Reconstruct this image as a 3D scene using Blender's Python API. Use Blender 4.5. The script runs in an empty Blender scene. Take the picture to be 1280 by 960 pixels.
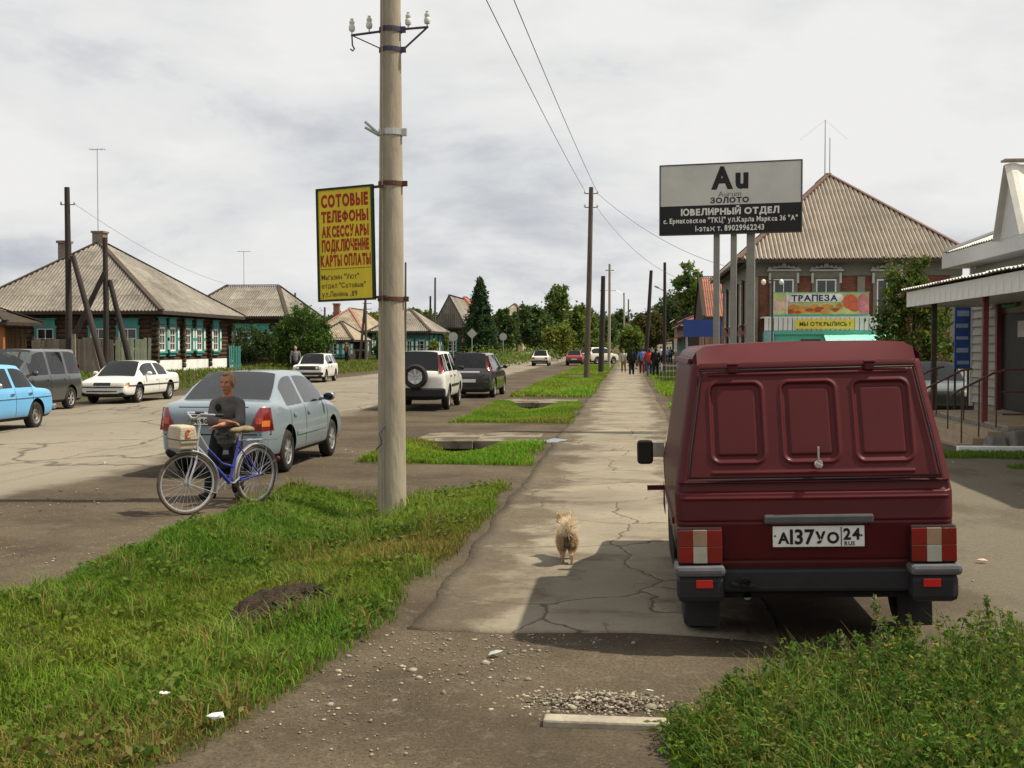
import bpy, bmesh, math, random
import numpy as np
from mathutils import Vector, Matrix, Euler
from mathutils.bvhtree import BVHTree
R = math.radians
random.seed(7); rng = np.random.default_rng(11)
scn = bpy.context.scene
col = scn.collection

# ------------------------------------------------------------------ camera
CAMH, FPX, YAW, PITCH = 1.85, 1500.0, R(5.56), R(1.833)
cd = bpy.data.cameras.new('camera'); cam = bpy.data.objects.new('camera', cd); col.objects.link(cam)
cam.location = (0, 0, CAMH); cam.rotation_euler = (R(90) - PITCH, 0, YAW)
cd.sensor_width = 36; cd.lens = FPX / 1280 * 36; cd.clip_start = 0.1; cd.clip_end = 5000
scn.camera = cam
CM = Euler(cam.rotation_euler).to_matrix()

# ------------------------------------------------------------------ sky and sun
SUN_EL, SUN_AZ = R(58), R(84)        # azimuth measured clockwise from +Y (street direction) towards +X
w = bpy.data.worlds.new('World'); scn.world = w; w.use_nodes = True
nt = w.node_tree; N = nt.nodes; Lk = nt.links; N.clear()
def wn(t, **k):
    n = N.new(t)
    for a, b in k.items(): setattr(n, a, b)
    return n
sky = wn('ShaderNodeTexSky', sky_type='NISHITA', sun_disc=False, sun_elevation=SUN_EL, sun_rotation=SUN_AZ)
tc = wn('ShaderNodeTexCoord'); sep = wn('ShaderNodeSeparateXYZ'); Lk.new(tc.outputs['Generated'], sep.inputs[0])
ab = wn('ShaderNodeMath', operation='ABSOLUTE'); Lk.new(sep.outputs[2], ab.inputs[0])
ad = wn('ShaderNodeMath', operation='ADD'); Lk.new(ab.outputs[0], ad.inputs[0]); ad.inputs[1].default_value = .30
dx = wn('ShaderNodeMath', operation='DIVIDE'); Lk.new(sep.outputs[0], dx.inputs[0]); Lk.new(ad.outputs[0], dx.inputs[1])
dy = wn('ShaderNodeMath', operation='DIVIDE'); Lk.new(sep.outputs[1], dy.inputs[0]); Lk.new(ad.outputs[0], dy.inputs[1])
cmb = wn('ShaderNodeCombineXYZ'); Lk.new(dx.outputs[0], cmb.inputs[0]); Lk.new(dy.outputs[0], cmb.inputs[1])
Lk.new(ab.outputs[0], cmb.inputs[2])
def cloud_noise(scale, det, rough, off, dist=.3):
    mp = wn('ShaderNodeMapping'); Lk.new(cmb.outputs[0], mp.inputs[0]); mp.inputs['Location'].default_value = off
    n = wn('ShaderNodeTexNoise'); Lk.new(mp.outputs[0], n.inputs['Vector'])
    n.inputs['Scale'].default_value = scale; n.inputs['Detail'].default_value = det; n.inputs['Roughness'].default_value = rough
    n.inputs['Distortion'].default_value = dist
    return n
def ramp(src, pts):
    r = wn('ShaderNodeValToRGB'); Lk.new(src, r.inputs[0]); e = r.color_ramp.elements
    while len(e) < len(pts): e.new(.5)
    for i, (p, c) in enumerate(pts): e[i].position = p; e[i].color = (*c, 1)
    return r
n1 = cloud_noise(.9, 9, .55, (3.1, 1.7, 0)); n2 = cloud_noise(1.9, 10, .57, (7.3, 4.4, 2), .2)
cover = ramp(n1.outputs['Fac'], [(.2, (.62, .62, .62)), (.42, (1, 1, 1))])
zl_ = wn('ShaderNodeMath', operation='MULTIPLY_ADD'); Lk.new(ab.outputs[0], zl_.inputs[0]); zl_.inputs[1].default_value = .62; Lk.new(n2.outputs['Fac'], zl_.inputs[2])
shade = ramp(zl_.outputs[0], [(.36, (.56, .595, .65)), (.46, (.73, .75, .78)), (.54, (.90, .905, .905)), (.66, (1.0, .995, .975))])
skm = wn('ShaderNodeMixRGB', blend_type='MULTIPLY'); skm.inputs[0].default_value = 1
Lk.new(sky.outputs[0], skm.inputs[1]); skm.inputs[2].default_value = (.1, .1, .1, 1)
mx = wn('ShaderNodeMixRGB'); Lk.new(cover.outputs[0], mx.inputs[0]); Lk.new(skm.outputs[0], mx.inputs[1]); Lk.new(shade.outputs[0], mx.inputs[2])
bg = wn('ShaderNodeBackground'); Lk.new(mx.outputs[0], bg.inputs[0]); bg.inputs[1].default_value = .72
wo = wn('ShaderNodeOutputWorld'); Lk.new(bg.outputs[0], wo.inputs[0])
sd = bpy.data.lights.new('sun', 'SUN'); sun = bpy.data.objects.new('sun', sd); col.objects.link(sun)
sd.energy = 5.0; sd.angle = R(.9); sd.color = (1, .91, .74)
sdir = Vector((math.sin(SUN_AZ) * math.cos(SUN_EL), math.cos(SUN_AZ) * math.cos(SUN_EL), math.sin(SUN_EL)))
sun.rotation_euler = sdir.to_track_quat('Z', 'Y').to_euler(); sun.location = (20, 0, 40)
vs = scn.view_settings; vs.view_transform = 'Standard'; vs.look = 'None'; vs.exposure = .26; vs.gamma = 1; vs.use_curve_mapping = False

# ------------------------------------------------------------------ photo pixel -> place
def ray(px, py): return (CM @ Vector(((px - 640) / FPX, (480 - py) / FPX, -1))).normalized()
def at(px, py, Y):                       # point on the pixel's ray at street distance Y
    d = ray(px, py); return Vector((0, 0, CAMH)) + d * (Y / d.y)
def gp(px, py, z=0.0):                   # point where the pixel's ray meets height z
    d = ray(px, py); return Vector((0, 0, CAMH)) + d * ((z - CAMH) / d.z)
def atx(px, py, X):
    d = ray(px, py); return Vector((0, 0, CAMH)) + d * (X / d.x)

# ------------------------------------------------------------------ materials
MATS = {}
def mat(name, c, rough=.75, var=.22, scale=6, bump=.15, metal=0, spec=.2, rnd=0, coat=0, big=.5, dust_shade=None, aniso=None, attr=False, trans=0, emit=0):
    if name in MATS: return MATS[name]
    m = bpy.data.materials.new(name); m.use_nodes = True; t = m.node_tree; n = t.nodes; L = t.links
    p = n['Principled BSDF']; p.inputs['Roughness'].default_value = rough; p.inputs['Metallic'].default_value = metal
    p.inputs['Specular IOR Level'].default_value = spec; p.inputs['Coat Weight'].default_value = coat; p.inputs['Coat Roughness'].default_value = .08
    g = n.new('ShaderNodeTexCoord'); src = g.outputs['Object']
    if aniso:
        mp = n.new('ShaderNodeMapping'); mp.inputs['Scale'].default_value = aniso; L.new(src, mp.inputs[0]); src = mp.outputs[0]
    a = n.new('ShaderNodeTexNoise'); a.inputs['Scale'].default_value = scale; a.inputs['Detail'].default_value = 6; a.inputs['Roughness'].default_value = .65
    L.new(src, a.inputs['Vector'])
    b = n.new('ShaderNodeTexNoise'); b.inputs['Scale'].default_value = scale * .13; b.inputs['Detail'].default_value = 3; L.new(src, b.inputs['Vector'])
    mm = n.new('ShaderNodeMath'); mm.operation = 'MULTIPLY_ADD'; L.new(b.outputs['Fac'], mm.inputs[0]); mm.inputs[1].default_value = big
    L.new(a.outputs['Fac'], mm.inputs[2])
    mr = n.new('ShaderNodeMapRange'); L.new(mm.outputs[0], mr.inputs[0])
    mr.inputs[1].default_value = .3 + .35 * big; mr.inputs[2].default_value = .7 + .65 * big; mr.inputs[3].default_value = 1 - var; mr.inputs[4].default_value = 1 + var
    fac = mr.outputs[0]
    if rnd:
        oi = n.new('ShaderNodeObjectInfo'); r2 = n.new('ShaderNodeMapRange'); L.new(oi.outputs['Random'], r2.inputs[0])
        r2.inputs[3].default_value = 1 - rnd; r2.inputs[4].default_value = 1 + rnd
        q = n.new('ShaderNodeMath'); q.operation = 'MULTIPLY'; L.new(fac, q.inputs[0]); L.new(r2.outputs[0], q.inputs[1]); fac = q.outputs[0]
    vm = n.new('ShaderNodeVectorMath'); vm.operation = 'SCALE'; L.new(fac, vm.inputs['Scale'])
    if attr:
        at_ = n.new('ShaderNodeAttribute'); at_.attribute_name = 'Col'; L.new(at_.outputs['Color'], vm.inputs[0])
    else: vm.inputs[0].default_value = c
    cout = vm.outputs[0]
    if dust_shade:                                # (colour, z below which road dirt gathers, plus painted shade on the van)
        sp = n.new('ShaderNodeSeparateXYZ'); L.new(g.outputs['Object'], sp.inputs[0])
        q = n.new('ShaderNodeMath'); q.operation = 'MULTIPLY_ADD'; L.new(a.outputs['Fac'], q.inputs[0]); q.inputs[1].default_value = .5; L.new(sp.outputs[2], q.inputs[2])
        r3 = n.new('ShaderNodeMapRange'); L.new(q.outputs[0], r3.inputs[0]); r3.inputs[1].default_value = dust_shade[1] + .45; r3.inputs[2].default_value = dust_shade[1] + .05
        r3.inputs[3].default_value = .06; r3.inputs[4].default_value = .75
        mc = n.new('ShaderNodeMixRGB'); L.new(r3.outputs[0], mc.inputs[0]); L.new(cout, mc.inputs[1]); mc.inputs[2].default_value = (*dust_shade[0], 1); cout = mc.outputs[0]
        r4 = n.new('ShaderNodeMapRange'); L.new(r3.outputs[0], r4.inputs[0]); r4.inputs[3].default_value = rough; r4.inputs[4].default_value = .8
        L.new(r4.outputs[0], p.inputs['Roughness'])
    L.new(cout, p.inputs['Base Color'])
    if bump:
        bn = n.new('ShaderNodeBump'); bn.inputs['Strength'].default_value = bump; bn.inputs['Distance'].default_value = .02
        c2 = n.new('ShaderNodeTexNoise'); c2.inputs['Scale'].default_value = scale * 4; c2.inputs['Detail'].default_value = 4; L.new(src, c2.inputs['Vector'])
        L.new(c2.outputs['Fac'], bn.inputs['Height']); L.new(bn.outputs[0], p.inputs['Normal'])
    if trans:
        o = n['Material Output']; tr = n.new('ShaderNodeBsdfTranslucent'); L.new(cout, tr.inputs[0]); ms = n.new('ShaderNodeMixShader'); ms.inputs[0].default_value = trans
        L.new(p.outputs[0], ms.inputs[1]); L.new(tr.outputs[0], ms.inputs[2]); L.new(ms.outputs[0], o.inputs['Surface'])
    MATS[name] = m; return m

# ------------------------------------------------------------------ object helpers
def link(o, parent=None):
    col.objects.link(o)
    if parent is not None: o.parent = parent
    return o
LABELS = {}
def tag(o, label, cat, group=None, kind=None):
    if label: o['label'] = label
    if cat: o['category'] = cat
    if group: o['group'] = group
    if kind: o['kind'] = kind
    return o
def empty(name, loc=(0, 0, 0), rz=0):
    o = bpy.data.objects.new(name, None); link(o); o.location = loc; o.rotation_euler = (0, 0, rz); o.empty_display_size = .2; return o
def mesh_np(name, V, quads=None, tris=None, colr=None, smooth=False):
    me = bpy.data.meshes.new(name); V = np.asarray(V, dtype=np.float32)
    nq = 0 if quads is None else len(quads); n3 = 0 if tris is None else len(tris)
    me.vertices.add(len(V)); me.vertices.foreach_set('co', V.ravel())
    idx = []; st = []; tt = []
    if nq: idx.append(np.asarray(quads, dtype=np.int32).ravel()); st.append(np.arange(nq) * 4); tt.append(np.full(nq, 4))
    if n3: idx.append(np.asarray(tris, dtype=np.int32).ravel()); st.append(nq * 4 + np.arange(n3) * 3); tt.append(np.full(n3, 3))
    idx = np.concatenate(idx).astype(np.int32); me.loops.add(len(idx)); me.loops.foreach_set('vertex_index', idx)
    me.polygons.add(nq + n3); me.polygons.foreach_set('loop_start', np.concatenate(st).astype(np.int32))
    me.update(calc_edges=True)
    if colr is not None:
        ca = me.color_attributes.new('Col', 'FLOAT_COLOR', 'POINT'); c4 = np.ones((len(V), 4), dtype=np.float32); c4[:, :3] = colr
        ca.data.foreach_set('color', c4.ravel())
    if smooth: me.shade_smooth()
    me.validate(); return me

class MB:
    def __init__(s): s.v = []; s.f = []; s.m = []
    def add(s, vs_, fs, mi=0):
        b = len(s.v); s.v += [Vector(p) for p in vs_]; s.f += [tuple(b + i for i in f) for f in fs]; s.m += [mi] * len(fs); return s
    def box(s, c, d, rot=None, mi=0, taper=None):
        x, y, z = d[0] / 2, d[1] / 2, d[2] / 2; t = taper or (1, 1)
        P = [Vector((sx * x * (t[0] if k > 0 else 1), sy * y * (t[1] if k > 0 else 1), k * z)) for k in (-1, 1) for sx, sy in ((-1, -1), (1, -1), (1, 1), (-1, 1))]
        if rot is not None:
            M_ = rot if isinstance(rot, Matrix) else Euler(rot).to_matrix()
            P = [M_ @ p for p in P]
        return s.add([p + Vector(c) for p in P], [(3, 2, 1, 0), (4, 5, 6, 7), (0, 1, 5, 4), (1, 2, 6, 5), (2, 3, 7, 6), (3, 0, 4, 7)], mi)
    def cyl(s, a, b, r0, r1=None, n=10, mi=0, cap=True):
        a = Vector(a); b = Vector(b); r1 = r0 if r1 is None else r1; d = (b - a).normalized()
        u = d.orthogonal().normalized(); v = d.cross(u); P = []
        for (c, r) in ((a, r0), (b, r1)):
            for i in range(n):
                t = 2 * math.pi * i / n; P.append(c + u * (math.cos(t) * r) + v * (math.sin(t) * r))
        F = [(i, (i + 1) % n, n + (i + 1) % n, n + i) for i in range(n)]
        if cap: F += [tuple(range(n - 1, -1, -1)), tuple(range(n, 2 * n))]
        return s.add(P, F, mi)
    def tube(s, pts, r, n=8, mi=0, closed=False):
        pts = [Vector(p) for p in pts]; m = len(pts); rr = r if isinstance(r, (list, tuple)) else [r] * m
        P = []; u = None
        for i, p in enumerate(pts):
            if closed: d = pts[(i + 1) % m] - pts[i - 1]
            else: d = pts[min(i + 1, m - 1)] - pts[max(i - 1, 0)]
            d = d.normalized() if d.length > 1e-9 else Vector((0, 0, 1))
            if u is None: u = d.orthogonal().normalized()
            else:
                u = u - d * u.dot(d); u = u.normalized() if u.length > 1e-6 else d.orthogonal().normalized()
            v = d.cross(u)
            for k in range(n):
                t = 2 * math.pi * k / n; P.append(p + (u * math.cos(t) + v * math.sin(t)) * rr[i])
        F = []
        for i in range(m if closed else m - 1):
            j = (i + 1) % m
            for k in range(n): F.append((i * n + k, i * n + (k + 1) % n, j * n + (k + 1) % n, j * n + k))
        if not closed: F += [tuple(range(n - 1, -1, -1)), tuple((m - 1) * n + k for k in range(n))]
        return s.add(P, F, mi)
    def lathe(s, prof, c=(0, 0, 0), axis=(0, 0, 1), n=20, mi=0, closed=False, caps=True):    # prof: (radius, along)
        ax = Vector(axis).normalized(); u = ax.orthogonal().normalized(); v = ax.cross(u); c = Vector(c); P = []
        for (r, h) in prof:
            for k in range(n):
                t = 2 * math.pi * k / n; P.append(c + ax * h + (u * math.cos(t) + v * math.sin(t)) * r)
        F = []; m = len(prof)
        for i in range(m if closed else m - 1):
            j = (i + 1) % m
            for k in range(n): F.append((i * n + k, i * n + (k + 1) % n, j * n + (k + 1) % n, j * n + k))
        if not closed and caps:
            if prof[0][0] > 1e-5: F.append(tuple(range(n - 1, -1, -1)))
            if prof[-1][0] > 1e-5: F.append(tuple((m - 1) * n + k for k in range(n)))
        return s.add(P, F, mi)
    def ell(s, c, r, n=12, mi=0, rot=None):
        P = []; F = []; k = n // 2
        for i in range(k + 1):
            a = math.pi * i / k
            for j in range(n):
                b = 2 * math.pi * j / n; P.append(Vector((r[0] * math.sin(a) * math.cos(b), r[1] * math.sin(a) * math.sin(b), r[2] * math.cos(a))))
        if rot is not None: P = [Euler(rot).to_matrix() @ p for p in P]
        for i in range(k):
            for j in range(n): F.append((i * n + j, (i + 1) * n + j, (i + 1) * n + (j + 1) % n, i * n + (j + 1) % n))
        return s.add([p + Vector(c) for p in P], F, mi)
    def prism(s, poly, a, b, mi=0):            # poly 3-D points on one plane, moved by vectors a and b
        n = len(poly); A = [Vector(p) + Vector(a) for p in poly]; B = [Vector(p) + Vector(b) for p in poly]
        return s.add(A + B, [tuple(range(n - 1, -1, -1)), tuple(range(n, 2 * n))] + [(i, (i + 1) % n, n + (i + 1) % n, n + i) for i in range(n)], mi)
    def mesh(s, name, mats, smooth=0):
        me = bpy.data.meshes.new(name); me.from_pydata([tuple(p) for p in s.v], [], s.f)
        for m in (mats if isinstance(mats, (list, tuple)) else [mats]): me.materials.append(m)
        me.polygons.foreach_set('material_index', s.m)
        bm = bmesh.new(); bm.from_mesh(me)
        bmesh.ops.remove_doubles(bm, verts=bm.verts, dist=1e-5); bmesh.ops.recalc_face_normals(bm, faces=bm.faces); bm.to_mesh(me); bm.free()
        if smooth: me.shade_smooth(); me.set_sharp_from_angle(angle=R(smooth))
        return me
    def build(s, name, mats, parent=None, smooth=0, loc=None, bevel=0):
        o = bpy.data.objects.new(name, s.mesh(name, mats, smooth)); link(o, parent)
        if loc is not None: o.location = loc
        if bevel:
            md = o.modifiers.new('bevel', 'BEVEL'); md.width = bevel; md.segments = 2; md.limit_method = 'ANGLE'
        return o
def inst(me, name, parent, loc=(0, 0, 0), rot=(0, 0, 0), scale=None):
    o = bpy.data.objects.new(name, me); link(o, parent); o.location = loc; o.rotation_euler = rot
    if scale: o.scale = scale
    return o
def copy_tree(o, parent=None):
    c = o.copy(); link(c)
    c.parent = parent
    for ch in o.children: copy_tree(ch, c)
    return c
def baked(o):                                # apply modifiers, keep one plain mesh
    dg = bpy.context.evaluated_depsgraph_get(); dg.update()
    me = bpy.data.meshes.new_from_object(o.evaluated_get(dg)); o.modifiers.clear(); old = o.data; o.data = me
    bpy.data.meshes.remove(old); return o
def organic(name, mb, m, parent=None, voxel=.012, it=6):
    o = mb.build(name, m, parent)
    r = o.modifiers.new('r', 'REMESH'); r.mode = 'VOXEL'; r.voxel_size = voxel
    s = o.modifiers.new('s', 'SMOOTH'); s.factor = .5; s.iterations = it
    baked(o); o.data.materials.clear(); o.data.materials.append(m); o.data.shade_smooth(); return o
def limb(mb, pts, rad, n=12):                 # tapered capsule chain
    for i in range(len(pts)): mb.ell(pts[i], (rad[i],) * 3, n)
    for i in range(len(pts) - 1): mb.cyl(pts[i], pts[i + 1], rad[i], rad[i + 1], n)
GLY = {}
def _raw(ch, bold):
    if (ch, bold) in GLY: return GLY[(ch, bold)]
    cu = bpy.data.curves.new('t', 'FONT'); cu.body = ch; cu.size = 1; cu.offset = bold; cu.resolution_u = 3
    t = bpy.data.objects.new('t', cu); col.objects.link(t); dg = bpy.context.evaluated_depsgraph_get(); dg.update()
    me = bpy.data.meshes.new_from_object(t.evaluated_get(dg)); bpy.data.objects.remove(t); bpy.data.curves.remove(cu)
    V = np.array([v.co[:2] for v in me.vertices]) if len(me.vertices) else np.zeros((0, 2)); F = [tuple(p.vertices) for p in me.polygons]; bpy.data.meshes.remove(me)
    if len(V): V[:, 0] -= V[:, 0].min()
    GLY[(ch, bold)] = (V, F); return V, F
def _join(parts):
    V, F, n = [], [], 0
    for v, f in parts: V.append(v); F += [tuple(i + n for i in q) for q in f]; n += len(v)
    return np.concatenate(V), F
def glyph(ch, bold):
    up = ch.upper(); sc = 1.0 if ch == up else .74
    def R_(c): v, f = _raw(c, bold / sc if sc < 1 else bold); return v.copy() * sc, f
    def soft():
        v, f = R_('P'); v[:, 1] = v[:, 1].max() + v[:, 1].min() - v[:, 1]; return v, f
    if up == 'Ь': return soft()
    if up == 'Ы': a = soft(); b = R_('I'); b[0][:, 0] += a[0][:, 0].max() + .09 * sc; return _join([a, b])
    if up == 'Ф':
        a = R_('O'); b = R_('I'); h0, h1 = a[0][:, 1].min(), a[0][:, 1].max(); a[0][:, 1] = (h0 + h1) / 2 + (a[0][:, 1] - (h0 + h1) / 2) * .72
        b[0][:, 0] += a[0][:, 0].max() / 2 - b[0][:, 0].max() / 2; return _join([a, b])
    if up == 'Э':
        a = R_('C'); a[0][:, 0] = a[0][:, 0].max() - a[0][:, 0]; w, h = a[0][:, 0].max(), (a[0][:, 1].max() + a[0][:, 1].min()) / 2; t = .035 * sc + bold
        return _join([a, (np.array([[w * .3, h - t], [w * .9, h - t], [w * .9, h + t], [w * .3, h + t]]), [(0, 1, 2, 3)])])
    if ch in 'виклмнтгдзжйцшщюяч': return R_(up.translate(str.maketrans('ВКМНТ', 'BKMHT')))
    return _raw(ch, bold)
def text(s, size, m, parent, name='lettering', loc=(0, 0, 0), rot=(R(90), 0, 0), xs=1, bold=0, ext=.002, align='CENTER', space=1, shear=0):
    s = s.translate(str.maketrans('АВСЕНКМОРТХасеорх', 'ABCEHKMOPTXaceopx')); bold = bold / size; V, F, x, n = [], [], 0, 0
    for ch in s:
        if ch == ' ': x += .30; continue
        v, f = glyph(ch, bold)
        if not len(v): continue
        v = v.copy(); w_ = v[:, 0].max(); v[:, 0] += x; x += w_ + .085 * space; V.append(v); F += [tuple(i + n for i in q) for q in f]; n += len(v)
    V = np.concatenate(V) * size; V[:, 0] -= (V[:, 0].max() / 2 if align == 'CENTER' else 0); V[:, 1] -= .35 * size
    me = bpy.data.meshes.new(name); me.from_pydata([(a, b, ext) for a, b in V], [], F); me.materials.append(m); me.update()
    o = inst(me, name, parent, loc, rot); o.scale = (xs, 1, 1); o['kind'] = 'stuff'; return o
# ================================================================== terrain, road, path
def sst(a, b, x):
    t = np.clip((x - a) / (b - a), 0, 1); return t * t * (3 - 2 * t)
_ph = rng.uniform(0, 6.28, (6, 2)); _fr = rng.normal(0, 1, (6, 2))
def wob(x, y, s=1.0):
    r = 0
    for k in range(6):
        r = r + np.sin(x * _fr[k, 0] * s + y * _fr[k, 1] * s + _ph[k, 0]) / 6
    return r
# verge patches between path and road: (y0, y1, xl, xr)
PATCH = [(1.0, 15.5, -4.55, -1.5), (18.35, 22.7, -4.35, -1.45), (28.2, 38.2, -4.3, -1.35), (42.5, 72, -4.4, -1.3), (76, 180, -4.4, -1.3)]
def patch_mask(x, y, grow=0.0):
    m = np.zeros(np.broadcast(x, y).shape)
    wv = .16 * wob(x, y, 1.6) + .07 * wob(x + 5, y, 5)
    for i, (a, b, l, r) in enumerate(PATCH):
        ll = l - (.18 * np.maximum(0, 9 - y) if i == 0 else 0); rr = r - (.13 * np.maximum(0, 8 - y) ** 1.3 if i == 0 else 0)
        cap = .9 if i in (0, 2) else .5                      # rounded ends
        e = np.minimum(np.minimum(x - ll, rr - x), np.minimum((y - a) / cap * .7, (b - y) / cap * .7)) + wv + grow
        m = np.maximum(m, np.clip(e / .18, 0, 1))
    return m
def ditch(x, y):
    d = 0
    for i, (a, b, l, r) in enumerate(PATCH[:4]):
        c = (l + r) / 2 - .15; f = np.exp(-((x - c) / (.62 if i else .85)) ** 2)
        end = sst(b - 2.2, b - .6, y) * (1 - sst(b + .15, b + .5, y)) if i else .35 * sst(b - 3.5, b - 2.2, y) * (1 - sst(b - .6, b, y))
        base = (.16 if i == 0 else .10) * sst(a, a + 1, y) * (1 - sst(b - .3, b, y))
        d = d + f * (base + (.55 if i else .3) * end * np.exp(-((x - c) / .55) ** 4))
    return d
RX0, RX1 = -17.2, -6.2
def height(x, y):
    x = np.asarray(x, dtype=float); y = np.asarray(y, dtype=float)
    z = .45 * sst(-17.4, -22.5, x) * 1.0 + .05 * (1 - sst(0, 3, np.abs(x + 12))) * .6
    z = z + .03 * wob(x, y, .8) * sst(-17.5, -20, x)
    z = z - ditch(x, y)
    z = z + .06 * patch_mask(x, y) * (.5 + wob(x, y, 2.2))
    z = z + .03 * sst(1.2, 4, x) + .02 * wob(x, y, 1.4) * sst(1.3, 3, x)
    wb = sst(.2, .75, x - .12 * np.maximum(0, 5.2 - y)) * sst(3.6, 4.3, y) * (1 - sst(6.0, 6.9, y))      # bank under the weeds, near right
    z = z + .16 * wb
    z = z + .012 * wob(x, y, 3.3) * ((x > -6.5) & (x < -4.3)) + .008 * wob(x, y, 4) * ((x > -1.6) & (x < 1.2) & (y < 7.6))
    far = sst(260, 900, y); z = z + far * 13 * (.75 + .35 * np.sin(x * .006 + 1)) + 7 * sst(140, 700, np.abs(x + 10)) * (1 - far * .5) * (.8 + .2 * np.sin(y * .01))
    return z
def hz(x, y): return float(height(x, y))
def axis(segs):
    o = []
    for a, b, s in segs: o += list(np.arange(a, b, s))
    return np.array(o + [segs[-1][1]])
def sheet(xs, ys, zoff=0, zf=height):
    X, Y = np.meshgrid(xs, ys); Z = zf(X, Y) + zoff; nx, ny = len(xs), len(ys)
    V = np.stack([X, Y, Z], -1).reshape(-1, 3); i = np.arange(nx * ny).reshape(ny, nx)
    Q = np.stack([i[:-1, :-1], i[:-1, 1:], i[1:, 1:], i[1:, :-1]], -1).reshape(-1, 4); return V, Q
xs = axis([(-900, -200, 70), (-200, -40, 12), (-40, -18, 1), (-18, -6.5, .6), (-6.5, -4.8, .25), (-4.8, -1.1, .09), (-1.1, 4, .16), (4, 12, .5), (12, 60, 4), (60, 200, 20), (200, 900, 70)])
ys = axis([(-60, 0, 6), (0, 3, .5), (3, 24, .1), (24, 45, .2), (45, 80, .6), (80, 200, 4), (200, 400, 20), (400, 1500, 60)])
V, Q = sheet(xs, ys)
gm = patch_mask(V[:, 0], V[:, 1]); x_, y_ = V[:, 0], V[:, 1]
green = np.maximum(gm, sst(-17.6, -18.8, x_ + .5 * wob(x_, y_, .9)))
green = np.maximum(green, ((x_ > 1.35) & (y_ > 30) & (x_ < 5)) * 1.0)
green = np.maximum(green, (np.abs(x_ + 6) > 30) * 1.0)
green = np.maximum(green, sst(.2, .55, x_ - .12 * np.maximum(0, 5.2 - y_)) * (y_ < 6.3) * (y_ > 2))
gcol = np.stack([green, ditch(x_, y_), gm * 0], -1)
ground_me = mesh_np('ground', V, Q, colr=gcol, smooth=True)

def surf_mat(name, build):
    m = bpy.data.materials.new(name); m.use_nodes = True; t = m.node_tree; MATS[name] = m
    n = t.nodes; L = t.links; p = n['Principled BSDF']; p.inputs['Specular IOR Level'].default_value = .06
    g = n.new('ShaderNodeTexCoord')
    class B:
        def noise(s, scale, det=6, rough=.6, dist=0, sc=None):
            q = n.new('ShaderNodeTexNoise'); q.inputs['Scale'].default_value = scale; q.inputs['Detail'].default_value = det
            q.inputs['Roughness'].default_value = rough; q.inputs['Distortion'].default_value = dist
            src = g.outputs['Object']
            if sc: mp = n.new('ShaderNodeMapping'); mp.inputs['Scale'].default_value = sc; L.new(src, mp.inputs[0]); src = mp.outputs[0]
            L.new(src, q.inputs['Vector']); return q.outputs['Fac']
        def voro(s, scale, feat='DISTANCE_TO_EDGE', warp=.0, wscale=1.5, sc=None):
            q = n.new('ShaderNodeTexVoronoi'); q.feature = feat; q.inputs['Scale'].default_value = scale
            src = g.outputs['Object']
            if sc: mp = n.new('ShaderNodeMapping'); mp.inputs['Scale'].default_value = sc; L.new(src, mp.inputs[0]); src = mp.outputs[0]
            if warp:
                nn = n.new('ShaderNodeTexNoise'); nn.inputs['Scale'].default_value = wscale; nn.inputs['Detail'].default_value = 5; L.new(src, nn.inputs['Vector'])
                va = n.new('ShaderNodeVectorMath'); va.operation = 'MULTIPLY_ADD'; L.new(nn.outputs['Color'], va.inputs[0]); va.inputs[1].default_value = (warp,) * 3; L.new(src, va.inputs[2]); src = va.outputs[0]
            L.new(src, q.inputs['Vector']); return q.outputs['Distance']
        def rng(s, v, a, b, c=0, d=1):
            q = n.new('ShaderNodeMapRange'); q.interpolation_type = 'SMOOTHSTEP'; L.new(v, q.inputs[0])
            for i, k in enumerate((a, b, c, d)): q.inputs[1 + i].default_value = k
            return q.outputs[0]
        def math(s, op, a, b):
            q = n.new('ShaderNodeMath'); q.operation = op
            for i, k in enumerate((a, b)):
                if isinstance(k, (int, float)): q.inputs[i].default_value = k
                else: L.new(k, q.inputs[i])
            return q.outputs[0]
        def mix(s, f, a, b, mode='MIX'):
            q = n.new('ShaderNodeMixRGB'); q.blend_type = mode
            for i, k in enumerate((f, a, b)):
                if isinstance(k, (int, float)): q.inputs[i].default_value = k
                elif isinstance(k, tuple): q.inputs[i].default_value = (*k, 1)
                else: L.new(k, q.inputs[i])
            return q.outputs[0]
        def attr(s, ch):
            q = n.new('ShaderNodeAttribute'); q.attribute_name = 'Col'; sp = n.new('ShaderNodeSeparateColor'); L.new(q.outputs['Color'], sp.inputs[0]); return sp.outputs[ch]
        def xyz(s, i):
            sp = n.new('ShaderNodeSeparateXYZ'); L.new(g.outputs['Object'], sp.inputs[0]); return sp.outputs[i]
        def bump(s, h, st, dist=.03):
            q = n.new('ShaderNodeBump'); q.inputs['Strength'].default_value = st; q.inputs['Distance'].default_value = dist; L.new(h, q.inputs['Height']); L.new(q.outputs[0], p.inputs['Normal'])
        def out(s, c, rough): 
            L.new(c, p.inputs['Base Color'])
            if isinstance(rough, (int, float)): p.inputs['Roughness'].default_value = rough
            else: L.new(rough, p.inputs['Roughness'])
    build(B()); return m
DIRT0, DIRT1, DIRT2 = (.066, .051, .036), (.120, .096, .066), (.205, .172, .124)
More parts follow.
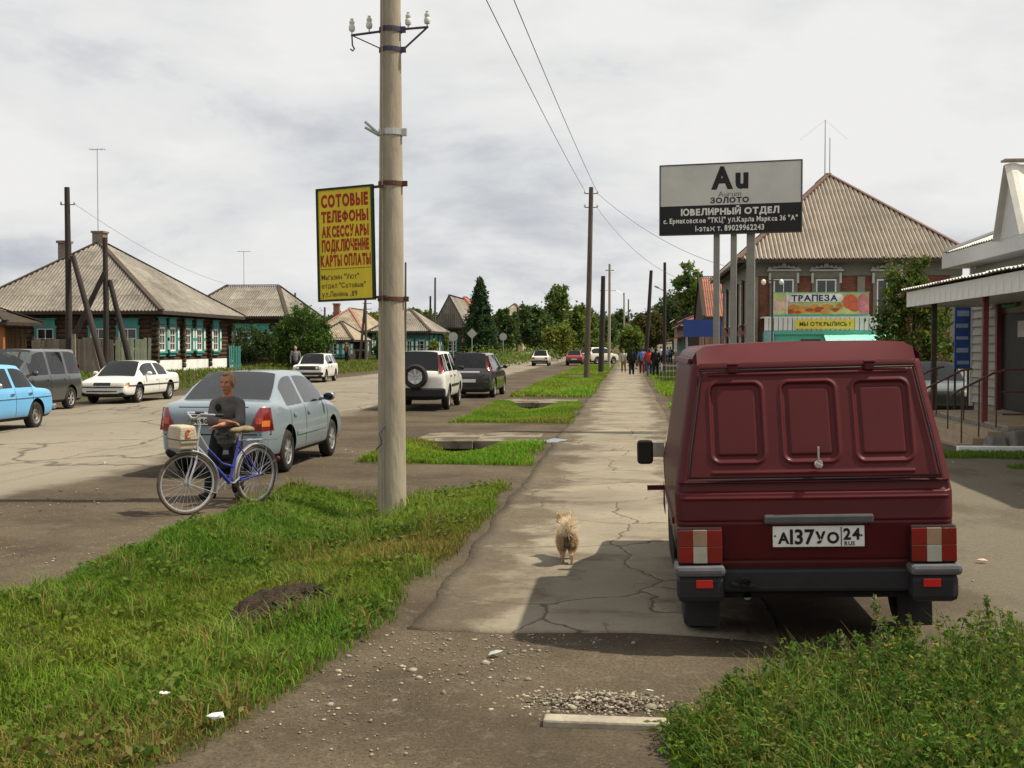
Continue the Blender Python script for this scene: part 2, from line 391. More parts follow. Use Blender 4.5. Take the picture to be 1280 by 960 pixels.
def dirt_col(b):
    n1 = b.noise(.55, 8, .62); n2 = b.noise(7, 8, .7); n3 = b.noise(45, 3, .6)
    c = b.mix(b.rng(n1, .36, .64), DIRT0, DIRT1)
    c = b.mix(b.rng(n2, .5, .75, 0, .55), c, DIRT2)
    peb = b.voro(38, 'F1'); keep = b.rng(b.noise(6, 4), .5, .62)
    c = b.mix(b.math('MULTIPLY', b.rng(peb, .16, .10), keep), c, (.30, .27, .22))
    c = b.mix(b.rng(n3, .42, .66, .0, .55), c, (.036, .029, .022))
    sp = b.noise(130, 3, .7); c = b.mix(b.rng(sp, .58, .70, 0, .55), c, (.235, .20, .15)); c = b.mix(b.rng(sp, .42, .32, 0, .5), c, (.030, .024, .018))
    big = b.noise(.16, 4, .5); c = b.mix(b.rng(big, .46, .58, 0, .35), c, (.055, .043, .032))
    return c, b.math('ADD', b.math('MULTIPLY', n2, .6), b.math('ADD', b.math('MULTIPLY', n3, .5), b.math('MULTIPLY', sp, .35)))
def gmat(b):
    c, h = dirt_col(b)
    gravel = b.mix(b.noise(24, 4, .7), (.085, .073, .055), (.20, .175, .133))
    gravel = b.mix(b.rng(b.noise(.7, 6, .6, sc=(1, .5, 1)), .48, .62, 0, .6), gravel, (.07, .056, .041)); gravel = b.mix(b.rng(b.noise(90, 3, .7), .55, .68, 0, .6), gravel, (.27, .235, .18))
    gx = b.math('ADD', b.xyz(0), b.math('MULTIPLY', b.noise(.8, 5), 1.6))
    c = b.mix(b.rng(gx, 2.2, 3.6, 0, .85), c, gravel)
    soil = b.mix(b.noise(5, 6), (.030, .032, .012), (.075, .062, .030))
    c = b.mix(b.attr(0), c, soil)
    c = b.mix(b.rng(b.attr(1), .3, .6, 0, .7), c, (.03, .024, .018))
    b.out(c, .95); b.bump(h, .5, .04)
surf_mat('ground', gmat); ground_me.materials.append(MATS['ground'])
ground = bpy.data.objects.new('ground', ground_me); link(ground); ground['kind'] = 'structure'

# road: pale worn asphalt that peters out into the dirt shoulder
def road_mat(b):
    d, h = dirt_col(b)
    n1 = b.noise(.25, 7, .6, sc=(1, .35, 1)); n2 = b.noise(30, 5, .7)
    a = b.mix(b.rng(n1, .35, .65), (.185, .163, .125), (.245, .218, .170))
    a = b.mix(b.rng(n2, .35, .7, 0, .4), a, (.13, .115, .09))
    cr = b.voro(.33, warp=1.3, wscale=.8, sc=(1, .55, 1)); a = b.mix(b.rng(cr, .016, .002, 0, .75), a, (.07, .06, .048))
    cr2 = b.voro(1.1, warp=.6, wscale=2); a = b.mix(b.math('MULTIPLY', b.rng(cr2, .02, .004, 0, .55), b.rng(b.noise(.3, 4), .52, .62)), a, (.09, .078, .062))
    a = b.mix(b.rng(b.noise(.7, 6, .65), .56, .72, 0, .5), a, (.15, .128, .096))
    e = b.math('ADD', b.xyz(0), b.math('MULTIPLY', b.math('SUBTRACT', b.noise(.6, 7, .62), .5), 2.4))
    c = b.mix(b.rng(e, -8.0, -7.2), a, d)
    e2 = b.math('ADD', b.xyz(0), b.math('MULTIPLY', b.math('SUBTRACT', b.noise(.5, 6), .5), 1.8))
    c = b.mix(b.rng(e2, -16.0, -16.8), c, d)
    b.out(c, .9); b.bump(b.math('ADD', h, b.math('MULTIPLY', n2, .5)), .35, .03)
surf_mat('road', road_mat)
def road_h(x, y): return height(x, y)
V, Q = sheet(axis([(RX0, RX1, .45)]), axis([(-60, 0, 6), (0, 45, .4), (45, 80, .6), (80, 200, 4), (200, 400, 20)]), .006)
V[:, 0] += .12 * wob(V[:, 0], V[:, 1], 1.2); xr = (V[:, 0] - RX0) / (RX1 - RX0); V[:, 2] = height(V[:, 0], V[:, 1]) + .007 - .03 * np.clip((np.abs(xr - .5) - .46) / .04, 0, 1)
me = mesh_np('road', V, Q, smooth=True); me.materials.append(MATS['road']); o = bpy.data.objects.new('road', me); link(o); o['kind'] = 'structure'

# footpath: thin cracked asphalt slab with a broken near end
def path_mat(b):
    d, h = dirt_col(b)
    n1 = b.noise(.6, 7, .62); n2 = b.noise(34, 5, .7)
    a = b.mix(b.rng(n1, .34, .66), (.195, .170, .128), (.272, .238, .178))
    a = b.mix(b.rng(n2, .35, .7, 0, .3), a, (.15, .13, .1))
    cr = b.voro(.62, warp=.75, wscale=1.1, sc=(1, .85, 1)); a = b.mix(b.rng(cr, .011, .002, 0, .8), a, (.065, .055, .04))
    cr2 = b.voro(1.7, warp=.5, wscale=2.2); a = b.mix(b.math('MULTIPLY', b.rng(cr2, .016, .004, 0, .5), b.rng(b.noise(.5, 4), .5, .6)), a, (.08, .068, .05))
    nn = b.noise(.9, 9, .68)
    ex = b.math('ADD', b.xyz(0), b.math('MULTIPLY', b.math('SUBTRACT', nn, .5), 2.5))
    dl = b.rng(ex, -.65, -1.15, 0, .9); dr = b.rng(ex, .42, .80, 0, .9)
    pt = b.math('MULTIPLY', b.rng(b.noise(.75, 8, .65, sc=(1, 2.0, 1)), .52, .66, 0, .6), 1)
    f = b.math('MAXIMUM', b.math('MAXIMUM', dl, dr), pt)
    c = b.mix(f, a, b.mix(.12, d, (.17, .145, .108)))
    b.out(c, .92); b.bump(b.math('SUBTRACT', b.math('ADD', h, b.math('MULTIPLY', n2, .4)), b.rng(cr, .03, .0, 0, .8)), .4, .03)
surf_mat('path', path_mat)
yy = axis([(7.62, 45, .16), (45, 120, 1), (120, 190, 5)]); xx = np.linspace(-1.42, .95, 17)
V, Q = sheet(xx, yy)
s_ = (V[:, 0] + .235) / 1.185
V[:, 0] += (.07 * wob(V[:, 0] * 3, V[:, 1], 2.5) + .04 * wob(V[:, 1], V[:, 1], 6)) * np.abs(s_)
nearrow = V[:, 1] < 7.63; V[nearrow, 1] += .10 * np.sin(V[nearrow, 0] * 2.3 + 1) + .04 * wob(V[nearrow, 0] * 4, 0, 4) - .10 * V[nearrow, 0]
V[:, 2] = height(V[:, 0], V[:, 1]) * (V[:, 1] < 0) + .011
nv = len(V); W_ = V.copy(); W_[:, 2] = -.03
nxp = len(xx); nyp = len(yy); idx = np.arange(nv).reshape(nyp, nxp)
rim = np.concatenate([idx[0, :], idx[1:, -1], idx[-1, -2::-1], idx[-2::-1, 0]]); rq = np.stack([rim[:-1], rim[:-1] + nv, rim[1:] + nv, rim[1:]], -1)
me = mesh_np('footpath', np.concatenate([V, W_]), np.concatenate([Q, rq]), smooth=False); me.materials.append(MATS['path'])
o = bpy.data.objects.new('footpath', me); link(o); o['kind'] = 'structure'

# concrete culvert slabs that bridge the ditch
def slab_mat(b):
    d, h = dirt_col(b); a = b.mix(b.noise(9, 6, .7), (.17, .148, .112), (.26, .228, .175)); c = b.mix(b.rng(b.noise(1.1, 8, .65), .42, .58), a, d); b.out(c, .92); b.bump(h, .5, .03)
conc = surf_mat('weathered_concrete', slab_mat)
slab_lab = ['concrete slab bridging the ditch beyond the second grass patch by the puddle',
            'concrete slab bridging the ditch before the farthest long grass patch']
for i, (y0, y1, xa, xb) in enumerate([(22.75, 24.9, -4.15, -1.75), (38.3, 40.8, -4.2, -1.7)]):
    t = empty('culvert_slab', ((xa + xb) / 2, (y0 + y1) / 2, 0)); tag(t, slab_lab[i], 'slab', 'slabs bridging the ditch')
    n_ = 2; wd = (xb - xa) / n_
    for k in range(n_):
        mb = MB(); mb.box((0, 0, 0), (wd - .02, y1 - y0, .16)); b_ = mb.build('slab_panel', conc, t, bevel=.015); b_.location = ((k - .5) * wd, random.uniform(-.06, .06), -.052 + .006 * k)
        b_.rotation_euler = (0, 0, random.uniform(-.01, .01))
    mb = MB()
    for s in (-1, 1): mb.box((s * .62 - .1, 0, -.36), (.16, y1 - y0 - .1, .46))
    for k in (-1, 1):
        m2 = MB(); m2.box((k * .62 - .1, 0, -.36), (.16, y1 - y0 - .1, .46)); m2.build('side_wall', conc, t)
# kerb stone lying across the dirt
mb = MB(); mb.box((0, 0, 0), (.72, .10, .10)); o = mb.build('kerb_stone', mat('pale_kerb', (.30, .265, .205), .9, .3, 9, .3), None, bevel=.012)
p = gp(772, 908); o.location = (p.x, p.y, -.012); o.rotation_euler = (R(2), 0, R(-1)); tag(o, 'pale concrete kerb stone sunk across the dirt beside the weeds', 'kerb stone')
# puddles
wat = mat('puddle_water', (.05, .045, .035), .03, .1, 3, 0, spec=.6)
for j, (px, py, a, b, lb) in enumerate([(690, 552, .24, .50, 'larger bright puddle on the path beside the culvert slab'), (668, 562, .12, .22, 'tiny puddle at the grass edge nearer than the larger puddle')]):
    c = gp(px, py); mb = MB(); P = []
    for k in range(24):
        t = 6.283 * k / 24; r = 1 + .25 * math.sin(2 * t + j) + .15 * math.sin(5 * t); P.append((math.cos(t) * a * r, math.sin(t) * b * r, 0))
    mb.prism(P, (0, 0, -.01), (0, 0, 0)); o = mb.build('puddle', wat, None); o.location = (c.x, c.y, .018); tag(o, lb, 'puddle', 'puddles on the path')
# gravel: loose stones on the dirt, a heap behind the kerb stone
def stones(name, pts, sizes, m, label):
    base = MB().ell((0, 0, 0), (1, 1, 1), 6).mesh('q', m); bv = np.array([v.co[:] for v in base.vertices]); bf = [tuple(p.vertices) for p in base.polygons]
    q = np.array([f for f in bf if len(f) == 4]); t3 = np.array([f for f in bf if len(f) == 3]); n = len(pts); k = len(bv)
    sc = rng.uniform(.6, 1.4, (n, 1, 3)) * np.array(sizes)[:, None, None] * np.array([1, 1, .55]); jit = rng.uniform(.7, 1.3, (n, k, 1))
    an = rng.uniform(0, 6.28, n); c, s = np.cos(an), np.sin(an); P = bv[None] * sc * jit
    X = P[:, :, 0] * c[:, None] - P[:, :, 1] * s[:, None]; Y = P[:, :, 0] * s[:, None] + P[:, :, 1] * c[:, None]
    P = np.stack([X, Y, P[:, :, 2]], -1) + np.array(pts)[:, None, :]; off = (np.arange(n) * k)[:, None, None]
    cc = np.repeat(np.array([.26, .225, .17])[None] * rng.uniform(.4, 1.5, (n, 1)), k, 0)
    me = mesh_np(name, P.reshape(-1, 3), (q[None] + off).reshape(-1, 4) if len(q) else None, (t3[None] + off).reshape(-1, 3) if len(t3) else None, cc)
    me.materials.append(m); o = bpy.data.objects.new(name, me); link(o); tag(o, label, 'gravel', kind='stuff'); return o
smat = mat('loose_stone', (1, 1, 1), .9, .2, 40, .2, attr=True)
pts, sz = [], []
while len(pts) < 2300:
    r = random.random()
    if r < .55: x, y = random.uniform(-2.6, 1.0), random.uniform(4.6, 8.3)
    elif r < .8: x, y = random.uniform(-7.2, -4.4), random.uniform(9, 21)
    else: x, y = random.uniform(1.9, 6.5), random.uniform(8, 24)
    if wob(x * 1.3, y, 2.5) + random.gauss(0, .15) < .05 or patch_mask(np.array(x), np.array(y)) > .3 or (x > .2 and y < 6.4): continue
    if x > -1.6 and x < 1 and y > 7.6: continue
    pts.append((x, y, hz(x, y) + .004 + (.012 if x < -6 else 0))); sz.append(min(.022, .0048 * math.exp(random.gauss(0, .6))))
stones('loose_gravel', pts, sz, smat, 'loose pale pebbles strewn over the brown dirt')
pts, sz = [], []; c = gp(750, 884)
for k in range(1100):
    x = random.gauss(0, .20); y = random.gauss(0, .10); zz = .055 * math.exp(-(x / .26) ** 2 - (y / .13) ** 2)
    pts.append((c.x + x, c.y + .06 + y, hz(c.x + x, c.y + y) + zz * random.random())); sz.append(.0068 * math.exp(random.gauss(0, .4)))
stones('gravel_heap', pts, sz, smat, 'small heap of grey gravel behind the pale kerb stone')
# ================================================================== buildings
slate = mat('asbestos_slate', (.20, .182, .155), .92, .42, 3.0, .35, rnd=.16, big=.9)
slate2 = mat('pinkish_slate', (.335, .29, .235), .9, .30, 2.5, .3, rnd=.05, big=.8)
slate3 = mat('rust_brown_slate', (.30, .13, .09), .9, .3, 2.5, .3, rnd=.12)
slate4 = mat('tan_slate', (.27, .225, .165), .9, .35, 2.5, .3, rnd=.15)
tin_w = mat('pale_tin', (.62, .61, .58), .5, .12, 4, .1, metal=.0)
logm = mat('dark_log', (.075, .048, .030), .9, .45, 5, .5, rnd=.35, aniso=(1, 1, 1))
logp = mat('bare_log', (.20, .13, .075), .9, .4, 5, .5, rnd=.3)
turq = mat('turquoise_paint', (.070, .275, .24), .6, .25, 6, .2, rnd=.1)
whit = mat('white_paint', (.72, .70, .66), .6, .15, 8, .15)
plankg = mat('grey_plank', (.21, .175, .13), .92, .4, 7, .4, rnd=.35, aniso=(1, 1, .15))
plankgr = mat('pale_green_plank', (.30, .33, .22), .85, .3, 7, .3, rnd=.2)
wdark = mat('dark_wood', (.055, .042, .032), .9, .35, 6, .4, rnd=.2)
whitewash = mat('whitewash', (.72, .72, .70), .9, .2, 2.5, .3)
glassd = mat('dark_window_glass', (.03, .034, .036), .06, .3, 2, 0, spec=.6)
brickd = mat('old_chimney_brick', (.20, .16, .13), .95, .4, 7, .4)
greyp = mat('grey_green_paint', (.16, .155, .13), .7, .2, 5, .2)

def brick_mat(name, c1, c2, mortar, sx=1.0):
    def f(b): pass
    m = bpy.data.materials.new(name); m.use_nodes = True; n = m.node_tree.nodes; L = m.node_tree.links; p = n['Principled BSDF']; p.inputs['Roughness'].default_value = .9
    g = n.new('ShaderNodeTexCoord'); sp = n.new('ShaderNodeSeparateXYZ'); L.new(g.outputs['Object'], sp.inputs[0])
    ad_ = n.new('ShaderNodeMath'); ad_.operation = 'ADD'; L.new(sp.outputs[0], ad_.inputs[0]); L.new(sp.outputs[1], ad_.inputs[1])
    cb = n.new('ShaderNodeCombineXYZ'); L.new(ad_.outputs[0], cb.inputs[0]); L.new(sp.outputs[2], cb.inputs[1])
    t = n.new('ShaderNodeTexBrick'); L.new(cb.outputs[0], t.inputs['Vector']); t.inputs['Scale'].default_value = 1; t.inputs['Brick Width'].default_value = .26; t.inputs['Row Height'].default_value = .078
    t.inputs['Mortar Size'].default_value = .010; t.inputs['Color1'].default_value = (*c1, 1); t.inputs['Color2'].default_value = (*c2, 1); t.inputs['Mortar'].default_value = (*mortar, 1)
    ns = n.new('ShaderNodeTexNoise'); ns.inputs['Scale'].default_value = 1.5; ns.inputs['Detail'].default_value = 6; L.new(g.outputs['Object'], ns.inputs['Vector'])
    mr = n.new('ShaderNodeMapRange'); L.new(ns.outputs['Fac'], mr.inputs[0]); mr.inputs[1].default_value = .3; mr.inputs[2].default_value = .7; mr.inputs[3].default_value = .7; mr.inputs[4].default_value = 1.25
    vm = n.new('ShaderNodeVectorMath'); vm.operation = 'SCALE'; L.new(t.outputs['Color'], vm.inputs[0]); L.new(mr.outputs[0], vm.inputs['Scale']); L.new(vm.outputs[0], p.inputs['Base Color'])
    bp = n.new('ShaderNodeBump'); bp.inputs['Strength'].default_value = .5; bp.inputs['Distance'].default_value = .02; bp.invert = True; L.new(t.outputs['Fac'], bp.inputs['Height']); L.new(bp.outputs[0], p.inputs['Normal'])
    MATS[name] = m; return m
brick_red = brick_mat('red_brown_brick', (.22, .058, .032), (.15, .042, .025), (.13, .085, .065))
brick_or = brick_mat('orange_brick', (.30, .12, .06), (.24, .09, .05), (.2, .15, .12))

def wave_roof(parent, poly, m, sw=1.08, sl=1.55, waves=6, amp=.036, lift=.02):
    P = [Vector(p) for p in poly]; nrm = Vector((0, 0, 0))
    for i in range(len(P)):
        nrm += P[i].cross(P[(i + 1) % len(P)])
    nrm.normalize()
    if nrm.z < 0: nrm = -nrm
    up = Vector((0, 0, 1)) - nrm * nrm.z; up.normalize(); u = up.cross(nrm)
    o0 = min(P, key=lambda p: p.dot(up)); q = [((p - o0).dot(u), (p - o0).dot(up)) for p in P]
    u0 = min(a for a, b in q); u1 = max(a for a, b in q); v1 = max(b for a, b in q)
    def vr(x):
        lo, hi = [], None; ys_ = []
        for i in range(len(q)):
            (a, b), (c, d) = q[i], q[(i + 1) % len(q)]
            if abs(a - c) < 1e-6: continue
            if min(a, c) - 1e-6 <= x <= max(a, c) + 1e-6: ys_.append(b + (d - b) * (x - a) / (c - a))
        return (min(ys_), max(ys_)) if len(ys_) > 1 else (0, 0)
    nu = max(1, round((u1 - u0) / sw)); sw = (u1 - u0) / nu; nv_ = max(1, math.ceil(v1 / sl)); K = waves * 4
    for i in range(nu):
        for j in range(nv_):
            a, b = j * sl - .06, min((j + 1) * sl + .04, v1); vs_, keep = [], False; jx = random.uniform(-.02, .02); jl = random.uniform(0, .012)
            for k in range(K + 1):
                x = u0 + sw * (i + k / K); lo, hi = vr(min(max(x, u0 + 1e-4), u1 - 1e-4)); l = max(a, lo); h = min(b, hi)
                if h < l: h = l = (lo if a < lo else hi)
                if h - l > .02: keep = True
                zz = amp * math.sin(2 * math.pi * k / 4)
                vs_.append(o0 + u * x + up * (l + (jx if l == a else 0)) + nrm * (zz + lift + jl + .006)); vs_.append(o0 + u * x + up * h + nrm * (zz + lift))
            if not keep: continue
            mb = MB(); mb.add(vs_, [(2 * k, 2 * k + 2, 2 * k + 3, 2 * k + 1) for k in range(K)]); mb.build('roof_sheet', m, parent, smooth=80)
def beam(parent, a, b, w, h, m, name='ridge_cap', up=Vector((0, 0, 1))):
    a = Vector(a); b = Vector(b); d = (b - a); ln = d.length; d.normalize(); s = d.cross(up).normalized(); t = s.cross(d)
    M_ = Matrix((s, d, t)).transposed(); mb = MB(); mb.box((a + b) / 2, (w, ln, h), M_); return mb.build(name, m, parent)
def hip_roof(parent, x0, x1, y0, y1, ze, Pt, Qt, m, capm, along='y', faces='sewn', thick=.05, **kw):
    A, B, C, D = Vector((x0, y0, ze)), Vector((x1, y0, ze)), Vector((x1, y1, ze)), Vector((x0, y1, ze)); P = Vector(Pt); Q = Vector(Qt)
    same = (P - Q).length < 1e-4
    if along == 'y': F = {'s': [A, B, P], 'e': [B, C, P] if same else [B, C, Q, P], 'n': [C, D, Q], 'w': [D, A, P] if same else [D, A, P, Q]}
    else: F = {'s': [A, B, P] if same else [A, B, Q, P], 'e': [B, C, Q], 'n': [C, D, P] if same else [C, D, P, Q], 'w': [D, A, P]}
    deck = MB()
    for f in F.values(): deck.add(f, [tuple(range(len(f)))])
    deck.add([A, B, C, D], [(0, 3, 2, 1)])
    r = deck.build('roof', wdark, parent)
    for k in faces: wave_roof(r, F[k], m, **kw)
    hips = [(A, P), (B, P if along == 'y' else Q), (C, Q), (D, Q if along == 'y' else P)]
    for a, b in hips: beam(r, a + Vector((0, 0, .07)), b + Vector((0, 0, .07)), .26, .05, capm, 'hip_cap')
    if not same: beam(r, P + Vector((0, 0, .09)), Q + Vector((0, 0, .09)), .28, .06, capm, 'ridge_cap')
    for a, b in ((A, B), (B, C), (D, A)): beam(r, a - Vector((0, 0, .08)), b - Vector((0, 0, .08)), .05, .16, wdark, 'fascia_board')
    return r
def window(parent, c, side, w, h, frame=whit, pane=glassd, casing=None, shutter=None, header=None, cols=2, rows=3, sill=True, name='window', fw=.06, casw=.12):
    """side: 's' faces -Y, 'e' faces +X, 'w' faces -X"""
    rz = {'s': 0, 'e': R(90), 'w': R(-90)}[side]; mb = MB()
    for s in (-1, 1): mb.box((s * (w / 2 - fw / 2), -.03, 0), (fw, .06, h)); mb.box((0, -.03, s * (h / 2 - fw / 2)), (w - 2 * fw, .058, fw))
    for k in range(1, cols): mb.box((-w / 2 + w * k / cols, -.028, 0), (.035, .05, h - 2 * fw))
    for k in range(1, rows): mb.box((0, -.026, -h / 2 + h * k / rows), (w - 2 * fw, .044, .03))
    o = mb.build(name, frame, parent); o.location = c; o.rotation_euler = (0, 0, rz)
    mb = MB(); mb.box((0, -.008, 0), (w - fw, .012, h - fw)); mb.build('pane', pane, o)
    if casing:
        mb = MB()
        for s in (-1, 1): mb.box((s * (w / 2 + casw / 2), -.045, 0), (casw, .09, h + .1))
        mb.box((0, -.05, h / 2 + casw / 2 + .02), (w + 2 * casw + .08, .10, casw)); mb.build('casing', casing, o)
    if sill: mb = MB(); mb.box((0, -.07, -h / 2 - .05), (w + .3, .14, .08)); mb.box((0, -.04, -h / 2 - .17), (w + .05, .06, .16)); mb.build('sill', casing or frame, o)
    if header: mb = MB(); mb.box((0, -.06, h / 2 + .30), (w + .15, .08, .32)); mb.box((0, -.08, h / 2 + .49), (w + .35, .16, .06)); mb.build('header_board', header, o)
    if shutter:
        for s in (-1, 1):
            mb = MB(); sw = shutter[1]; mb.box((s * (w / 2 + .13 + sw / 2), -.10, 0), (sw, .03, h))
            mb.build('shutter', shutter[0], o)
            mb = MB()
            for q in (-.25, .25): mb.box((s * (w / 2 + .13 + sw / 2), -.122, q * h), (sw * .6, .012, h * .36))
            mb.build('shutter_panel', whit, o)
    return o
def log_wall(parent, a, b, z0, z1, d=.24, m=logm):
    a = Vector((*a, 0)); b = Vector((*b, 0)); L_ = (b - a).length; n = int((z1 - z0) / d); dr = (b - a).normalized()
    me = MB().cyl((-L_ / 2, 0, 0), (L_ / 2, 0, 0), d * .56, n=8).mesh('log', m, 40); rz = math.atan2(dr.y, dr.x)
    for k in range(n): inst(me, 'log', parent, ((a + b) / 2 + Vector((0, 0, z0 + d * (k + .5)))), (random.uniform(0, 3), 0, rz))

# ---- first log house on the left
def antenna(parent, p, h, arms=.5, name='antenna_mast'):
    mb = MB(); mb.cyl((0, 0, 0), (0, 0, h), .022, .018, 6); o = mb.build(name, mat('antenna_metal', (.25, .25, .26), .5, metal=.6), parent); o.location = p
    mb = MB(); mb.cyl((-arms, 0, h - .03), (arms, 0, h - .03), .015, n=5)
    for k in (-.8, -.4, .3, .8): mb.cyl((k * arms, -.3, h - .03), (k * arms, .3, h - .03), .010, n=5)
    mb.build('crossbar', MATS['antenna_metal'], o)
HX1, HY0, HY1, HX0 = -24.0, 58.9, 70.4, -33.6; GZ = .42
t = empty('log_house', ((HX0 + HX1) / 2, HY0, GZ)); T0 = t.location.copy(); tag(t, 'large dark log house with turquoise shutters and pyramid slate roof behind leaning poles', 'house', 'log houses along the left side')
def L0(x, y, z): return Vector((x, y, z)) - T0
mb = MB(); mb.box(L0((HX0 + HX1) / 2, (HY0 + HY1) / 2, 2.05), (HX1 - HX0 - .1, HY1 - HY0 - .1, 3.3)); mb.build('wall', logm, t)
log_wall(t, L0(HX0, HY0, 0).xy, L0(HX1, HY0, 0).xy, .6, 3.3); log_wall(t, L0(HX1, HY0, 0).xy, L0(HX1, HY1, 0).xy, .6, 3.3)
mb = MB(); mb.box(L0((HX0 + HX1) / 2, (HY0 + HY1) / 2, .72), (HX1 - HX0 + .36, HY1 - HY0 + .36, .75)); mb.build('plinth', whitewash, t)
for px in (193.5, 227, 260, 286):
    yy_ = atx(px, 430, HX1 + .12).y; mb = MB()
    for k in range(9): mb.cyl((0, 0, .78 + k * .27 - GZ), (.34, 0, .78 + k * .27 - GZ), .13, n=8)
    o = mb.build('log_ends', logm, t); o.location = (HX1 - T0.x, yy_ - T0.y, .02); o['kind'] = 'stuff'
for px in (201.5, 214.5, 234, 248, 268.5):
    c = atx(px, 421, HX1 + .16); c.z = 2.18
    window(t, L0(*c), 'e', .78, 1.25, shutter=(turq, .30), header=turq, casing=turq, cols=2, rows=3, fw=.09, casw=.09)
for px, w_ in ((57, .9), (123.5, .85), (160, .95)):
    c = at(px, 418, HY0 - .16); window(t, L0(c.x, HY0 - .15, 2.2), 's', w_, 1.05, header=turq, casing=turq, cols=2, rows=2)
pk = at(126, 303, 64.4); ov = .75
hip_roof(t, *(HX0 - ov - T0.x, HX1 + ov - T0.x, HY0 - ov - T0.y, HY1 + ov - T0.y), 3.58 - GZ, L0(pk.x, 64.2, pk.z), L0(pk.x, 64.7, pk.z), slate, wdark)
mb = MB(); mb.box((0, 0, 0), (.62, .62, .75)); mb.box((0, 0, .40), (.74, .74, .1)); o = mb.build('chimney', brickd, t); o.location = L0(pk.x, 64.3, pk.z + .15)
c = at(81, 318, 66.2); mb = MB(); mb.box((0, 0, -.3), (.55, .55, 1.9)); mb.box((0, 0, .7), (.7, .7, .14)); o = mb.build('chimney', brickd, t); o.location = L0(*c)
antenna(t, L0(pk.x - .15, 64.4, pk.z + .5), at(122, 186, 64.4).z - pk.z - .5, .45)

def simple_house(name, label, x0, x1, y0, y1, gz, wallh, ridge, rtype, wallm, roofm, wins=(), faces='se', ov=.6, logs=False, chim=None, capm=wdark, group='log houses along the left side', side='e', cat='house', plinth=None):
    t = empty(name, ((x0 + x1) / 2, y0, gz)); tag(t, label, cat, group); o_ = t.location.copy(); hx, hy = (x1 - x0) / 2, y1 - y0
    mb = MB(); mb.box((0, hy / 2, wallh / 2 - .15), (2 * hx, hy, wallh + .3)); mb.build('wall', wallm, t)
    if plinth: mb = MB(); mb.box((0, hy / 2, .1), (2 * hx + .12, hy + .12, .55)); mb.build('plinth', plinth, t)
    if logs: log_wall(t, (-hx, 0), (hx, 0), .4, wallh, .25); log_wall(t, (hx if side == 'e' else -hx, 0), (hx if side == 'e' else -hx, hy), .4, wallh, .25)
    for (sd_, off, zc, w_, h_, kw) in wins:
        c = {'s': (off - o_.x, -.14 if logs else -.01, zc - gz), 'e': (hx + (.14 if logs else .01), off - y0, zc - gz), 'w': (-hx - (.14 if logs else .01), off - y0, zc - gz)}[sd_]
        window(t, c, sd_, w_, h_, **kw)
    if rtype[0] == 'hip_y': P, Q, al = (0, hy * rtype[1], ridge), (0, hy * (1 - rtype[1]), ridge), 'y'
    elif rtype[0] == 'hip_x': P, Q, al = (-hx + 2 * hx * rtype[1], hy / 2, ridge), (hx - 2 * hx * rtype[1], hy / 2, ridge), 'x'
    elif rtype[0] == 'gable_x': P, Q, al = (-hx - ov, hy / 2, ridge), (hx + ov, hy / 2, ridge), 'x'
    else: P, Q, al = (0, -ov, ridge), (0, hy + ov, ridge), 'y'
    if rtype[0] == 'gable_x': mb = MB(); [mb.prism([(s * hx, 0, wallh - .05), (s * hx, hy, wallh - .05), (s * hx, hy / 2, ridge - .25)], (-.05, 0, 0), (.05, 0, 0)) for s in (-1, 1)]; mb.build('gable_wall', wallm, t)
    if rtype[0] == 'gable_y': mb = MB(); mb.prism([(-hx, 0, wallh - .05), (hx, 0, wallh - .05), (0, 0, ridge - .25)], (0, -.05, 0), (0, .05, 0)); mb.build('gable_wall', wallm, t)
    hip_roof(t, -hx - ov, hx + ov, -ov, hy + ov, wallh, P, Q, roofm, capm, al, faces)
    if chim: mb = MB(); mb.box((0, 0, 0), (.6, .6, 1.3)); mb.box((0, 0, .65), (.75, .75, .14)); o = mb.build('chimney', chim[3] if len(chim) > 3 else brickd, t); o.location = (chim[0] - o_.x, chim[1] - y0, chim[2] - gz)
    return t
tw = dict(casing=turq, header=turq, shutter=(turq, .3))
lx = at(247, 395, 82).x; rx = at(352, 395, 82).x
h2 = simple_house('log_house', 'second log house half hidden by the round green bush', lx - 1, rx, 82, 91, .42, 3.45, at(280, 358, 86.5).z - .42, ('hip_x', .22), logm, slate,
    [('s', at(305, 420, 82).x, 2.2, 1.0, 1.3, tw), ('s', at(327, 420, 82).x, 2.2, 1.0, 1.3, tw)], logs=True)
a_ = at(305, 358, 86.5); antenna(h2, a_ - h2.location, 2.6, .5)
simple_house('log_house', 'low house with tan slate roof right behind the round bush', at(394, 400, 105).x, at(437, 400, 105).x, 105, 112, .4, 1.95, 3.6, ('hip_y', .45), wdark, slate4,
    [('s', at(421, 400, 105).x, 1.55, .7, 1.0, tw), ('s', at(431, 400, 105).x, 1.55, .7, 1.0, tw)], ov=.4)
simple_house('log_house', 'house with orange-edged hip roof and red chimney just left of the concrete pole', at(402, 400, 122).x, at(449, 400, 122).x, 122, 136, .4, 2.95, 5.4, ('hip_y', .3), wdark, slate4,
    [('s', at(443, 400, 122).x, 1.9, .9, 1.5, tw), ('e', 125, 1.95, 1.0, 1.5, tw), ('e', 128.5, 1.95, 1.0, 1.5, tw), ('e', 132, 1.95, 1.0, 1.5, tw)], capm=slate3, chim=(at(421, 390, 125).x, 125, 5.6, brick_or))
simple_house('log_house', 'brown-roofed house with blue shutters right of the concrete pole', at(470, 400, 108).x, at(531, 400, 108).x, 108, 119, .4, 2.75, 4.9, ('hip_y', .45), mat('faded_blue_wall', (.06, .12, .12), .8, .4, 4), slate,
    [('s', at(px_, 430, 108).x, 1.75, .8, 1.15, dict(casing=turq, shutter=(turq, .3))) for px_ in (484, 499, 512, 525)] + [('e', 111 + 2.6 * k_, 1.75, .9, 1.15, tw) for k_ in range(3)])
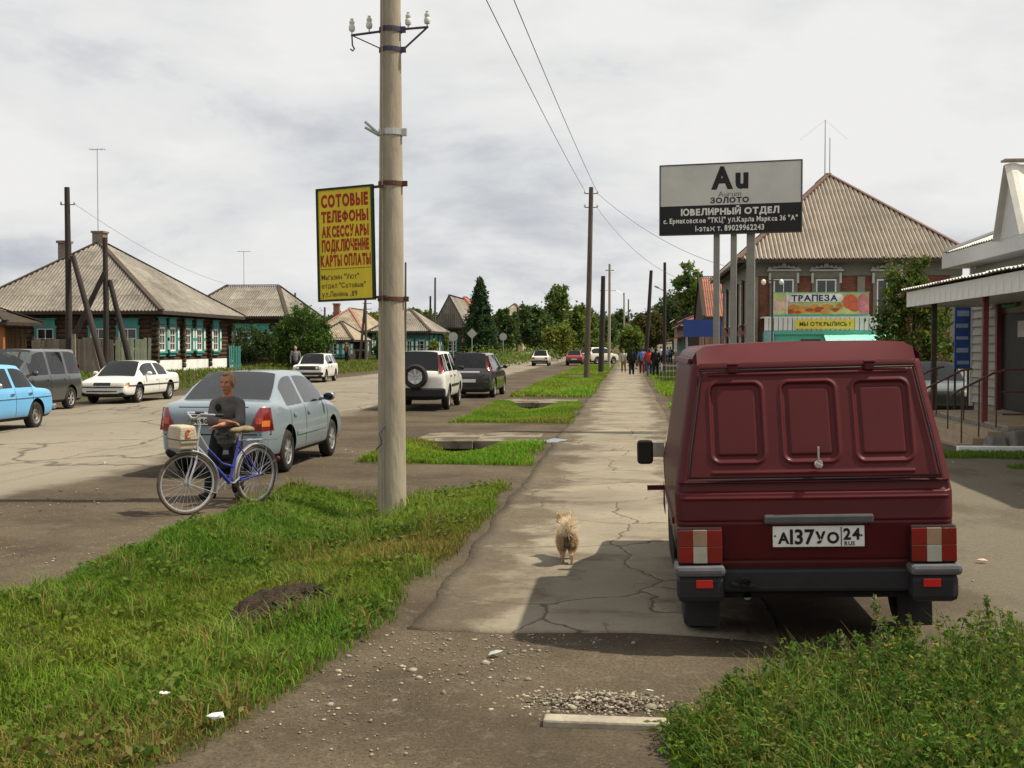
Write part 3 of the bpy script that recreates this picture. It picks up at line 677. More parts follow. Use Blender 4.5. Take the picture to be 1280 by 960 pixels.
simple_house('log_house', 'dark gabled house with broken slate roof beside the street signs', at(548, 400, 128).x, at(577, 400, 128).x, 128, 138, .4, 3.4, 6.8, ('gable_y', 0), wdark, slate,
    [('s', at(565, 420, 128).x, 1.8, .9, 1.2, dict(casing=turq))])
simple_house('brick_house', 'tall house with bright red tiled roof rising behind the dark houses', at(548, 390, 165).x, at(600, 390, 165).x, 165, 178, .4, 4.6, 8.4, ('hip_y', .4), brick_or, slate3, [], capm=slate3, group='far houses')
simple_house('pale_house', 'cream house showing between the far left trees', at(628, 400, 190).x, at(652, 400, 190).x, 190, 200, .4, 6.2, 8.2, ('hip_y', .4), mat('cream_plaster', (.5, .42, .24), .9), slate4, [], group='far houses')

# ---- fences of the left yard
def plank_fence(name, label, a, b, h, m, gap=.012, pw=.14, posts=None, rails=True, group=None):
    a = Vector(a); b = Vector(b); d = b - a; ln = d.length; dr = d.normalized(); rz = math.atan2(dr.y, dr.x)
    t = empty(name, (a.x, a.y, hz(a.x, a.y)), rz); tag(t, label, 'fence', group); n = int(ln / (pw + gap))
    me = [MB().box((0, 0, h * k / 2), (pw, .025, h * k)).mesh('plank', m) for k in (1, .97, 1.04)]
    for i in range(n):
        x = (i + .5) * (pw + gap); p_ = a + dr * x
        inst(me[random.randrange(3)], 'plank', t, (x, random.uniform(-.01, .01), hz(p_.x, p_.y) - t.location.z - .05), (0, random.uniform(-.02, .02), 0))
    for zz in (.35, h - .3): mb = MB(); mb.box((ln / 2, .05, zz), (ln, .06, .08)); mb.build('rail', plankg, t)
    for i in range(int(ln / 2.5) + 1): mb = MB(); mb.cyl((min(i * 2.5, ln), .12, -.1), (min(i * 2.5, ln), .12, h + .08), .07, n=8); mb.build('post', posts or wdark, t)
    return t
Yf = 55.5
plank_fence('plank_fence', 'grey weathered plank fence in front of the large log house', at(40, 430, Yf).xy, at(143, 430, Yf).xy, 1.75, plankg)
plank_fence('plank_fence', 'pale green plank fence at the corner of the large log house', at(143.5, 430, Yf + .2).xy, at(190, 430, Yf + .6).xy, 1.75, plankgr)
plank_fence('plank_fence', 'tall brown plank fence at the left edge of the picture', at(-40, 430, 56.5).xy, at(37, 430, 56.5).xy, 2.35, mat('brown_plank', (.20, .13, .07), .9, .4, 7, .4, rnd=.3), posts=mat('orange_post', (.30, .12, .05), .8))
plank_fence('plank_fence', 'brown fence between the two far left houses', at(437.5, 430, 110).xy, at(452, 430, 110).xy, 1.7, mat('old_brown_plank', (.10, .075, .05), .9, .4, 7, .4, rnd=.3))
plank_fence('plank_fence', 'grey fence running from the blue-shuttered house to the gabled house', at(534, 430, 112).xy, at(556, 430, 124).xy, 1.6, plankg, pw=.2)
mb = MB(); t = empty('yard_gate', at(128, 430, 55.2) * 1); t.location.z = hz(t.location.x, t.location.y)
# small corner shed roof, far left
sx = at(-20, 400, 54.5); t.name = 'shed'; tag(t, 'edge of a shed with slate roof and orange post at the far left', 'shed')
t.location = (sx.x - .2, 54.5, .42)
hip_roof(t, -3.2, at(9, 400, 54).x - t.location.x, -.6, 3, 2.55, (-3, 1.2, 3.3), (0, 1.2, 3.3), slate, wdark, 'x', 's')
for x_o in (at(5, 400, 54.5).x - t.location.x, -2.5): mb = MB(); mb.box((x_o, -.2, 1.2), (.2, .2, 2.5)); mb.build('post', MATS['orange_post'], t)
# turquoise palisade between house and bush
plank_fence('palisade', 'low turquoise palisade beside the large log house', at(286, 450, 66).xy, at(302, 450, 66.5).xy, 1.45, turq, gap=.05, pw=.07)
# ---- old brick house with the food shop
FY = 60.0
X0, X1 = at(941, 380, FY).x, at(1200, 380, FY).x
ze = at(1100, 322, FY - .6).z; t = empty('brick_house', ((X0 + X1) / 2, FY, 0)); tag(t, 'two-storey red brick house with brown corrugated hip roof behind the jewellery billboard', 'house')
cx = t.location.x; hw = (X1 - X0) / 2; DP = 19.0
mb = MB(); mb.box((0, DP / 2, ze / 2), (2 * hw, DP, ze)); mb.build('wall', brick_red, t)
mb = MB(); mb.box((0, DP / 2, ze - .52), (2 * hw + .16, DP + .16, .62)); mb.box((0, DP / 2, ze - .15), (2 * hw + .5, DP + .5, .14)); mb.build('cornice', greyp, t)
gp_l = mat('grey_board', (.20, .19, .155), .8, .2, 5, .2)
for xo, wd in ((-hw - .04, .55), (hw - .25, .5)): mb = MB(); mb.box((xo, -.06, (ze - .85) / 2), (wd, .2, ze - .85)); mb.build('corner_board', gp_l, t)
c = at(1076, 350, FY).x - cx; mb = MB(); mb.box((c, -.05, (ze - .85) / 2 + .6), (.36, .18, ze - 2.1)); mb.build('pilaster', gp_l, t)
for k, px in enumerate((979, 1032, 1108)):
    xw = at(px, 380, FY).x - cx; zt = at(px, 349, FY).z; zb_ = at(px, 402 if k == 2 else 404, FY).z; hh = zt - zb_
    o = window(t, (xw, -.06, (zt + zb_) / 2), 's', .98, hh, casing=greyp, cols=2, rows=2, casw=.18, fw=.07)
    # carved crest
    mb = MB(); z1_ = hh / 2 + .36
    mb.box((0, -.08, hh / 2 + .22), (1.4, .12, .30)); mb.build('crest_board', greyp, o)
    mb = MB(); mb.box((0, -.13, z1_ + .06), (1.62, .24, .08))
    for i in range(-6, 7): mb.ell((i * .115, -.12, z1_ + .16 + .10 * math.cos(i * .26) - .03 * (i % 2)), (.075, .05, .06 + .03 * (i % 2 == 0)), 8)
    mb.ell((0, -.13, z1_ + .33), (.12, .05, .10), 8); mb.build('carved_crest', mat('carved_grey', (.42, .42, .39), .8), o)
    for s in (-1, 1): mb = MB(); mb.box((s * .67, -.12, hh / 2 + .05), (.11, .12, .5)); mb.build('bracket', MATS['carved_grey'], o)
for k in range(5):
    zt, zb_ = at(1032, 349, FY).z, at(1032, 404, FY).z; window(t, (-hw - .06, 1.8 + k * 3.4, (zt + zb_) / 2), 'w', 1.0, zt - zb_, casing=greyp, cols=2, rows=2, casw=.2)
    window(t, (-hw - .06, 1.8 + k * 3.4, 1.6), 'w', 1.0, 1.4, casing=greyp, cols=2, rows=2)
pk = at(1036, 219, FY + 7.5)
hip_roof(t, -hw - .75, hw + .75, -.75, DP + .75, ze - .05, (pk.x - cx, 7.5, pk.z), (pk.x - cx, DP - 7.5, pk.z), slate2, mat('rust_cap', (.13, .075, .058), .8), 'y', 'sew', waves=5, amp=.055)
for px, top in ((1031, 150), (1037, 172)):
    q = at(px, 225, FY + 8); mb = MB(); zt = at(px, top, FY + 8).z; mb.cyl((0, 0, -1), (0, 0, zt - q.z), .03, .02, 6); o = mb.build('antenna_mast', MATS['antenna_metal'], t); o.location = q - t.location
    if px == 1031:
        mb = MB(); h_ = zt - q.z
        for s in (-1, 1): mb.cyl((0, 0, h_), (s * 1.3, .5, h_ - 1.0), .005, n=5)
        mb.build('guy_wires', MATS['antenna_metal'], o)
# shop front extension
mint = mat('mint_paint', (.10, .40, .29), .5, .15, 5, .1); fx0, fx1 = at(955, 410, FY - 1.6).x - cx, at(1122, 410, FY - 1.6).x - cx
zt, zb_ = at(1040, 397, FY - 1.6).z, at(1040, 413, FY - 1.6).z
ext = MB(); ext.box(((fx0 + fx1) / 2, -.8, zb_ / 2 - .05), (fx1 - fx0 - .2, 1.5, zb_ - .1)); eo = ext.build('shop_front', mint, t)
n = int((fx1 - fx0) / .22); me = MB().box((0, 0, 0), (.19, .05, zt - zb_)).mesh('fascia_strip', tin_w)
for i in range(n): inst(me, 'fascia_strip', t, (fx0 + (i + .5) * (fx1 - fx0) / n, -1.64 + .012 * (i % 2), (zt + zb_) / 2))
mb = MB(); mb.box(((fx0 + fx1) / 2, -.8, zt + .02), (fx1 - fx0 + .05, 1.7, .06)); mb.build('shop_roof', tin_w, t)
mb = MB(); mb.box(((fx0 + fx1) / 2, -1.62, zb_ - .1), (fx1 - fx0 + .02, .1, .18)); mb.build('lintel', mint, eo)
mb = MB(); d0 = at(1001, 425, FY - 1.6).x - cx; d1 = at(1026, 425, FY - 1.6).x - cx; mb.box(((d0 + d1) / 2, -1.56, 1.1), (d1 - d0, .06, 2.1)); mb.build('door', wdark, eo)
d2, d3 = at(1032, 425, FY - 1.6).x - cx, at(1104, 425, FY - 1.6).x - cx; mb = MB(); mb.box(((d2 + d3) / 2, -1.56, 1.35), (d3 - d2, .06, 1.5)); mb.build('shop_window', glassd, eo)
mb = MB(); mb.add([(d2 - .1, -1.7, zb_ - .2), (d3 + .1, -1.7, zb_ - .2), (d3 + .1, -2.5, zb_ - .55), (d2 - .1, -2.5, zb_ - .55)], [(0, 1, 2, 3)]); mb.add([(d2 - .1, -1.7, zb_ - .23), (d3 + .1, -1.7, zb_ - .23), (d3 + .1, -2.5, zb_ - .62), (d2 - .1, -2.5, zb_ - .62)], [(3, 2, 1, 0)])
mb.build('awning', mat('mint_awning', (.25, .62, .48), .6), t)
mb = MB(); c = at(961, 425, FY - 1.7); mb.cyl((c.x - cx, -1.72, 0), (c.x - cx, -1.72, zb_ - .05), .22, n=12); mb.build('blue_column', mat('blue_column', (.22, .34, .40), .6), eo)
# banner over the shop
by = FY - 1.55; b0, b1 = at(967, 392, by), at(1086, 388, by); zb0, zt0 = at(1025, 393, by).z, at(1025, 366, by).z
t2 = empty('banner_sign', ((b0.x + b1.x) / 2, by, zb0)); tag(t2, 'long food banner with blue ТРАПЕЗА lettering above the shop front', 'banner'); bw, bh = b1.x - b0.x, zt0 - zb0
mb = MB(); mb.box((0, 0, bh / 2), (bw, .05, bh)); mb.build('panel', mat('banner_print', (.52, .56, .22), .6, .5, 1.2, 0, big=1), t2)
mb = MB(); mb.box((0, 0, -.06), (bw + .1, .09, .1)); mb.box((0, 0, bh + .02), (bw + .06, .06, .04)); mb.build('frame', mint, t2)
mb = MB(); mb.box((-bw / 2 + .62, -.05, bh / 2), (.05, .06, bh)); mb.build('divider', whit, t2)
def blobs(lst, nm, colr, y, par):
    mb = MB()
    for (x, z, rx_, rz_) in lst: mb.prism([(x + rx_ * math.cos(k * .524), 0, z + rz_ * math.sin(k * .524)) for k in range(12)], (0, y, 0), (0, y + .006, 0)); y -= .0007
    o = mb.build(nm, mat(nm + '_ink', colr, .6, .5, 3, 0, big=1), par); o['kind'] = 'stuff'; return o
blobs([(random.uniform(-1.5, 1.0), random.uniform(.10, .38), random.uniform(.15, .32), random.uniform(.08, .16)) for _ in range(16)], 'printed_pastry', (.62, .28, .07), -.034, t2)
blobs([(random.uniform(-1.5, 1.0), random.uniform(.08, .30), random.uniform(.1, .2), random.uniform(.05, .1)) for _ in range(9)], 'printed_sauce', (.42, .09, .04), -.05, t2)
blobs([(1.35, .6, .36, .36), (1.55, .35, .3, .22)], 'printed_ham', (.60, .14, .07), -.036, t2); blobs([(1.95, .55, .28, .45), (2.0, .2, .25, .2)], 'printed_sausage', (.58, .22, .24), -.037, t2)
blobs([(-2.05, .4, .2, .35), (-1.6, .5, .25, .3)], 'printed_onion', (.70, .50, .42), -.036, t2); blobs([(-.3 + k * .27, .78, .26, .2) for k in range(-4, 5)], 'printed_halo', (.75, .75, .72), -.052, t2)
text('ТРАПЕЗА', .40, mat('navy_ink', (.02, .035, .12), .6), t2, loc=(-.32, -.066, .78), bold=.012, xs=1.12, space=1.05, ext=.001)
t3 = empty('shop_sign', (at(1031, 405, FY - 1.72).x, FY - 1.72, (zt + zb_) / 2)); tag(t3, 'yellow strip sign reading МЫ ОТКРЫЛИСЬ on the white fascia', 'sign')
mb = MB(); mb.box((0, 0, 0), (2.75, .03, .46)); mb.build('panel', mat('yellow_banner', (.70, .56, .08), .6, .1), t3)
text('МЫ ОТКРЫЛИСЬ !', .27, mat('dark_green_ink', (.03, .06, .025), .6), t3, loc=(0, -.018, 0), bold=.008, xs=.98, ext=.001)
# twin globe lamp post in front of the shop
c = at(965, 440, FY - 4); t = empty('lamp_post', (c.x, c.y, 0)); tag(t, 'slim lamp post with two white globes before the brick house', 'lamp post')
zg = at(965, 352, c.y).z; mb = MB(); mb.cyl((0, 0, 0), (0, 0, zg + .2), .05, .04, 8); mb.cyl((-.4, 0, zg + .05), (.4, 0, zg + .05), .025, n=6); mb.build('pole', wdark, t)
for s in (-1, 1): mb = MB(); mb.ell((s * .4, 0, zg - .02), (.11, .11, .14), 10); mb.build('globe', mat('globe_glass', (.7, .7, .66), .3), t)
# ---- shop with pale siding on the right
def tree_placeholder(): pass
WX, CY0, CY1 = 8.2, 12.0, atx(1213, 400, 8.2).y
t = empty('siding_shop', (WX, CY1, 0)); tag(t, 'shop clad in pale grey siding with porch, steps and white canopy at the right edge', 'shop'); o_ = t.location.copy()
side_m = mat('grey_siding', (.30, .285, .245), .6, .14, 5, .1, rnd=.08); burg = mat('burgundy_paint', (.16, .045, .045), .5, .2, 6, .1); grey_m = mat('grey_sheet', (.46, .46, .45), .5, .1, 4, .05)
def S0(x, y, z): return Vector((x, y, z)) - o_
EZ = 3.75
mb = MB(); mb.box(S0(WX + 4, (CY0 + CY1) / 2, EZ / 2), (7.8, CY1 - CY0 - .06, EZ)); mb.build('wall', side_m, t)
bh_ = .20; nb = int((EZ - .5) / bh_); seams = [CY0, CY0 + 4.4, 20.6, CY1]
for k in range(nb):
    z = .5 + k * bh_
    for a, b in zip(seams[:-1], seams[1:]):
        segs = [(a, b)]
        if z < 2.55 and b == CY1: segs = [(27.55, CY1), (a, 24.6)]
        for (p_, q_) in segs:
            if q_ - p_ < .05: continue
            mb = MB(); mb.add([S0(WX + .07, p_, z + bh_), S0(WX + .02, p_, z), S0(WX + .10, p_, z), S0(WX + .07, q_, z + bh_), S0(WX + .02, q_, z), S0(WX + .10, q_, z)], [(0, 1, 2), (3, 5, 4), (0, 3, 4, 1), (1, 4, 5, 2), (0, 2, 5, 3)]); mb.build('siding_board', side_m, t)
    mb = MB(); mb.add([S0(WX + .05, CY1, z + bh_), S0(WX + .05, CY1 + .05, z), S0(WX + 6, CY1 + .05, z), S0(WX + 6, CY1, z + bh_)], [(0, 1, 2, 3)]); mb.build('siding_board', side_m, t)
mb = MB(); mb.box(S0(WX + .03, CY1 + .02, EZ / 2 + .2), (.09, .10, EZ - .4)); mb.build('corner_trim', whit, t); mb = MB(); mb.box(S0(WX + .03, 20.6, EZ / 2 + .2), (.05, .06, EZ - .4)); mb.build('seam_trim', whit, t)
mb = MB(); mb.box(S0(WX + .09, (24.6 + 27.55) / 2, 1.5), (.12, 2.95, 2.1)); d_ = mb.build('door', mat('black_door', (.012, .012, .013), .5, .2), t)
for yy_, zz, w_, h_, cc in ((26.2, 2.2, .45, .34, (.5, .5, .48)), (25.25, 2.3, .42, .5, (.6, .52, .14))):
    mb = MB(); mb.box(S0(WX + .02, yy_, zz), (.01, w_, h_)); mb.build('notice', mat('notice_%d' % int(zz * 10), cc, .7, .25, 9), d_)
for yy_ in (27.6, 24.55): mb = MB(); mb.box(S0(WX - .02, yy_, 1.6), (.12, .14, 2.4)); mb.build('door_frame', burg, t)
wn_ = window(t, S0(WX - .02, 26.75, 2.95), 'w', .95, .55, frame=mat('green_frame', (.05, .18, .10), .6), cols=2, rows=1, sill=False)
mb = MB(); mb.box(S0(WX - .08, 24.9, 3.02), (.08, 1.5, .55)); o = mb.build('red_sign_board', mat('red_sign', (.30, .05, .05), .5), t)
# eave and main roof
mb = MB(); mb.box(S0(7.72, (CY0 + CY1 + .5) / 2, EZ + .16), (.06, CY1 - CY0 + .9, .34)); mb.box(S0(8.1, (CY0 + CY1 + .5) / 2, EZ + .02), (.72, CY1 - CY0 + .8, .05)); mb.build('eave_board', grey_m, t)
EE = EZ + .34; A, B, C, D = S0(7.7, CY0, EE), S0(7.7, CY1 + .45, EE), S0(14.5, CY1 + .45, EE), S0(14.5, CY0, EE); P, Q = S0(11, CY0 + 3, EE + 1.35), S0(11, CY1 - 4.4, EE + 1.35)
mb = MB(); mb.add([A, B, Q, P], [(0, 1, 2, 3)]); mb.add([B, C, Q], [(0, 1, 2)]); mb.add([C, D, P, Q], [(0, 1, 2, 3)]); mb.add([D, A, P], [(0, 1, 2)]); r = mb.build('roof', grey_m, t)
wave_roof(r, [A, B, Q, P], tin_w, amp=.02); wave_roof(r, [B, C, Q], tin_w, amp=.02)
beam(r, B + Vector((0, 0, .06)), Q + Vector((0, 0, .06)), .2, .06, grey_m, 'hip_cap')
# steep gable over the door
y0g, ypk, y1g = atx(1281, 292, 7.66).y, atx(1262.5, 209, 7.66).y, atx(1248.5, 306, 7.66).y; zb0_ = EZ + .30; zpk = atx(1262.5, 207, 7.66).z
GA, GB, GP = S0(7.66, y0g, zb0_), S0(7.66, y1g, zb0_), S0(7.66, ypk, zpk); bk = Vector((3.0, 0, 0))
mb = MB(); mb.prism([GA, GB, GP], (.02, 0, 0), (.1, 0, 0)); g_ = mb.build('gable', grey_m, t)
n_ = 14; V_ = []
for side_ in (GA, GB):
    mb = MB(); o1 = side_ - GP; nn = o1.cross(bk).normalized(); nn = nn if nn.z > 0 else -nn; pts_ = []
    for k in range(n_ * 2 + 1):
        q = bk * (k / (2 * n_)) - Vector((.12, 0, 0)); w_ = nn * (.03 + .045 * (k % 4 in (1, 2))); pts_ += [GP + q + w_, side_ + o1 * .04 + q + w_]
    mb.add(pts_, [(2 * k, 2 * k + 2, 2 * k + 3, 2 * k + 1) for k in range(n_ * 2)]); mb.build('gable_roof', mat('pale_profile_sheet', (.55, .53, .47), .5, .15, 4), g_)
beam(g_, GP + Vector((-.14, 0, .1)), GP + bk + Vector((0, 0, .1)), .3, .04, mat('brown_trim', (.22, .17, .13), .6), 'ridge_cap')
# canopy
CX, zc0, zc1 = 6.35, 2.74, 3.02; cy1 = atx(1134, 370, CX).y; cy0 = 14.0; ym = atx(1209, 350, CX).y
nst = 34; me = MB().box((0, 0, 0), (.03, (cy1 - cy0) / nst - .012, .34)).mesh('canopy_strip', tin_w)
for i in range(nst): inst(me, 'canopy_strip', t, S0(CX, cy0 + (i + .5) * (cy1 - cy0) / nst, 2.90))
mb = MB(); mb.box(S0((CX + WX) / 2, (cy0 + cy1) / 2, 2.80), (WX - CX - .05, cy1 - cy0, .05)); mb.build('canopy_ceiling', grey_m, t)
wave_roof(t, [S0(CX - .12, cy0, 3.10), S0(CX - .12, cy1 + .1, 3.10), S0(WX + .02, cy1 + .1, 3.34), S0(WX + .02, cy0, 3.34)], tin_w, amp=.02, sw=1.3)
mb = MB(); mb.box(S0((CX + WX) / 2, cy1, 2.90), (WX - CX, .03, .34)); mb.build('canopy_end', tin_w, t)
# porch
porch = mat('porch_tile', (.33, .26, .17), .8, .2, 4, .2, rnd=.1); rough_c = mat('rough_concrete', (.17, .16, .14), .95, .4, 5, .9)
mb = MB(); mb.box(S0(7.4, 24.4, .20), (1.6, 5.4, .40)); mb.build('platform', rough_c, t, bevel=.03)
for i in range(7):
    for j in range(2): mb = MB(); mb.box(S0(7.0 + j * .8, 22.1 + i * .77, .42), (.78, .75, .04)); mb.build('porch_tile', porch, t)
for k in range(3): mb = MB(); mb.box(S0(6.48 - .26 * k, 24.3, (.32 - .11 * k) / 2), (.27, 4.6, .32 - .11 * k)); mb.build('step', porch, t, bevel=.01)
rb = random.Random(3)
for k in range(6):
    mb = MB(); mb.box((0, 0, 0), (.34 + rb.random() * .15, .4, .25 + .1 * rb.random()), (rb.uniform(-.2, .2), rb.uniform(-.2, .2), rb.uniform(-.5, .5)), taper=(.75, .7)); o = mb.build('rubble_block', rough_c, t, bevel=.05); o.location = S0(6.35 + k * .34, 21.55, .12 + .07 * min(k, 2) + .02 * rb.random())
for px, zt_, mm, xx_ in ((1230.5, 2.8, burg, 6.62), (1166.5, 2.8, wdark, 6.62)):
    y_p = atx(px, 500, xx_).y; mb = MB(); mb.box(S0(xx_, y_p, (zt_ + .42) / 2), (.10, .10, zt_ - .42)); mb.build('canopy_post', mm, t)
railm = mat('brown_rail', (.085, .045, .035), .5, .2, 6)
for yr in (22.2, 24.3, 26.4):
    t_r = MB(); t_r.tube([S0(6.7, yr, 1.40), S0(6.5, yr, 1.36), S0(5.85, yr, 1.02), S0(5.76, yr, .94), S0(5.80, yr, .88)], .022, 8); r_ = t_r.build('handrail', railm, t, smooth=60)
    for x_, z0_, z1_ in ((6.55, .38, 1.37), (6.25, .2, 1.22), (5.95, .05, 1.07)): mb = MB(); mb.cyl(S0(x_, yr, z0_), S0(x_, yr, z1_), .014, n=6); mb.build('baluster', railm, r_)
for zr in (1.42, 1.02, .62): mb = MB(); mb.cyl(S0(6.66, 22.2, zr), S0(8.1, 22.2, zr), .018, n=6); mb.build('porch_rail', railm, t)
# white kerb before the porch, and the blue notice column at the corner
mb = MB(); mb.box((0, 0, 0), (2.6, .14, .16)); o = mb.build('white_kerb', whitewash, None, bevel=.015); o.location = (6.85, 20.95, .07); tag(o, 'white painted kerb stone on the grass below the porch', 'kerb stone')
c = at(1203, 410, 29.3); t = empty('notice_column', (c.x, 29.3, 0)); tag(t, 'tall narrow blue notice board beside the corner of the siding shop', 'notice board')
mb = MB(); mb.box((0, 0, 2.2), (.36, .06, 1.8)); mb.build('panel', mat('blue_notice', (.035, .085, .27), .5, .3, 3), t)
for k in range(6): mb = MB(); mb.box((random.uniform(-.03, .03), -.034, 1.45 + .29 * k), (.27, .008, random.uniform(.06, .14))); mb.build('notice', mat('notice_pale', (.30, .36, .50), .6, .2, 9), t)
for s in (-1, 1): mb = MB(); mb.cyl((s * .15, .03, 0), (s * .15, .03, 1.32), .025, n=6); mb.build('leg', wdark, t)

# ---- far buildings on the right side of the street
simple_house('brick_shop', 'brick shop with faded red corrugated gable roof beyond the billboard posts', 6.0, 14.5, 92, 104, 0, at(893, 396, 92).z, at(893, 347, 98).z, ('gable_x', 0), brick_or, slate3,
    [('s', 7.6, 2.0, 1.0, 1.6, dict(casing=greyp)), ('w', 97, 1.8, 1.2, 1.5, dict(casing=greyp))], faces='s', group='buildings on the right far side', side='w', cat='shop', ov=.35)
simple_house('low_shop', 'low shop with white gable roof far down the right side', 6.2, 15, 150, 166, 0, at(850, 400, 150).z, at(850, 384, 158).z, ('gable_y', 0), brick_or, tin_w,
    [('w', 154 + 3.2 * k, 1.9, 1.4, 1.4, dict(casing=whit)) for k in range(4)], faces='w', group='buildings on the right far side', side='w', cat='shop')
for (xa, ya, yb, hh, mm, rm, lb) in ((5.6, 112, 126, 4.2, wdark, slate3, 'dark wooden shop with red tin roof before the white gable'), (5.8, 128, 147, 3.9, brickd, slate, 'long dark shop row with awnings on the right far side')):
    h_ = simple_house('dark_shop', lb, xa, xa + 8, ya, yb, 0, hh, hh + 1.6, ('hip_y', .3), mm, rm, [('w', ya + 2.5 + 3.5 * k, 1.8, 1.3, 1.5, dict(casing=turq)) for k in range(3)], faces='sw', group='buildings on the right far side', side='w', cat='shop')
    mb = MB(); mb.box((-4.6, (yb - ya) / 2, 2.7), (1.3, yb - ya - 2, .08), (0, R(-12), 0)); mb.build('awning', mat('red_awning', (.34, .06, .05), .6), h_)
simple_house('pale_house', 'pale distant house closing the end of the street', -8, 2, 330, 342, 0, 4.5, 7.5, ('hip_y', .4), MATS['cream_plaster'], slate3, [], group='far houses')
# ================================================================== vegetation
leafm = mat('leaf', (1, 1, 1), .6, .1, 3, 0, attr=True, trans=.36, spec=.06)
grassm = mat('grass_blade', (1, 1, 1), .65, .1, 3, 0, attr=True, trans=.36, spec=.05)
barkm = mat('bark', (.085, .068, .050), .95, .4, 8, .7)
def leaf_quads(C, size, cl, flat=.0, aspect=.55):
    """one folded leaf (two quads sharing a midrib as one rhombus) at each point"""
    n = len(C); d = rng.normal(0, 1, (n, 3)); d /= np.linalg.norm(d, axis=1)[:, None]; d[:, 2] = d[:, 2] * (1 - flat) - .15
    d /= np.linalg.norm(d, axis=1)[:, None]; e = rng.normal(0, 1, (n, 3)); e -= d * (e * d).sum(1)[:, None]; e /= np.linalg.norm(e, axis=1)[:, None]
    nn = np.cross(d, e); s = size[:, None]; w_ = s * aspect * .5
    P = np.stack([C - d * s * .5, C + e * w_ + nn * w_ * .3, C + d * s * .5, C - e * w_ + nn * w_ * .3], 1).reshape(-1, 3)
    return P, np.arange(4 * n).reshape(n, 4), np.repeat(cl, 4, 0)
def crown_pts(ells, n, clump=.28, dens=None):
    vol = np.array([e[3] * e[4] * e[5] for e in ells]) ** .67; vol /= vol.sum(); out = []
    for e, f in zip(ells, vol):
        m = int(n * f); K = max(10, int(m / 55)); c = np.array(e[:3]); r = np.array(e[3:6])
        d = rng.normal(0, 1, (K, 3)); d /= np.linalg.norm(d, axis=1)[:, None]; rad = rng.uniform(.35, 1.0, (K, 1)) ** .6
        cc = d * rad; k = rng.integers(0, K, m); p = cc[k] + rng.normal(0, clump * .5, (m, 3)) * rng.uniform(.5, 1.3, (K, 1))[k]
        out.append(c + p * r)
    return np.concatenate(out)
def leaf_cols(n, base, var=.35, yellow=.06):
    b = np.array(base)[None] * (1 + var * rng.uniform(-1, 1, (n, 1))); b[:, 0] *= rng.uniform(.8, 1.25, n); m = rng.random(n) < yellow; b[m] = b[m] * np.array([2.2, 1.5, .8]); return b
def tube_tree(mb, base, top, r, limbs, rr):
    mb.tube([base, base + (top - base) * .35 + Vector((rr.uniform(-.08, .08), rr.uniform(-.08, .08), 0)) * r * 6, base + (top - base) * .7, top], [r * 1.25, r, r * .6, r * .15], 8)
    for k in range(limbs):
        f = rr.uniform(.25, .85); a = rr.uniform(0, 6.28); st = base + (top - base) * f; ln = (top - base).length * rr.uniform(.25, .42) * (1.1 - f * .5)
        e = st + Vector((math.cos(a) * ln * .8, math.sin(a) * ln * .8, ln * .6)); m = (st + e) / 2 + Vector((0, 0, ln * .1)); mb.tube([st, m, e], [r * .5 * (1 - f * .5), r * .3, r * .06], 6)
def tree(name, label, base, ells, n, size, colr, r=.12, limbs=8, seed=0, group=None, top=None, yellow=.06, cat='tree', trunk='trunk', clump=.28, stems=1):
    rr = random.Random(seed); t = empty(name, base); tag(t, label, cat, group); zt = top or max(e[2] + e[5] * .6 for e in ells); mb = MB()
    for s in range(stems):
        o = Vector((rr.uniform(-.3, .3), rr.uniform(-.3, .3), 0)) if stems > 1 else Vector()
        tube_tree(mb, o + Vector((0, 0, -.1)), Vector((rr.uniform(-.5, .5) + o.x * 2, rr.uniform(-.4, .4) + o.y * 2, zt * (1 if s == 0 else rr.uniform(.6, .95)))), r, limbs, rr)
    mb.build(trunk, barkm, t, smooth=60)
    C = crown_pts(ells, n, clump); C = C[C[:, 2] > .05]; P, Q, K = leaf_quads(C, rng.uniform(.6, 1.3, len(C)) * size, leaf_cols(len(C), colr, yellow=yellow))
    me = mesh_np('crown', P, Q, colr=K); me.materials.append(leafm); inst(me, 'crown', t); return t
G1, G2, G3, GD = (.095, .150, .032), (.12, .175, .036), (.15, .19, .038), (.062, .105, .034)
def ground_tree(name, label, px, Y, w, ztop_px, kind='round', n=5000, size=.22, colr=G1, seed=0, group='trees along the street', **kw):
    b = at(px, 440, Y); z0 = hz(b.x, Y); H = at(px, ztop_px, Y).z - z0; rw = w * Y / 1500 / 2; rr = random.Random(seed + 5); E = []
    if kind == 'round':
        E.append((0, 0, H * .56, rw * .8, rw * .8, H * .40))
        for k in range(5): a = rr.uniform(0, 6.28); q = rr.uniform(.3, .62); E.append((math.cos(a) * rw * q, math.sin(a) * rw * q, H * rr.uniform(.35, .82), rw * rr.uniform(.35, .5), rw * .45, H * rr.uniform(.14, .22)))
    elif kind == 'tall':
        for k in range(6): f = k / 5; E.append((rr.uniform(-.2, .2) * rw, rr.uniform(-.2, .2) * rw, H * (.22 + .70 * f), rw * (1 - .65 * abs(f - .35)), rw * .8, H * .13))
    return tree(name, label, (b.x, Y, z0), E, n, size, colr, r=max(.08, H * .018), seed=seed, group=group, **kw)
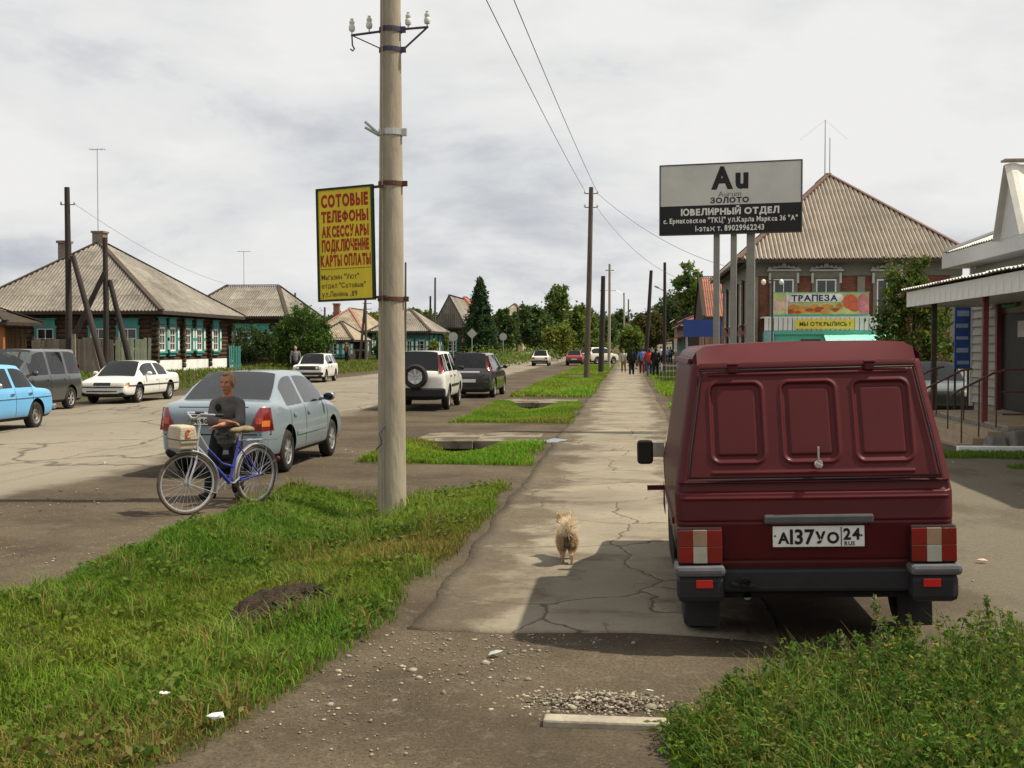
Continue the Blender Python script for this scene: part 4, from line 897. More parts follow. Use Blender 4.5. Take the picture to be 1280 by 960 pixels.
# bushy lilac beside the white estate car, left
b = at(376, 460, 74); z0 = hz(b.x, 74)
tree('lilac_bush', 'big rounded green bush in front of the second log house', (b.x, 74, z0), [(0, 0, 1.9, 1.75, 1.6, 1.7), (-.9, -.3, 1.3, 1.0, 1, 1.2), (1.1, -.2, 1.5, 1.0, 1, 1.3), (.2, 0, 3.1, 1.1, 1.1, .9), (-.9, 0, 2.7, .7, .7, .7), (1.2, 0, 2.6, .7, .7, .8)], 15000, .17, (.060, .115, .024), .06, 6, 3, stems=5, cat='bush', trunk='stem')
b = at(311, 440, 76); tree('elder_bush', 'loose darker bush beside the turquoise palisade', (b.x, 76, .42), [(0, 0, 1.4, 1.6, 1.3, 1.2), (1.2, 0, 1.8, .9, .9, .9), (-1, 0, 1.1, .9, .8, .8)], 7000, .16, (.045, .075, .022), .05, 5, 4, stems=3, cat='bush', trunk='stem')
# the spruce-like dark tree in the distance
def conifer(label, px, Y, w, ytop, n, colr, seed):
    b = at(px, 440, Y); H = at(px, ytop, Y).z; rw = w * Y / 1500 / 2; t = empty('spruce_tree', (b.x, Y, hz(b.x, Y))); tag(t, label, 'tree', 'trees along the street'); rr = random.Random(seed)
    mb = MB(); mb.tube([(0, 0, -.1), (0, 0, H * .5), (0, 0, H)], [.18, .12, .02], 8); C = []
    for k in range(46):
        f = (k + .5) / 46; z = H * (.06 + .92 * f); rad = rw * (1 - f) ** .75 * rr.uniform(.75, 1.12); nb = 9 if f < .7 else 5
        for j in range(nb):
            a = 6.28 * (j + rr.random()) / nb; e = Vector((math.cos(a) * rad, math.sin(a) * rad, z - rad * .18))
            if k % 3 == 0: mb.cyl((0, 0, z), e, .03, .008, 5)
            m = max(3, int(n / 46 / nb * (.4 + rad / rw))); s = rng.uniform(.15, 1, (m, 1)) ** .7
            C.append(np.array([[0, 0, z]]) * (1 - s) + np.array([e[:]]) * s + rng.normal(0, .10 + .12 * rad * .3, (m, 3)))
    mb.build('trunk', barkm, t); C = np.concatenate(C); P, Q, K = leaf_quads(C, rng.uniform(.22, .42, len(C)), leaf_cols(len(C), colr, yellow=.02), aspect=.4)
    me = mesh_np('crown', P, Q, colr=K); me.materials.append(leafm); inst(me, 'crown', t)
conifer('dark pointed spruce towering over the far left houses', 600, 118, 62, 346, 17000, (.042, .078, .032), 1)
T = [('birch_tree', 'dark leafy tree right behind the spruce', 634, 130, 42, 384, 'round', 5000, GD), ('poplar_tree', 'dark round poplar left of the tallest far tree', 668, 175, 58, 383, 'round', 6000, GD),
     ('poplar_tree', 'tallest slim poplar of the far left row', 694, 190, 40, 360, 'tall', 5500, G1), ('poplar_tree', 'light green tree right of the tallest poplar', 716, 200, 44, 378, 'round', 5000, G2),
     ('willow_tree', 'yellow-green low tree in front of the far poplars', 700, 165, 50, 405, 'round', 4500, G3), ('poplar_tree', 'dull green tree just left of the wooden street pole', 730, 230, 40, 384, 'round', 4500, G2),
     ('birch_tree', 'far tree peeping between the street poles', 757, 260, 40, 396, 'round', 4000, GD), ('round_tree', 'bright round street tree beside the walking people', 790, 92, 38, 402, 'round', 6000, G2),
     ('birch_tree', 'reddish green far tree above the crowd', 812, 200, 48, 386, 'round', 4500, (.085, .085, .03)), ('birch_tree', 'tall loose birch behind the far shops', 862, 190, 52, 334, 'tall', 6500, G1),
     ('birch_tree', 'dense tree left of the brick shop roof', 842, 215, 50, 362, 'round', 5000, GD), ('poplar_tree', 'broad tree behind the brown roofs right of the concrete pole', 520, 200, 60, 385, 'round', 4500, G2),
     ('birch_tree', 'far tree over the low left roofs', 470, 190, 50, 388, 'round', 3500, G2), ('poplar_tree', 'far tree at the end of the street', 776, 300, 34, 385, 'round', 3000, GD),
     ('birch_tree', 'bushy tree beside the far parked cars', 742, 150, 30, 410, 'round', 3500, G2), ('yard_bush', 'bush between the two orange-edged roofs and the concrete pole', 480, 106, 26, 414, 'round', 2500, G1), ('yard_bush', 'low bush left of the gabled dark house', 548, 122, 26, 408, 'round', 2500, G1), ('yard_bush', 'pale green bush at the corner of the blue-shuttered house', 541, 104, 16, 424, 'round', 1500, G2),
     ('birch_tree', 'half hidden tree between the spruce and the house', 572, 150, 34, 400, 'round', 3000, G1)]
for i, (nm, lb, px, Y, w_, zt_, kd, n_, cl_) in enumerate(T): ground_tree(nm, lb, px, Y, w_, zt_, kd, int(n_ * 1.5), .15 + Y * .0021, cl_, seed=20 + i)
# small tree before the siding shop
b = at(1143, 440, 38)
tree('maple_tree', 'leafy young tree between the brick house and the siding shop', (b.x, 38, 0), [(0, 0, 2.2, 1.05, 1.0, 1.5), (-.3, 0, 3.5, .7, .7, .95), (.55, 0, 3.1, .6, .6, .8), (-.7, 0, 2.1, .6, .6, .9), (.1, 0, 4.1, .38, .4, .5), (.75, 0, 1.8, .5, .5, .7)], 9000, .15, (.085, .125, .028), .07, 9, 9, yellow=.10)
# far wood closing the horizon
def ball(n): d = rng.normal(0, 1, (n, 3)); return d / np.linalg.norm(d, axis=1)[:, None] * rng.uniform(.3, 1, (n, 1)) ** .5
C = []
for k in range(150):
    x = rng.uniform(-330, 240); y = 400 + rng.uniform(0, 140) - abs(x) * .25; r_ = rng.uniform(3.5, 7)
    C.append(np.array([x, y, hz(x, y) + r_ * .9]) + ball(480) * np.array([r_, r_ * .9, r_ * .9]))
C = np.concatenate(C); P, Q, K = leaf_quads(C, rng.uniform(.9, 1.7, len(C)), leaf_cols(len(C), (.06, .09, .045), yellow=0)); me = mesh_np('far_wood', P, Q, colr=K); me.materials.append(leafm)
o = inst(me, 'far_wood', None); tag(o, 'distant dark wood closing the horizon behind the village', 'wood', kind='stuff')
# hedge-like growth along the left behind houses, and at street far left
C = []
for k in range(60):
    px = rng.uniform(380, 760); Y = rng.uniform(190, 300); b = at(px, 440, Y); h_ = rng.uniform(2, 5)
    C.append(np.array([b.x, Y, hz(b.x, Y) + h_ * .5]) + rng.normal(0, 1, (160, 3)) * np.array([2.2, 1.5, h_ * .3]))
C = np.concatenate(C); P, Q, K = leaf_quads(C, rng.uniform(.4, .9, len(C)), leaf_cols(len(C), G1)); me = mesh_np('far_scrub', P, Q, colr=K); me.materials.append(leafm)
o = inst(me, 'far_scrub', None); tag(o, 'low scrub growing between the far left houses', 'scrub', kind='stuff')
C = []
for px, Y in ((625, 112), (612, 108), (640, 120), (655, 135), (598, 104), (668, 150), (680, 140)):
    b = at(px, 440, Y); C.append(np.array([b.x, Y, hz(b.x, Y) + .6]) + rng.normal(0, 1, (700, 3)) * np.array([1.1, .8, .45]))
C = np.concatenate(C); P, Q, K = leaf_quads(C, rng.uniform(.12, .3, len(C)), leaf_cols(len(C), G2)); me = mesh_np('verge_shrubs', P, Q, colr=K); me.materials.append(leafm)
o = inst(me, 'verge_shrubs', None); tag(o, 'mass of low green shrubs under the dark spruce', 'shrubs', kind='stuff')

# ---- grass
def blades(name, label, XY, h, wd, colr, lean=.5, zoff=0.0, bend=1.0, parent=None):
    n = len(XY); z = height(XY[:, 0], XY[:, 1]) + zoff - .01; B = np.stack([XY[:, 0], XY[:, 1], z], -1); a = rng.uniform(0, 6.28, n); s = np.stack([np.cos(a), np.sin(a), 0 * a], -1)
    a2 = a + 1.57 + rng.normal(0, .5, n); l = np.stack([np.cos(a2), np.sin(a2), 0 * a], -1) * (rng.uniform(.1, 1, n) * lean)[:, None]; H = h[:, None]; up = np.array([[0, 0, 1.0]]); wv = wd[:, None] * .5
    m1 = B + (up * .55 + l * .25) * H; tip = B + (up * .95 * (1 - .2 * lean) + l * bend) * H
    P = np.stack([B - s * wv, B + s * wv, m1 + s * wv * .8, m1 - s * wv * .8, tip], 1).reshape(-1, 3); i = np.arange(n)[:, None] * 5
    Q = i + np.array([[0, 1, 2, 3]]); T3 = i + np.array([[3, 2, 4]]); K = np.repeat(colr, 5, 0); sh = np.tile(np.array([.8, .8, 1, 1, 1.15]), n)[:, None]
    me = mesh_np(name, P, Q, T3, colr=K); me.materials.append(grassm); o = inst(me, name, parent); tag(o, label, 'grass', kind='stuff'); return o
def grass_cols(XY, base=(.086, .142, .015), dry=.05, s=1.3):
    n = len(XY); b = np.array(base)[None] * 1.3 * rng.uniform(.65, 1.35, (n, 1)); q = wob(XY[:, 0], XY[:, 1], s)[:, None]; b = b * (1 + .35 * q); b[:, 0] *= 1 + .35 * wob(XY[:, 0] + 9, XY[:, 1], s * 1.7)
    pd = np.clip(dry + 1.0 * np.clip(wob(XY[:, 0] + 3, XY[:, 1] - 4, s * 1.2) - .08, 0, 1), 0, .75); m = rng.random(n) < pd; b[m] = np.array([.24, .175, .055])[None] * rng.uniform(.45, 1.2, (m.sum(), 1)); return b
def scatter(n, x0, x1, y0, y1, keep): 
    out = []; c = 0
    while c < n:
        x = rng.uniform(x0, x1, n); y = rng.uniform(y0, y1, n); k = keep(x, y); q = np.stack([x[k], y[k]], -1); out.append(q); c += len(q)
        if len(q) == 0: break
    return np.concatenate(out)[:n]
HOLE = gp(356, 757)
def in_patch(x, y): return (patch_mask(x, y, -.03) > rng.uniform(0, 1, x.shape)) & ~(((x - HOLE.x) / .26) ** 2 + ((y - HOLE.y) / .55) ** 2 + .5 * wob(x, y, 5) < 1)
def vis(x, y): return x > -.42 * y - 1.5
XY = scatter(150000, -5.9, -1.0, 4.6, 15.9, lambda x, y: in_patch(x, y) & vis(x, y)); n = len(XY)
tuft = np.clip(.5 + 1.1 * wob(XY[:, 0], XY[:, 1], 4.2), .15, 1.6)
blades('verge_grass', 'rough green and yellowing grass on the near verge around the concrete pole', XY, rng.uniform(.04, .095, n) * (.55 + tuft) , rng.uniform(.005, .010, n), grass_cols(XY), .9)
# longer clumps and broad-leaved weeds
cc = scatter(150, -5.6, -1.5, 5, 15.6, lambda x, y: in_patch(x, y) & vis(x, y)); XY = np.repeat(cc, 45, 0) + rng.normal(0, .06, (150 * 45, 2)); n = len(XY)
blades('long_grass', 'longer grass tufts standing out of the near verge', XY, rng.uniform(.10, .27, n), rng.uniform(.005, .009, n), grass_cols(XY, (.10, .16, .025), .25), 1.0)
cc = scatter(420, -5.6, -1.5, 5, 15.6, lambda x, y: in_patch(x, y) & vis(x, y)); XY = np.repeat(cc, 14, 0) + rng.normal(0, .05, (420 * 14, 2)); n = len(XY)
C = np.stack([XY[:, 0], XY[:, 1], height(XY[:, 0], XY[:, 1]) + rng.uniform(.02, .10, n)], -1); kk = grass_cols(XY, (.07, .125, .016), .02); kk = np.minimum(kk, .16); P, Q, K = leaf_quads(C, rng.uniform(.03, .07, n), kk, .5, .6)
me = mesh_np('verge_weeds', P, Q, colr=K); me.materials.append(leafm); o = inst(me, 'verge_weeds', None); tag(o, 'small broad-leaved weeds mixed into the near verge grass', 'weeds', kind='stuff')
XY = scatter(62000, -5, -.9, 18, 39, in_patch); n = len(XY)
blades('ditch_grass', 'bright grass on the two patches around the ditch openings', XY, rng.uniform(.05, .14, n), rng.uniform(.009, .018, n), grass_cols(XY, (.11, .19, .016), .06), .9)
XY = scatter(45000, -5, -.9, 42, 110, in_patch); n = len(XY)
blades('far_verge_grass', 'bright grass of the long verge patch round the wooden poles', XY, rng.uniform(.08, .2, n), rng.uniform(.02, .045, n), grass_cols(XY, (.12, .20, .018), .04, .6), .9)
rgt = lambda x, y: (x > 1.25 + .2 * wob(x, y, 1.5)) & (((y > 44) & (y < 62)) | ((y > 33) & (y < 37.5)) | (y > 66)) & (x < 5)
XY = scatter(26000, 1.0, 5, 32, 80, rgt); n = len(XY)
blades('path_side_grass', 'bright grass patches on the right side of the path', XY, rng.uniform(.10, .26, n), rng.uniform(.02, .045, n), grass_cols(XY, (.12, .20, .018), .04, .6), .9)
XY = scatter(70000, -42, -17.6, 40, 160, lambda x, y: (x < -18.4 - .6 * wob(x, y, .7)) & (x > -.5 * y - 4)); n = len(XY)
blades('yard_grass', 'grass along the foot of the left log houses', XY, rng.uniform(.10, .32, n), rng.uniform(.03, .07, n), grass_cols(XY, (.085, .135, .022), .18, .4), .9)
pg = lambda x, y: ((((x - 7.2) / 2.0) ** 2 + ((y - 20.4) / .75) ** 2) < 1 + .4 * wob(x, y, 3)) | ((((x - 6.6) / 1.1) ** 2 + ((y - 18.4) / .45) ** 2) < 1 + .4 * wob(x, y, 3)) | ((((x - 5.3) / .5) ** 2 + ((y - 20.3) / .5) ** 2) < 1)
XY = scatter(14000, 4.5, 9.5, 17, 22, pg); n = len(XY)
blades('porch_grass', 'patchy grass in front of the siding shop porch', XY, rng.uniform(.04, .13, n), rng.uniform(.007, .014, n), grass_cols(XY, (.085, .15, .016), .10), .9)
# ---- tall weeds in the near right corner
def wedge(x, y):
    lo = .18 + .10 * np.maximum(0, 5.6 - y) + .42 * np.maximum(0, 5.15 - y) + .10 * wob(x, y, 4); hi = 6.05 + .28 * np.clip(x - .9, 0, 2) + .18 * wob(x, y, 3)
    hi = np.where(x < .8, np.minimum(hi, 5.75 + .42 * (x - .2)), hi)
    return (x > lo) & (y < hi) & (y > 3.9 + .0 * x)
XY = scatter(60000, 0, 3.4, 3.9, 6.6, wedge); n = len(XY)
blades('corner_grass', 'dense fresh grass under the tall weeds in the near right corner', XY, rng.uniform(.05, .20, n) * np.clip(.6 + .5 * (XY[:, 0]), .5, 1.5), rng.uniform(.004, .008, n), grass_cols(XY, (.070, .135, .014), .05), .9)
XY = scatter(9000, .3, 3.4, 4.2, 6.6, wedge); n = len(XY)
blades('corner_long_grass', 'long thin grass standing among the corner weeds', XY, rng.uniform(.15, .42, n) * np.clip(.5 + .4 * XY[:, 0], .5, 1.2), rng.uniform(.003, .006, n), grass_cols(XY, (.12, .175, .035), .18), .8)
S = scatter(1150, .1, 3.4, 4.2, 6.6, wedge); P_, Q_, K_, off = [], [], [], 0; stem = MB()
for (x, y) in S:
    tall = max(.09, .12 + .155 * min(1.7, x) * rng.uniform(.35, 1.1)) * (1.0 if rng.random() > .04 else 1.4); z0 = hz(x, y); m = int(26 + tall * 90)
    ln = rng.normal(0, .22, 2) * tall; f = rng.uniform(.12, 1, m); c = np.stack([x + ln[0] * f ** 1.5, y + ln[1] * f ** 1.5, z0 + tall * f], -1); c[:, :2] += rng.normal(0, 1, (m, 2)) * (.055 * (1.15 - f))[:, None]
    stem.cyl((x, y, z0 - .02), (x + ln[0], y + ln[1], z0 + tall), .003, .0015, 4, cap=False); base = .92 * np.array([[.078, .155, .018], [.105, .170, .026], [.055, .125, .016], [.140, .165, .040]])[rng.integers(0, 4)]
    sz_ = rng.uniform(.018, .045, m) * (1.15 - .6 * f); p, q, k = leaf_quads(c, sz_ * 1.5, leaf_cols(m, base, .3, .05), .45, .42); P_.append(p); Q_.append(q + off); K_.append(k); off += len(p)
me = mesh_np('tall_weeds', np.concatenate(P_), np.concatenate(Q_), colr=np.concatenate(K_)); me.materials.append(leafm); o = inst(me, 'tall_weeds', None); tag(o, 'tangle of tall leafy weeds in the near right corner', 'weeds', kind='stuff')
so = stem.build('weed_stems', mat('weed_stem', (.12, .14, .05), .8), None); tag(so, 'thin stems of the tall weeds in the near right corner', 'weed stems', kind='stuff')
# flowering wormwood stalks over the van's bumper
for j, (px, py, base_y, hgt, lb) in enumerate([(1092, 742, 5.95, .0, 'grey-green flowering stalk in front of the red van bumper'), (1050, 790, 5.9, 0, 'shorter pale stalk left of the flowering stalk'), (1232, 745, 5.9, 0, 'leafy stalk rising at the right edge of the weeds')]):
    tp = at(px, py, base_y); z0 = hz(tp.x, base_y); t = empty('wormwood_stalk', (tp.x + .05, base_y, z0)); tag(t, lb, 'plant', 'tall stalks in the corner weeds'); H = tp.z - z0; mb = MB(); pts = [(0, 0, -.02), (-.01, 0, H * .5), (-.05, 0, H)]
    mb.tube(pts, [.004, .003, .0015], 5); mb.build('stem', MATS['weed_stem'], t); m = 240; f = rng.uniform(.15, 1, m); c = np.stack([-.05 * f ** 2, 0 * f, H * f], -1) + rng.normal(0, 1, (m, 3)) * np.stack([.03 * (1.2 - f), .03 * (1.2 - f), .012 + 0 * f], -1)
    p, q, k = leaf_quads(c, rng.uniform(.012, .035, m), leaf_cols(m, (.15, .17, .07) if j < 2 else (.085, .13, .03), .3, .1), .3, .5); me = mesh_np('leaves', p, q, colr=k); me.materials.append(leafm); inst(me, 'leaves', t)
# bare soil patch in the verge
n_ = 46; g_ = np.linspace(-1, 1, n_); GX, GY = np.meshgrid(g_, g_); rr_ = np.hypot(GX, GY) + .13 * np.sin(3 * np.arctan2(GY, GX) + 1) + .08 * np.sin(7 * np.arctan2(GY, GX)); Zs = .13 * np.clip(1 - rr_ ** 2, -.25, 1) + rng.normal(0, .012, GX.shape) + .02 * np.sin(GX * 9 + 2 * np.sin(GY * 7)) * np.cos(GY * 8)
i = np.arange(n_ * n_).reshape(n_, n_); me = mesh_np('soil_heap', np.stack([GX * .31, GY * .60, Zs], -1).reshape(-1, 3), np.stack([i[:-1, :-1], i[:-1, 1:], i[1:, 1:], i[1:, :-1]], -1).reshape(-1, 4)); me.materials.append(mat('dark_soil', (.038, .027, .018), .95, .6, 18, 1.0))
o = inst(me, 'soil_heap', None, (HOLE.x, HOLE.y, hz(HOLE.x, HOLE.y) - .005)); tag(o, 'heap of bare dark soil in the near verge grass', 'soil heap')
pts = [(HOLE.x + random.gauss(0, .16), HOLE.y + random.gauss(0, .34)) for _ in range(420)]; so_ = stones('soil_clods', [(x, y, hz(x, y) + .02 + .09 * max(0, 1 - ((x - HOLE.x) / .38) ** 2 - ((y - HOLE.y) / .58) ** 2)) for x, y in pts], [random.uniform(.006, .022) for _ in pts], MATS['dark_soil'], 'dark clods of earth lying on the soil heap')
# ================================================================== vehicles
tyre_m = mat('tyre_rubber', (.022, .021, .020), .85, .25, 20, .2, dust_shade=((.12, .10, .075), -.5)); rim_m = mat('alloy_rim', (.45, .45, .45), .35, .15, 10, 0, metal=.7); steel_m = mat('steel_rim', (.20, .19, .17), .55, .2, 10, .1, metal=.5)
trim_m = mat('black_trim', (.022, .022, .023), .6, .2, 10, .1); chrome = mat('chrome', (.6, .6, .6), .18, .1, 10, 0, metal=1); arch_m = mat('arch_black', (.008, .008, .008), .95, .1)

def glass_mat(name, tint, ior=1.5):
    m = bpy.data.materials.new(name); m.use_nodes = True; n = m.node_tree.nodes; L = m.node_tree.links; n.remove(n['Principled BSDF']); f = n.new('ShaderNodeFresnel'); f.inputs[0].default_value = ior
    t = n.new('ShaderNodeBsdfTransparent'); t.inputs[0].default_value = (*tint, 1); g = n.new('ShaderNodeBsdfGlossy'); g.inputs['Roughness'].default_value = .03; g.inputs[0].default_value = (.9, .92, .92, 1)
    x = n.new('ShaderNodeMixShader'); L.new(f.outputs[0], x.inputs[0]); L.new(t.outputs[0], x.inputs[1]); L.new(g.outputs[0], x.inputs[2]); L.new(x.outputs[0], n['Material Output'].inputs[0]); MATS[name] = m; return m
glass_c = glass_mat('car_glass', (.30, .34, .33)); glass_l = glass_mat('pale_car_glass', (.66, .74, .70), 1.8); glass_o = mat('opaque_glass', (.012, .014, .014), .05, .2, 2, 0, spec=.4); seat_m = mat('car_seat', (.035, .035, .037), .9, .3, 8, .2)
red_l = mat('red_lens', (.17, .009, .008), .2, .15, 12, 0, spec=.6, coat=.5); amb_l = mat('amber_lens', (.55, .16, .03), .2, .15, 12, 0, spec=.6, coat=.5); clr_l = mat('clear_lens', (.38, .36, .30), .15, .2, 12, 0, spec=.6, coat=.5)
plate_m = mat('plate_white', (.62, .62, .58), .5, .1); ink_m = mat('black_ink', (.012, .012, .012), .6, .1)
DUST = (.16, .135, .10)
def paint(name, c, coat=.6, rough=.35, dz=.22): return mat(name, c, rough, .07, 1.5, 0, coat=coat, dust_shade=(DUST, dz), spec=.5)
def wheel(parent, p, r, w, rim, side, spokes=5):
    mb = MB(); mb.lathe([(r * .62, -w / 2 + .01), (r * .78, -w / 2), (r * .93, -w / 2 + .01), (r, -w / 2 + .04), (r, w / 2 - .04), (r * .93, w / 2 - .01), (r * .78, w / 2), (r * .62, w / 2 - .01)], (0, 0, 0), (1, 0, 0), 28, closed=True)
    o = mb.build('wheel', tyre_m, parent, smooth=50); o.location = p; s = side; mb = MB()
    mb.lathe([(r * .63, s * (w / 2 - .01)), (r * .57, s * (w / 2 - .025)), (r * .55, s * .02)], (0, 0, 0), (1, 0, 0), 24, caps=False)
    if spokes:
        for k in range(spokes):
            a = 6.283 * k / spokes; d = Vector((0, math.cos(a), math.sin(a))); mb.box(d * r * .33 + Vector((s * (w / 2 - .035), 0, 0)), (.03, r * .56, r * .16), Euler((a, 0, 0)).to_matrix())
        mb.lathe([(r * .16, s * (w / 2 - .06)), (r * .16, s * (w / 2 - .015)), (.001, s * (w / 2 - .01))], (0, 0, 0), (1, 0, 0), 14, caps=False)
    else: mb.lathe([(r * .57, s * .05), (r * .50, s * (w / 2 - .05)), (r * .36, s * (w / 2 - .03)), (r * .30, s * (w / 2 - .05)), (r * .18, s * (w / 2 - .045)), (r * .16, s * (w / 2 - .01)), (.001, s * (w / 2 - .005))], (0, 0, 0), (1, 0, 0), 22, caps=False)
    mb.build('rim', rim, o, smooth=40)
    if spokes: mb = MB(); mb.lathe([(r * .60, s * .045), (.001, s * .045)], (0, 0, 0), (1, 0, 0), 20); mb.build('rim_back', arch_m, o)  # added black backing disc, stands for the dark gaps behind the spokes
    return o
def shell(S, mats, glassq, cuts, name='body', parent=None, sub=2, trimrow=True):
    """S: list of stations, each a list of half-ring points (x,y,z) from bottom centre to top centre; glassq(i,j)->True for glass faces"""
    m = len(S[0]); ring = 2 * m - 2; bm = bmesh.new(); rows = []; cr = bm.edges.layers.float.new('crease_edge'); cv = bm.verts.layers.float.new('crease_vert')
    for st in S:
        pts = list(st) + [(-x, y, z) for (x, y, z) in st[-2:0:-1]]; rows.append([bm.verts.new(p) for p in pts])
    for i in range(len(S) - 1):
        for j in range(ring):
            f = bm.faces.new((rows[i][j], rows[i][(j + 1) % ring], rows[i + 1][(j + 1) % ring], rows[i + 1][j])); jj = j if j < m - 1 else ring - 1 - j
            f.material_index = 1 if glassq(i, jj) else (2 if jj <= 1 and trimrow else 0); f.smooth = True
    for rw, fl in ((rows[0], True), (rows[-1], False)):
        f = bm.faces.new(rw[::-1] if fl else rw); f.smooth = True
        for k in range(ring): e = bm.edges.get((rw[k], rw[(k + 1) % ring])); e[cr] = .45
    bmesh.ops.recalc_face_normals(bm, faces=bm.faces)
    for f in bm.faces:
        if f.material_index == 1:
            for e in f.edges:
                if any(g.material_index != 1 for g in e.link_faces): e[cr] = .85
    for v in bm.verts:
        gl = [f for f in v.link_faces if f.material_index == 1]
        if len(gl) == 1: v[cv] = .8
    me = bpy.data.meshes.new(name); bm.to_mesh(me); bm.free()
    for q in mats: me.materials.append(q)
    o = bpy.data.objects.new(name, me); link(o, parent); sm = o.modifiers.new('s', 'SUBSURF'); sm.levels = sm.render_levels = sub
    baked(o); bvh = BVHTree.FromPolygons([v.co.copy() for v in o.data.vertices], [tuple(p.vertices) for p in o.data.polygons])
    if cuts:
        mb = MB()
        for (y, z, r, w0, w1) in cuts:
            for s in (-1, 1): mb.cyl((s * w0, y, z), (s * w1, y, z), r, n=26)
        c = mb.build('cut', mats[3], parent); bo = o.modifiers.new('b', 'BOOLEAN'); bo.operation = 'DIFFERENCE'; bo.object = c; bo.solver = 'EXACT'; bo.material_mode = 'TRANSFER'
        baked(o); bpy.data.objects.remove(c)
    # split glass off into windows
    bm = bmesh.new(); bm.from_mesh(o.data); gi = [i for i, q in enumerate(o.data.materials) if q == mats[1]]; gi = gi[0] if gi else 1
    gf = [f for f in bm.faces if f.material_index == gi]; seen = set(); groups = []
    for f in gf:
        if f.index in seen: continue
        st = [f]; seen.add(f.index); g = []
        while st:
            q = st.pop(); g.append(q)
            for e in q.edges:
                for h in e.link_faces:
                    if h.material_index == gi and h.index not in seen: seen.add(h.index); st.append(h)
        groups.append(g)
    for g in groups:
        vs_ = {}; F = []; nz = Vector()
        for f in g:
            F.append(tuple(vs_.setdefault(v.index, len(vs_)) for v in f.verts)); nz += f.normal * f.calc_area()
        co = [None] * len(vs_)
        for v in bm.verts:
            if v.index in vs_: co[vs_[v.index]] = tuple(v.co)
        nz.normalize(); nm = 'side_window' if abs(nz.x) > .6 else ('windscreen' if nz.y > 0 else 'rear_window')
        gm_ = bpy.data.meshes.new(nm); gm_.from_pydata(co, [], F); gm_.materials.append(mats[1]); gm_.shade_smooth(); wo_ = bpy.data.objects.new(nm, gm_); link(wo_, o)
    bmesh.ops.delete(bm, geom=gf, context='FACES'); bm.to_mesh(o.data); bm.free(); o.data.set_sharp_from_angle(angle=R(38))
    return o, bvh
def patch(bvh, quad, d, m, name, parent, off=.008, n=6, k=4, back=.02):
    """quad of 4 (a,b) points in the plane seen along axis d ('r' rear: x,z; 'f' front: x,z; 'l'/'R' side: y,z) laid on the body surface"""
    dirs = {'r': Vector((0, 1, 0)), 'f': Vector((0, -1, 0)), 'l': Vector((1, 0, 0)), 'R': Vector((-1, 0, 0))}; D = dirs[d]; A = [Vector((a, b)) for a, b in quad]; P = []; bad = False
    for i in range(n + 1):
        for j in range(k + 1):
            u, v = i / n, j / k; q = (A[0] * (1 - u) + A[1] * u) * (1 - v) + (A[3] * (1 - u) + A[2] * u) * v
            o = Vector((q[0], -4, q[1])) if d == 'r' else Vector((q[0], 4, q[1])) if d == 'f' else Vector((-3, q[0], q[1])) if d == 'l' else Vector((3, q[0], q[1]))
            h, nn, _, _ = bvh.ray_cast(o, D)
            if h is None: P.append(None); bad = True
            else: P.append(h - D * off)
    if d in 'rf':
        ds = sorted(abs(p.y) for p in P if p is not None)
        if ds:
            lim = ds[-1] - .17
            for q in P:
                if q is not None and abs(q.y) < lim: q.y = lim * (1 if q.y > 0 else -1)
    if bad:
        good = [p for p in P if p is not None]
        if not good: return None
        key = (1 if d in 'rf' else 0); fl = (max if d in 'rR' else min)(p[key] for p in good) if False else sum(p[key] for p in good) / len(good)
        for i in range(n + 1):
            for j in range(k + 1):
                if P[i * (k + 1) + j] is None:
                    u, v = i / n, j / k; q = (A[0] * (1 - u) + A[1] * u) * (1 - v) + (A[3] * (1 - u) + A[2] * u) * v
                    P[i * (k + 1) + j] = Vector((q[0], fl, q[1])) if d in 'rf' else Vector((fl, q[0], q[1]))
    N0 = len(P); B = [p + D * (off + back) for p in P]; mb = MB(); F = []
    idx = lambda i, j: i * (k + 1) + j
    for i in range(n):
        for j in range(k): F.append((idx(i, j), idx(i + 1, j), idx(i + 1, j + 1), idx(i, j + 1)))
    rim_ = [idx(i, 0) for i in range(n + 1)] + [idx(n, j) for j in range(1, k + 1)] + [idx(i, k) for i in range(n - 1, -1, -1)] + [idx(0, j) for j in range(k - 1, 0, -1)]
    for a, b in zip(rim_, rim_[1:] + rim_[:1]): F.append((a, b, b + N0, a + N0))
    mb.add(P + B, F); return mb.build(name, m, parent, smooth=50)
def rect(c, w, h): return [(c[0] - w / 2, c[1] - h / 2), (c[0] + w / 2, c[1] - h / 2), (c[0] + w / 2, c[1] + h / 2), (c[0] - w / 2, c[1] + h / 2)]
def plate(parent, bvh, z, d, txt, w=.52, y=None, x=0):
    D = Vector((0, 1, 0)) if d == 'r' else Vector((0, -1, 0)); h, _, _, _ = bvh.ray_cast(Vector((x, -4 * D.y, z)), D); yy_ = h.y - D.y * .022
    mb = MB(); mb.box((x, yy_, z), (w, .012, .112)); o = mb.build('number_plate', plate_m, parent)
    if txt: text(txt, .088, ink_m, o, loc=(x, yy_ - D.y * .008, z - .004), rot=(R(90), 0, 0 if d == 'r' else R(180)), bold=.004, xs=1.05, ext=.0008)
    return o
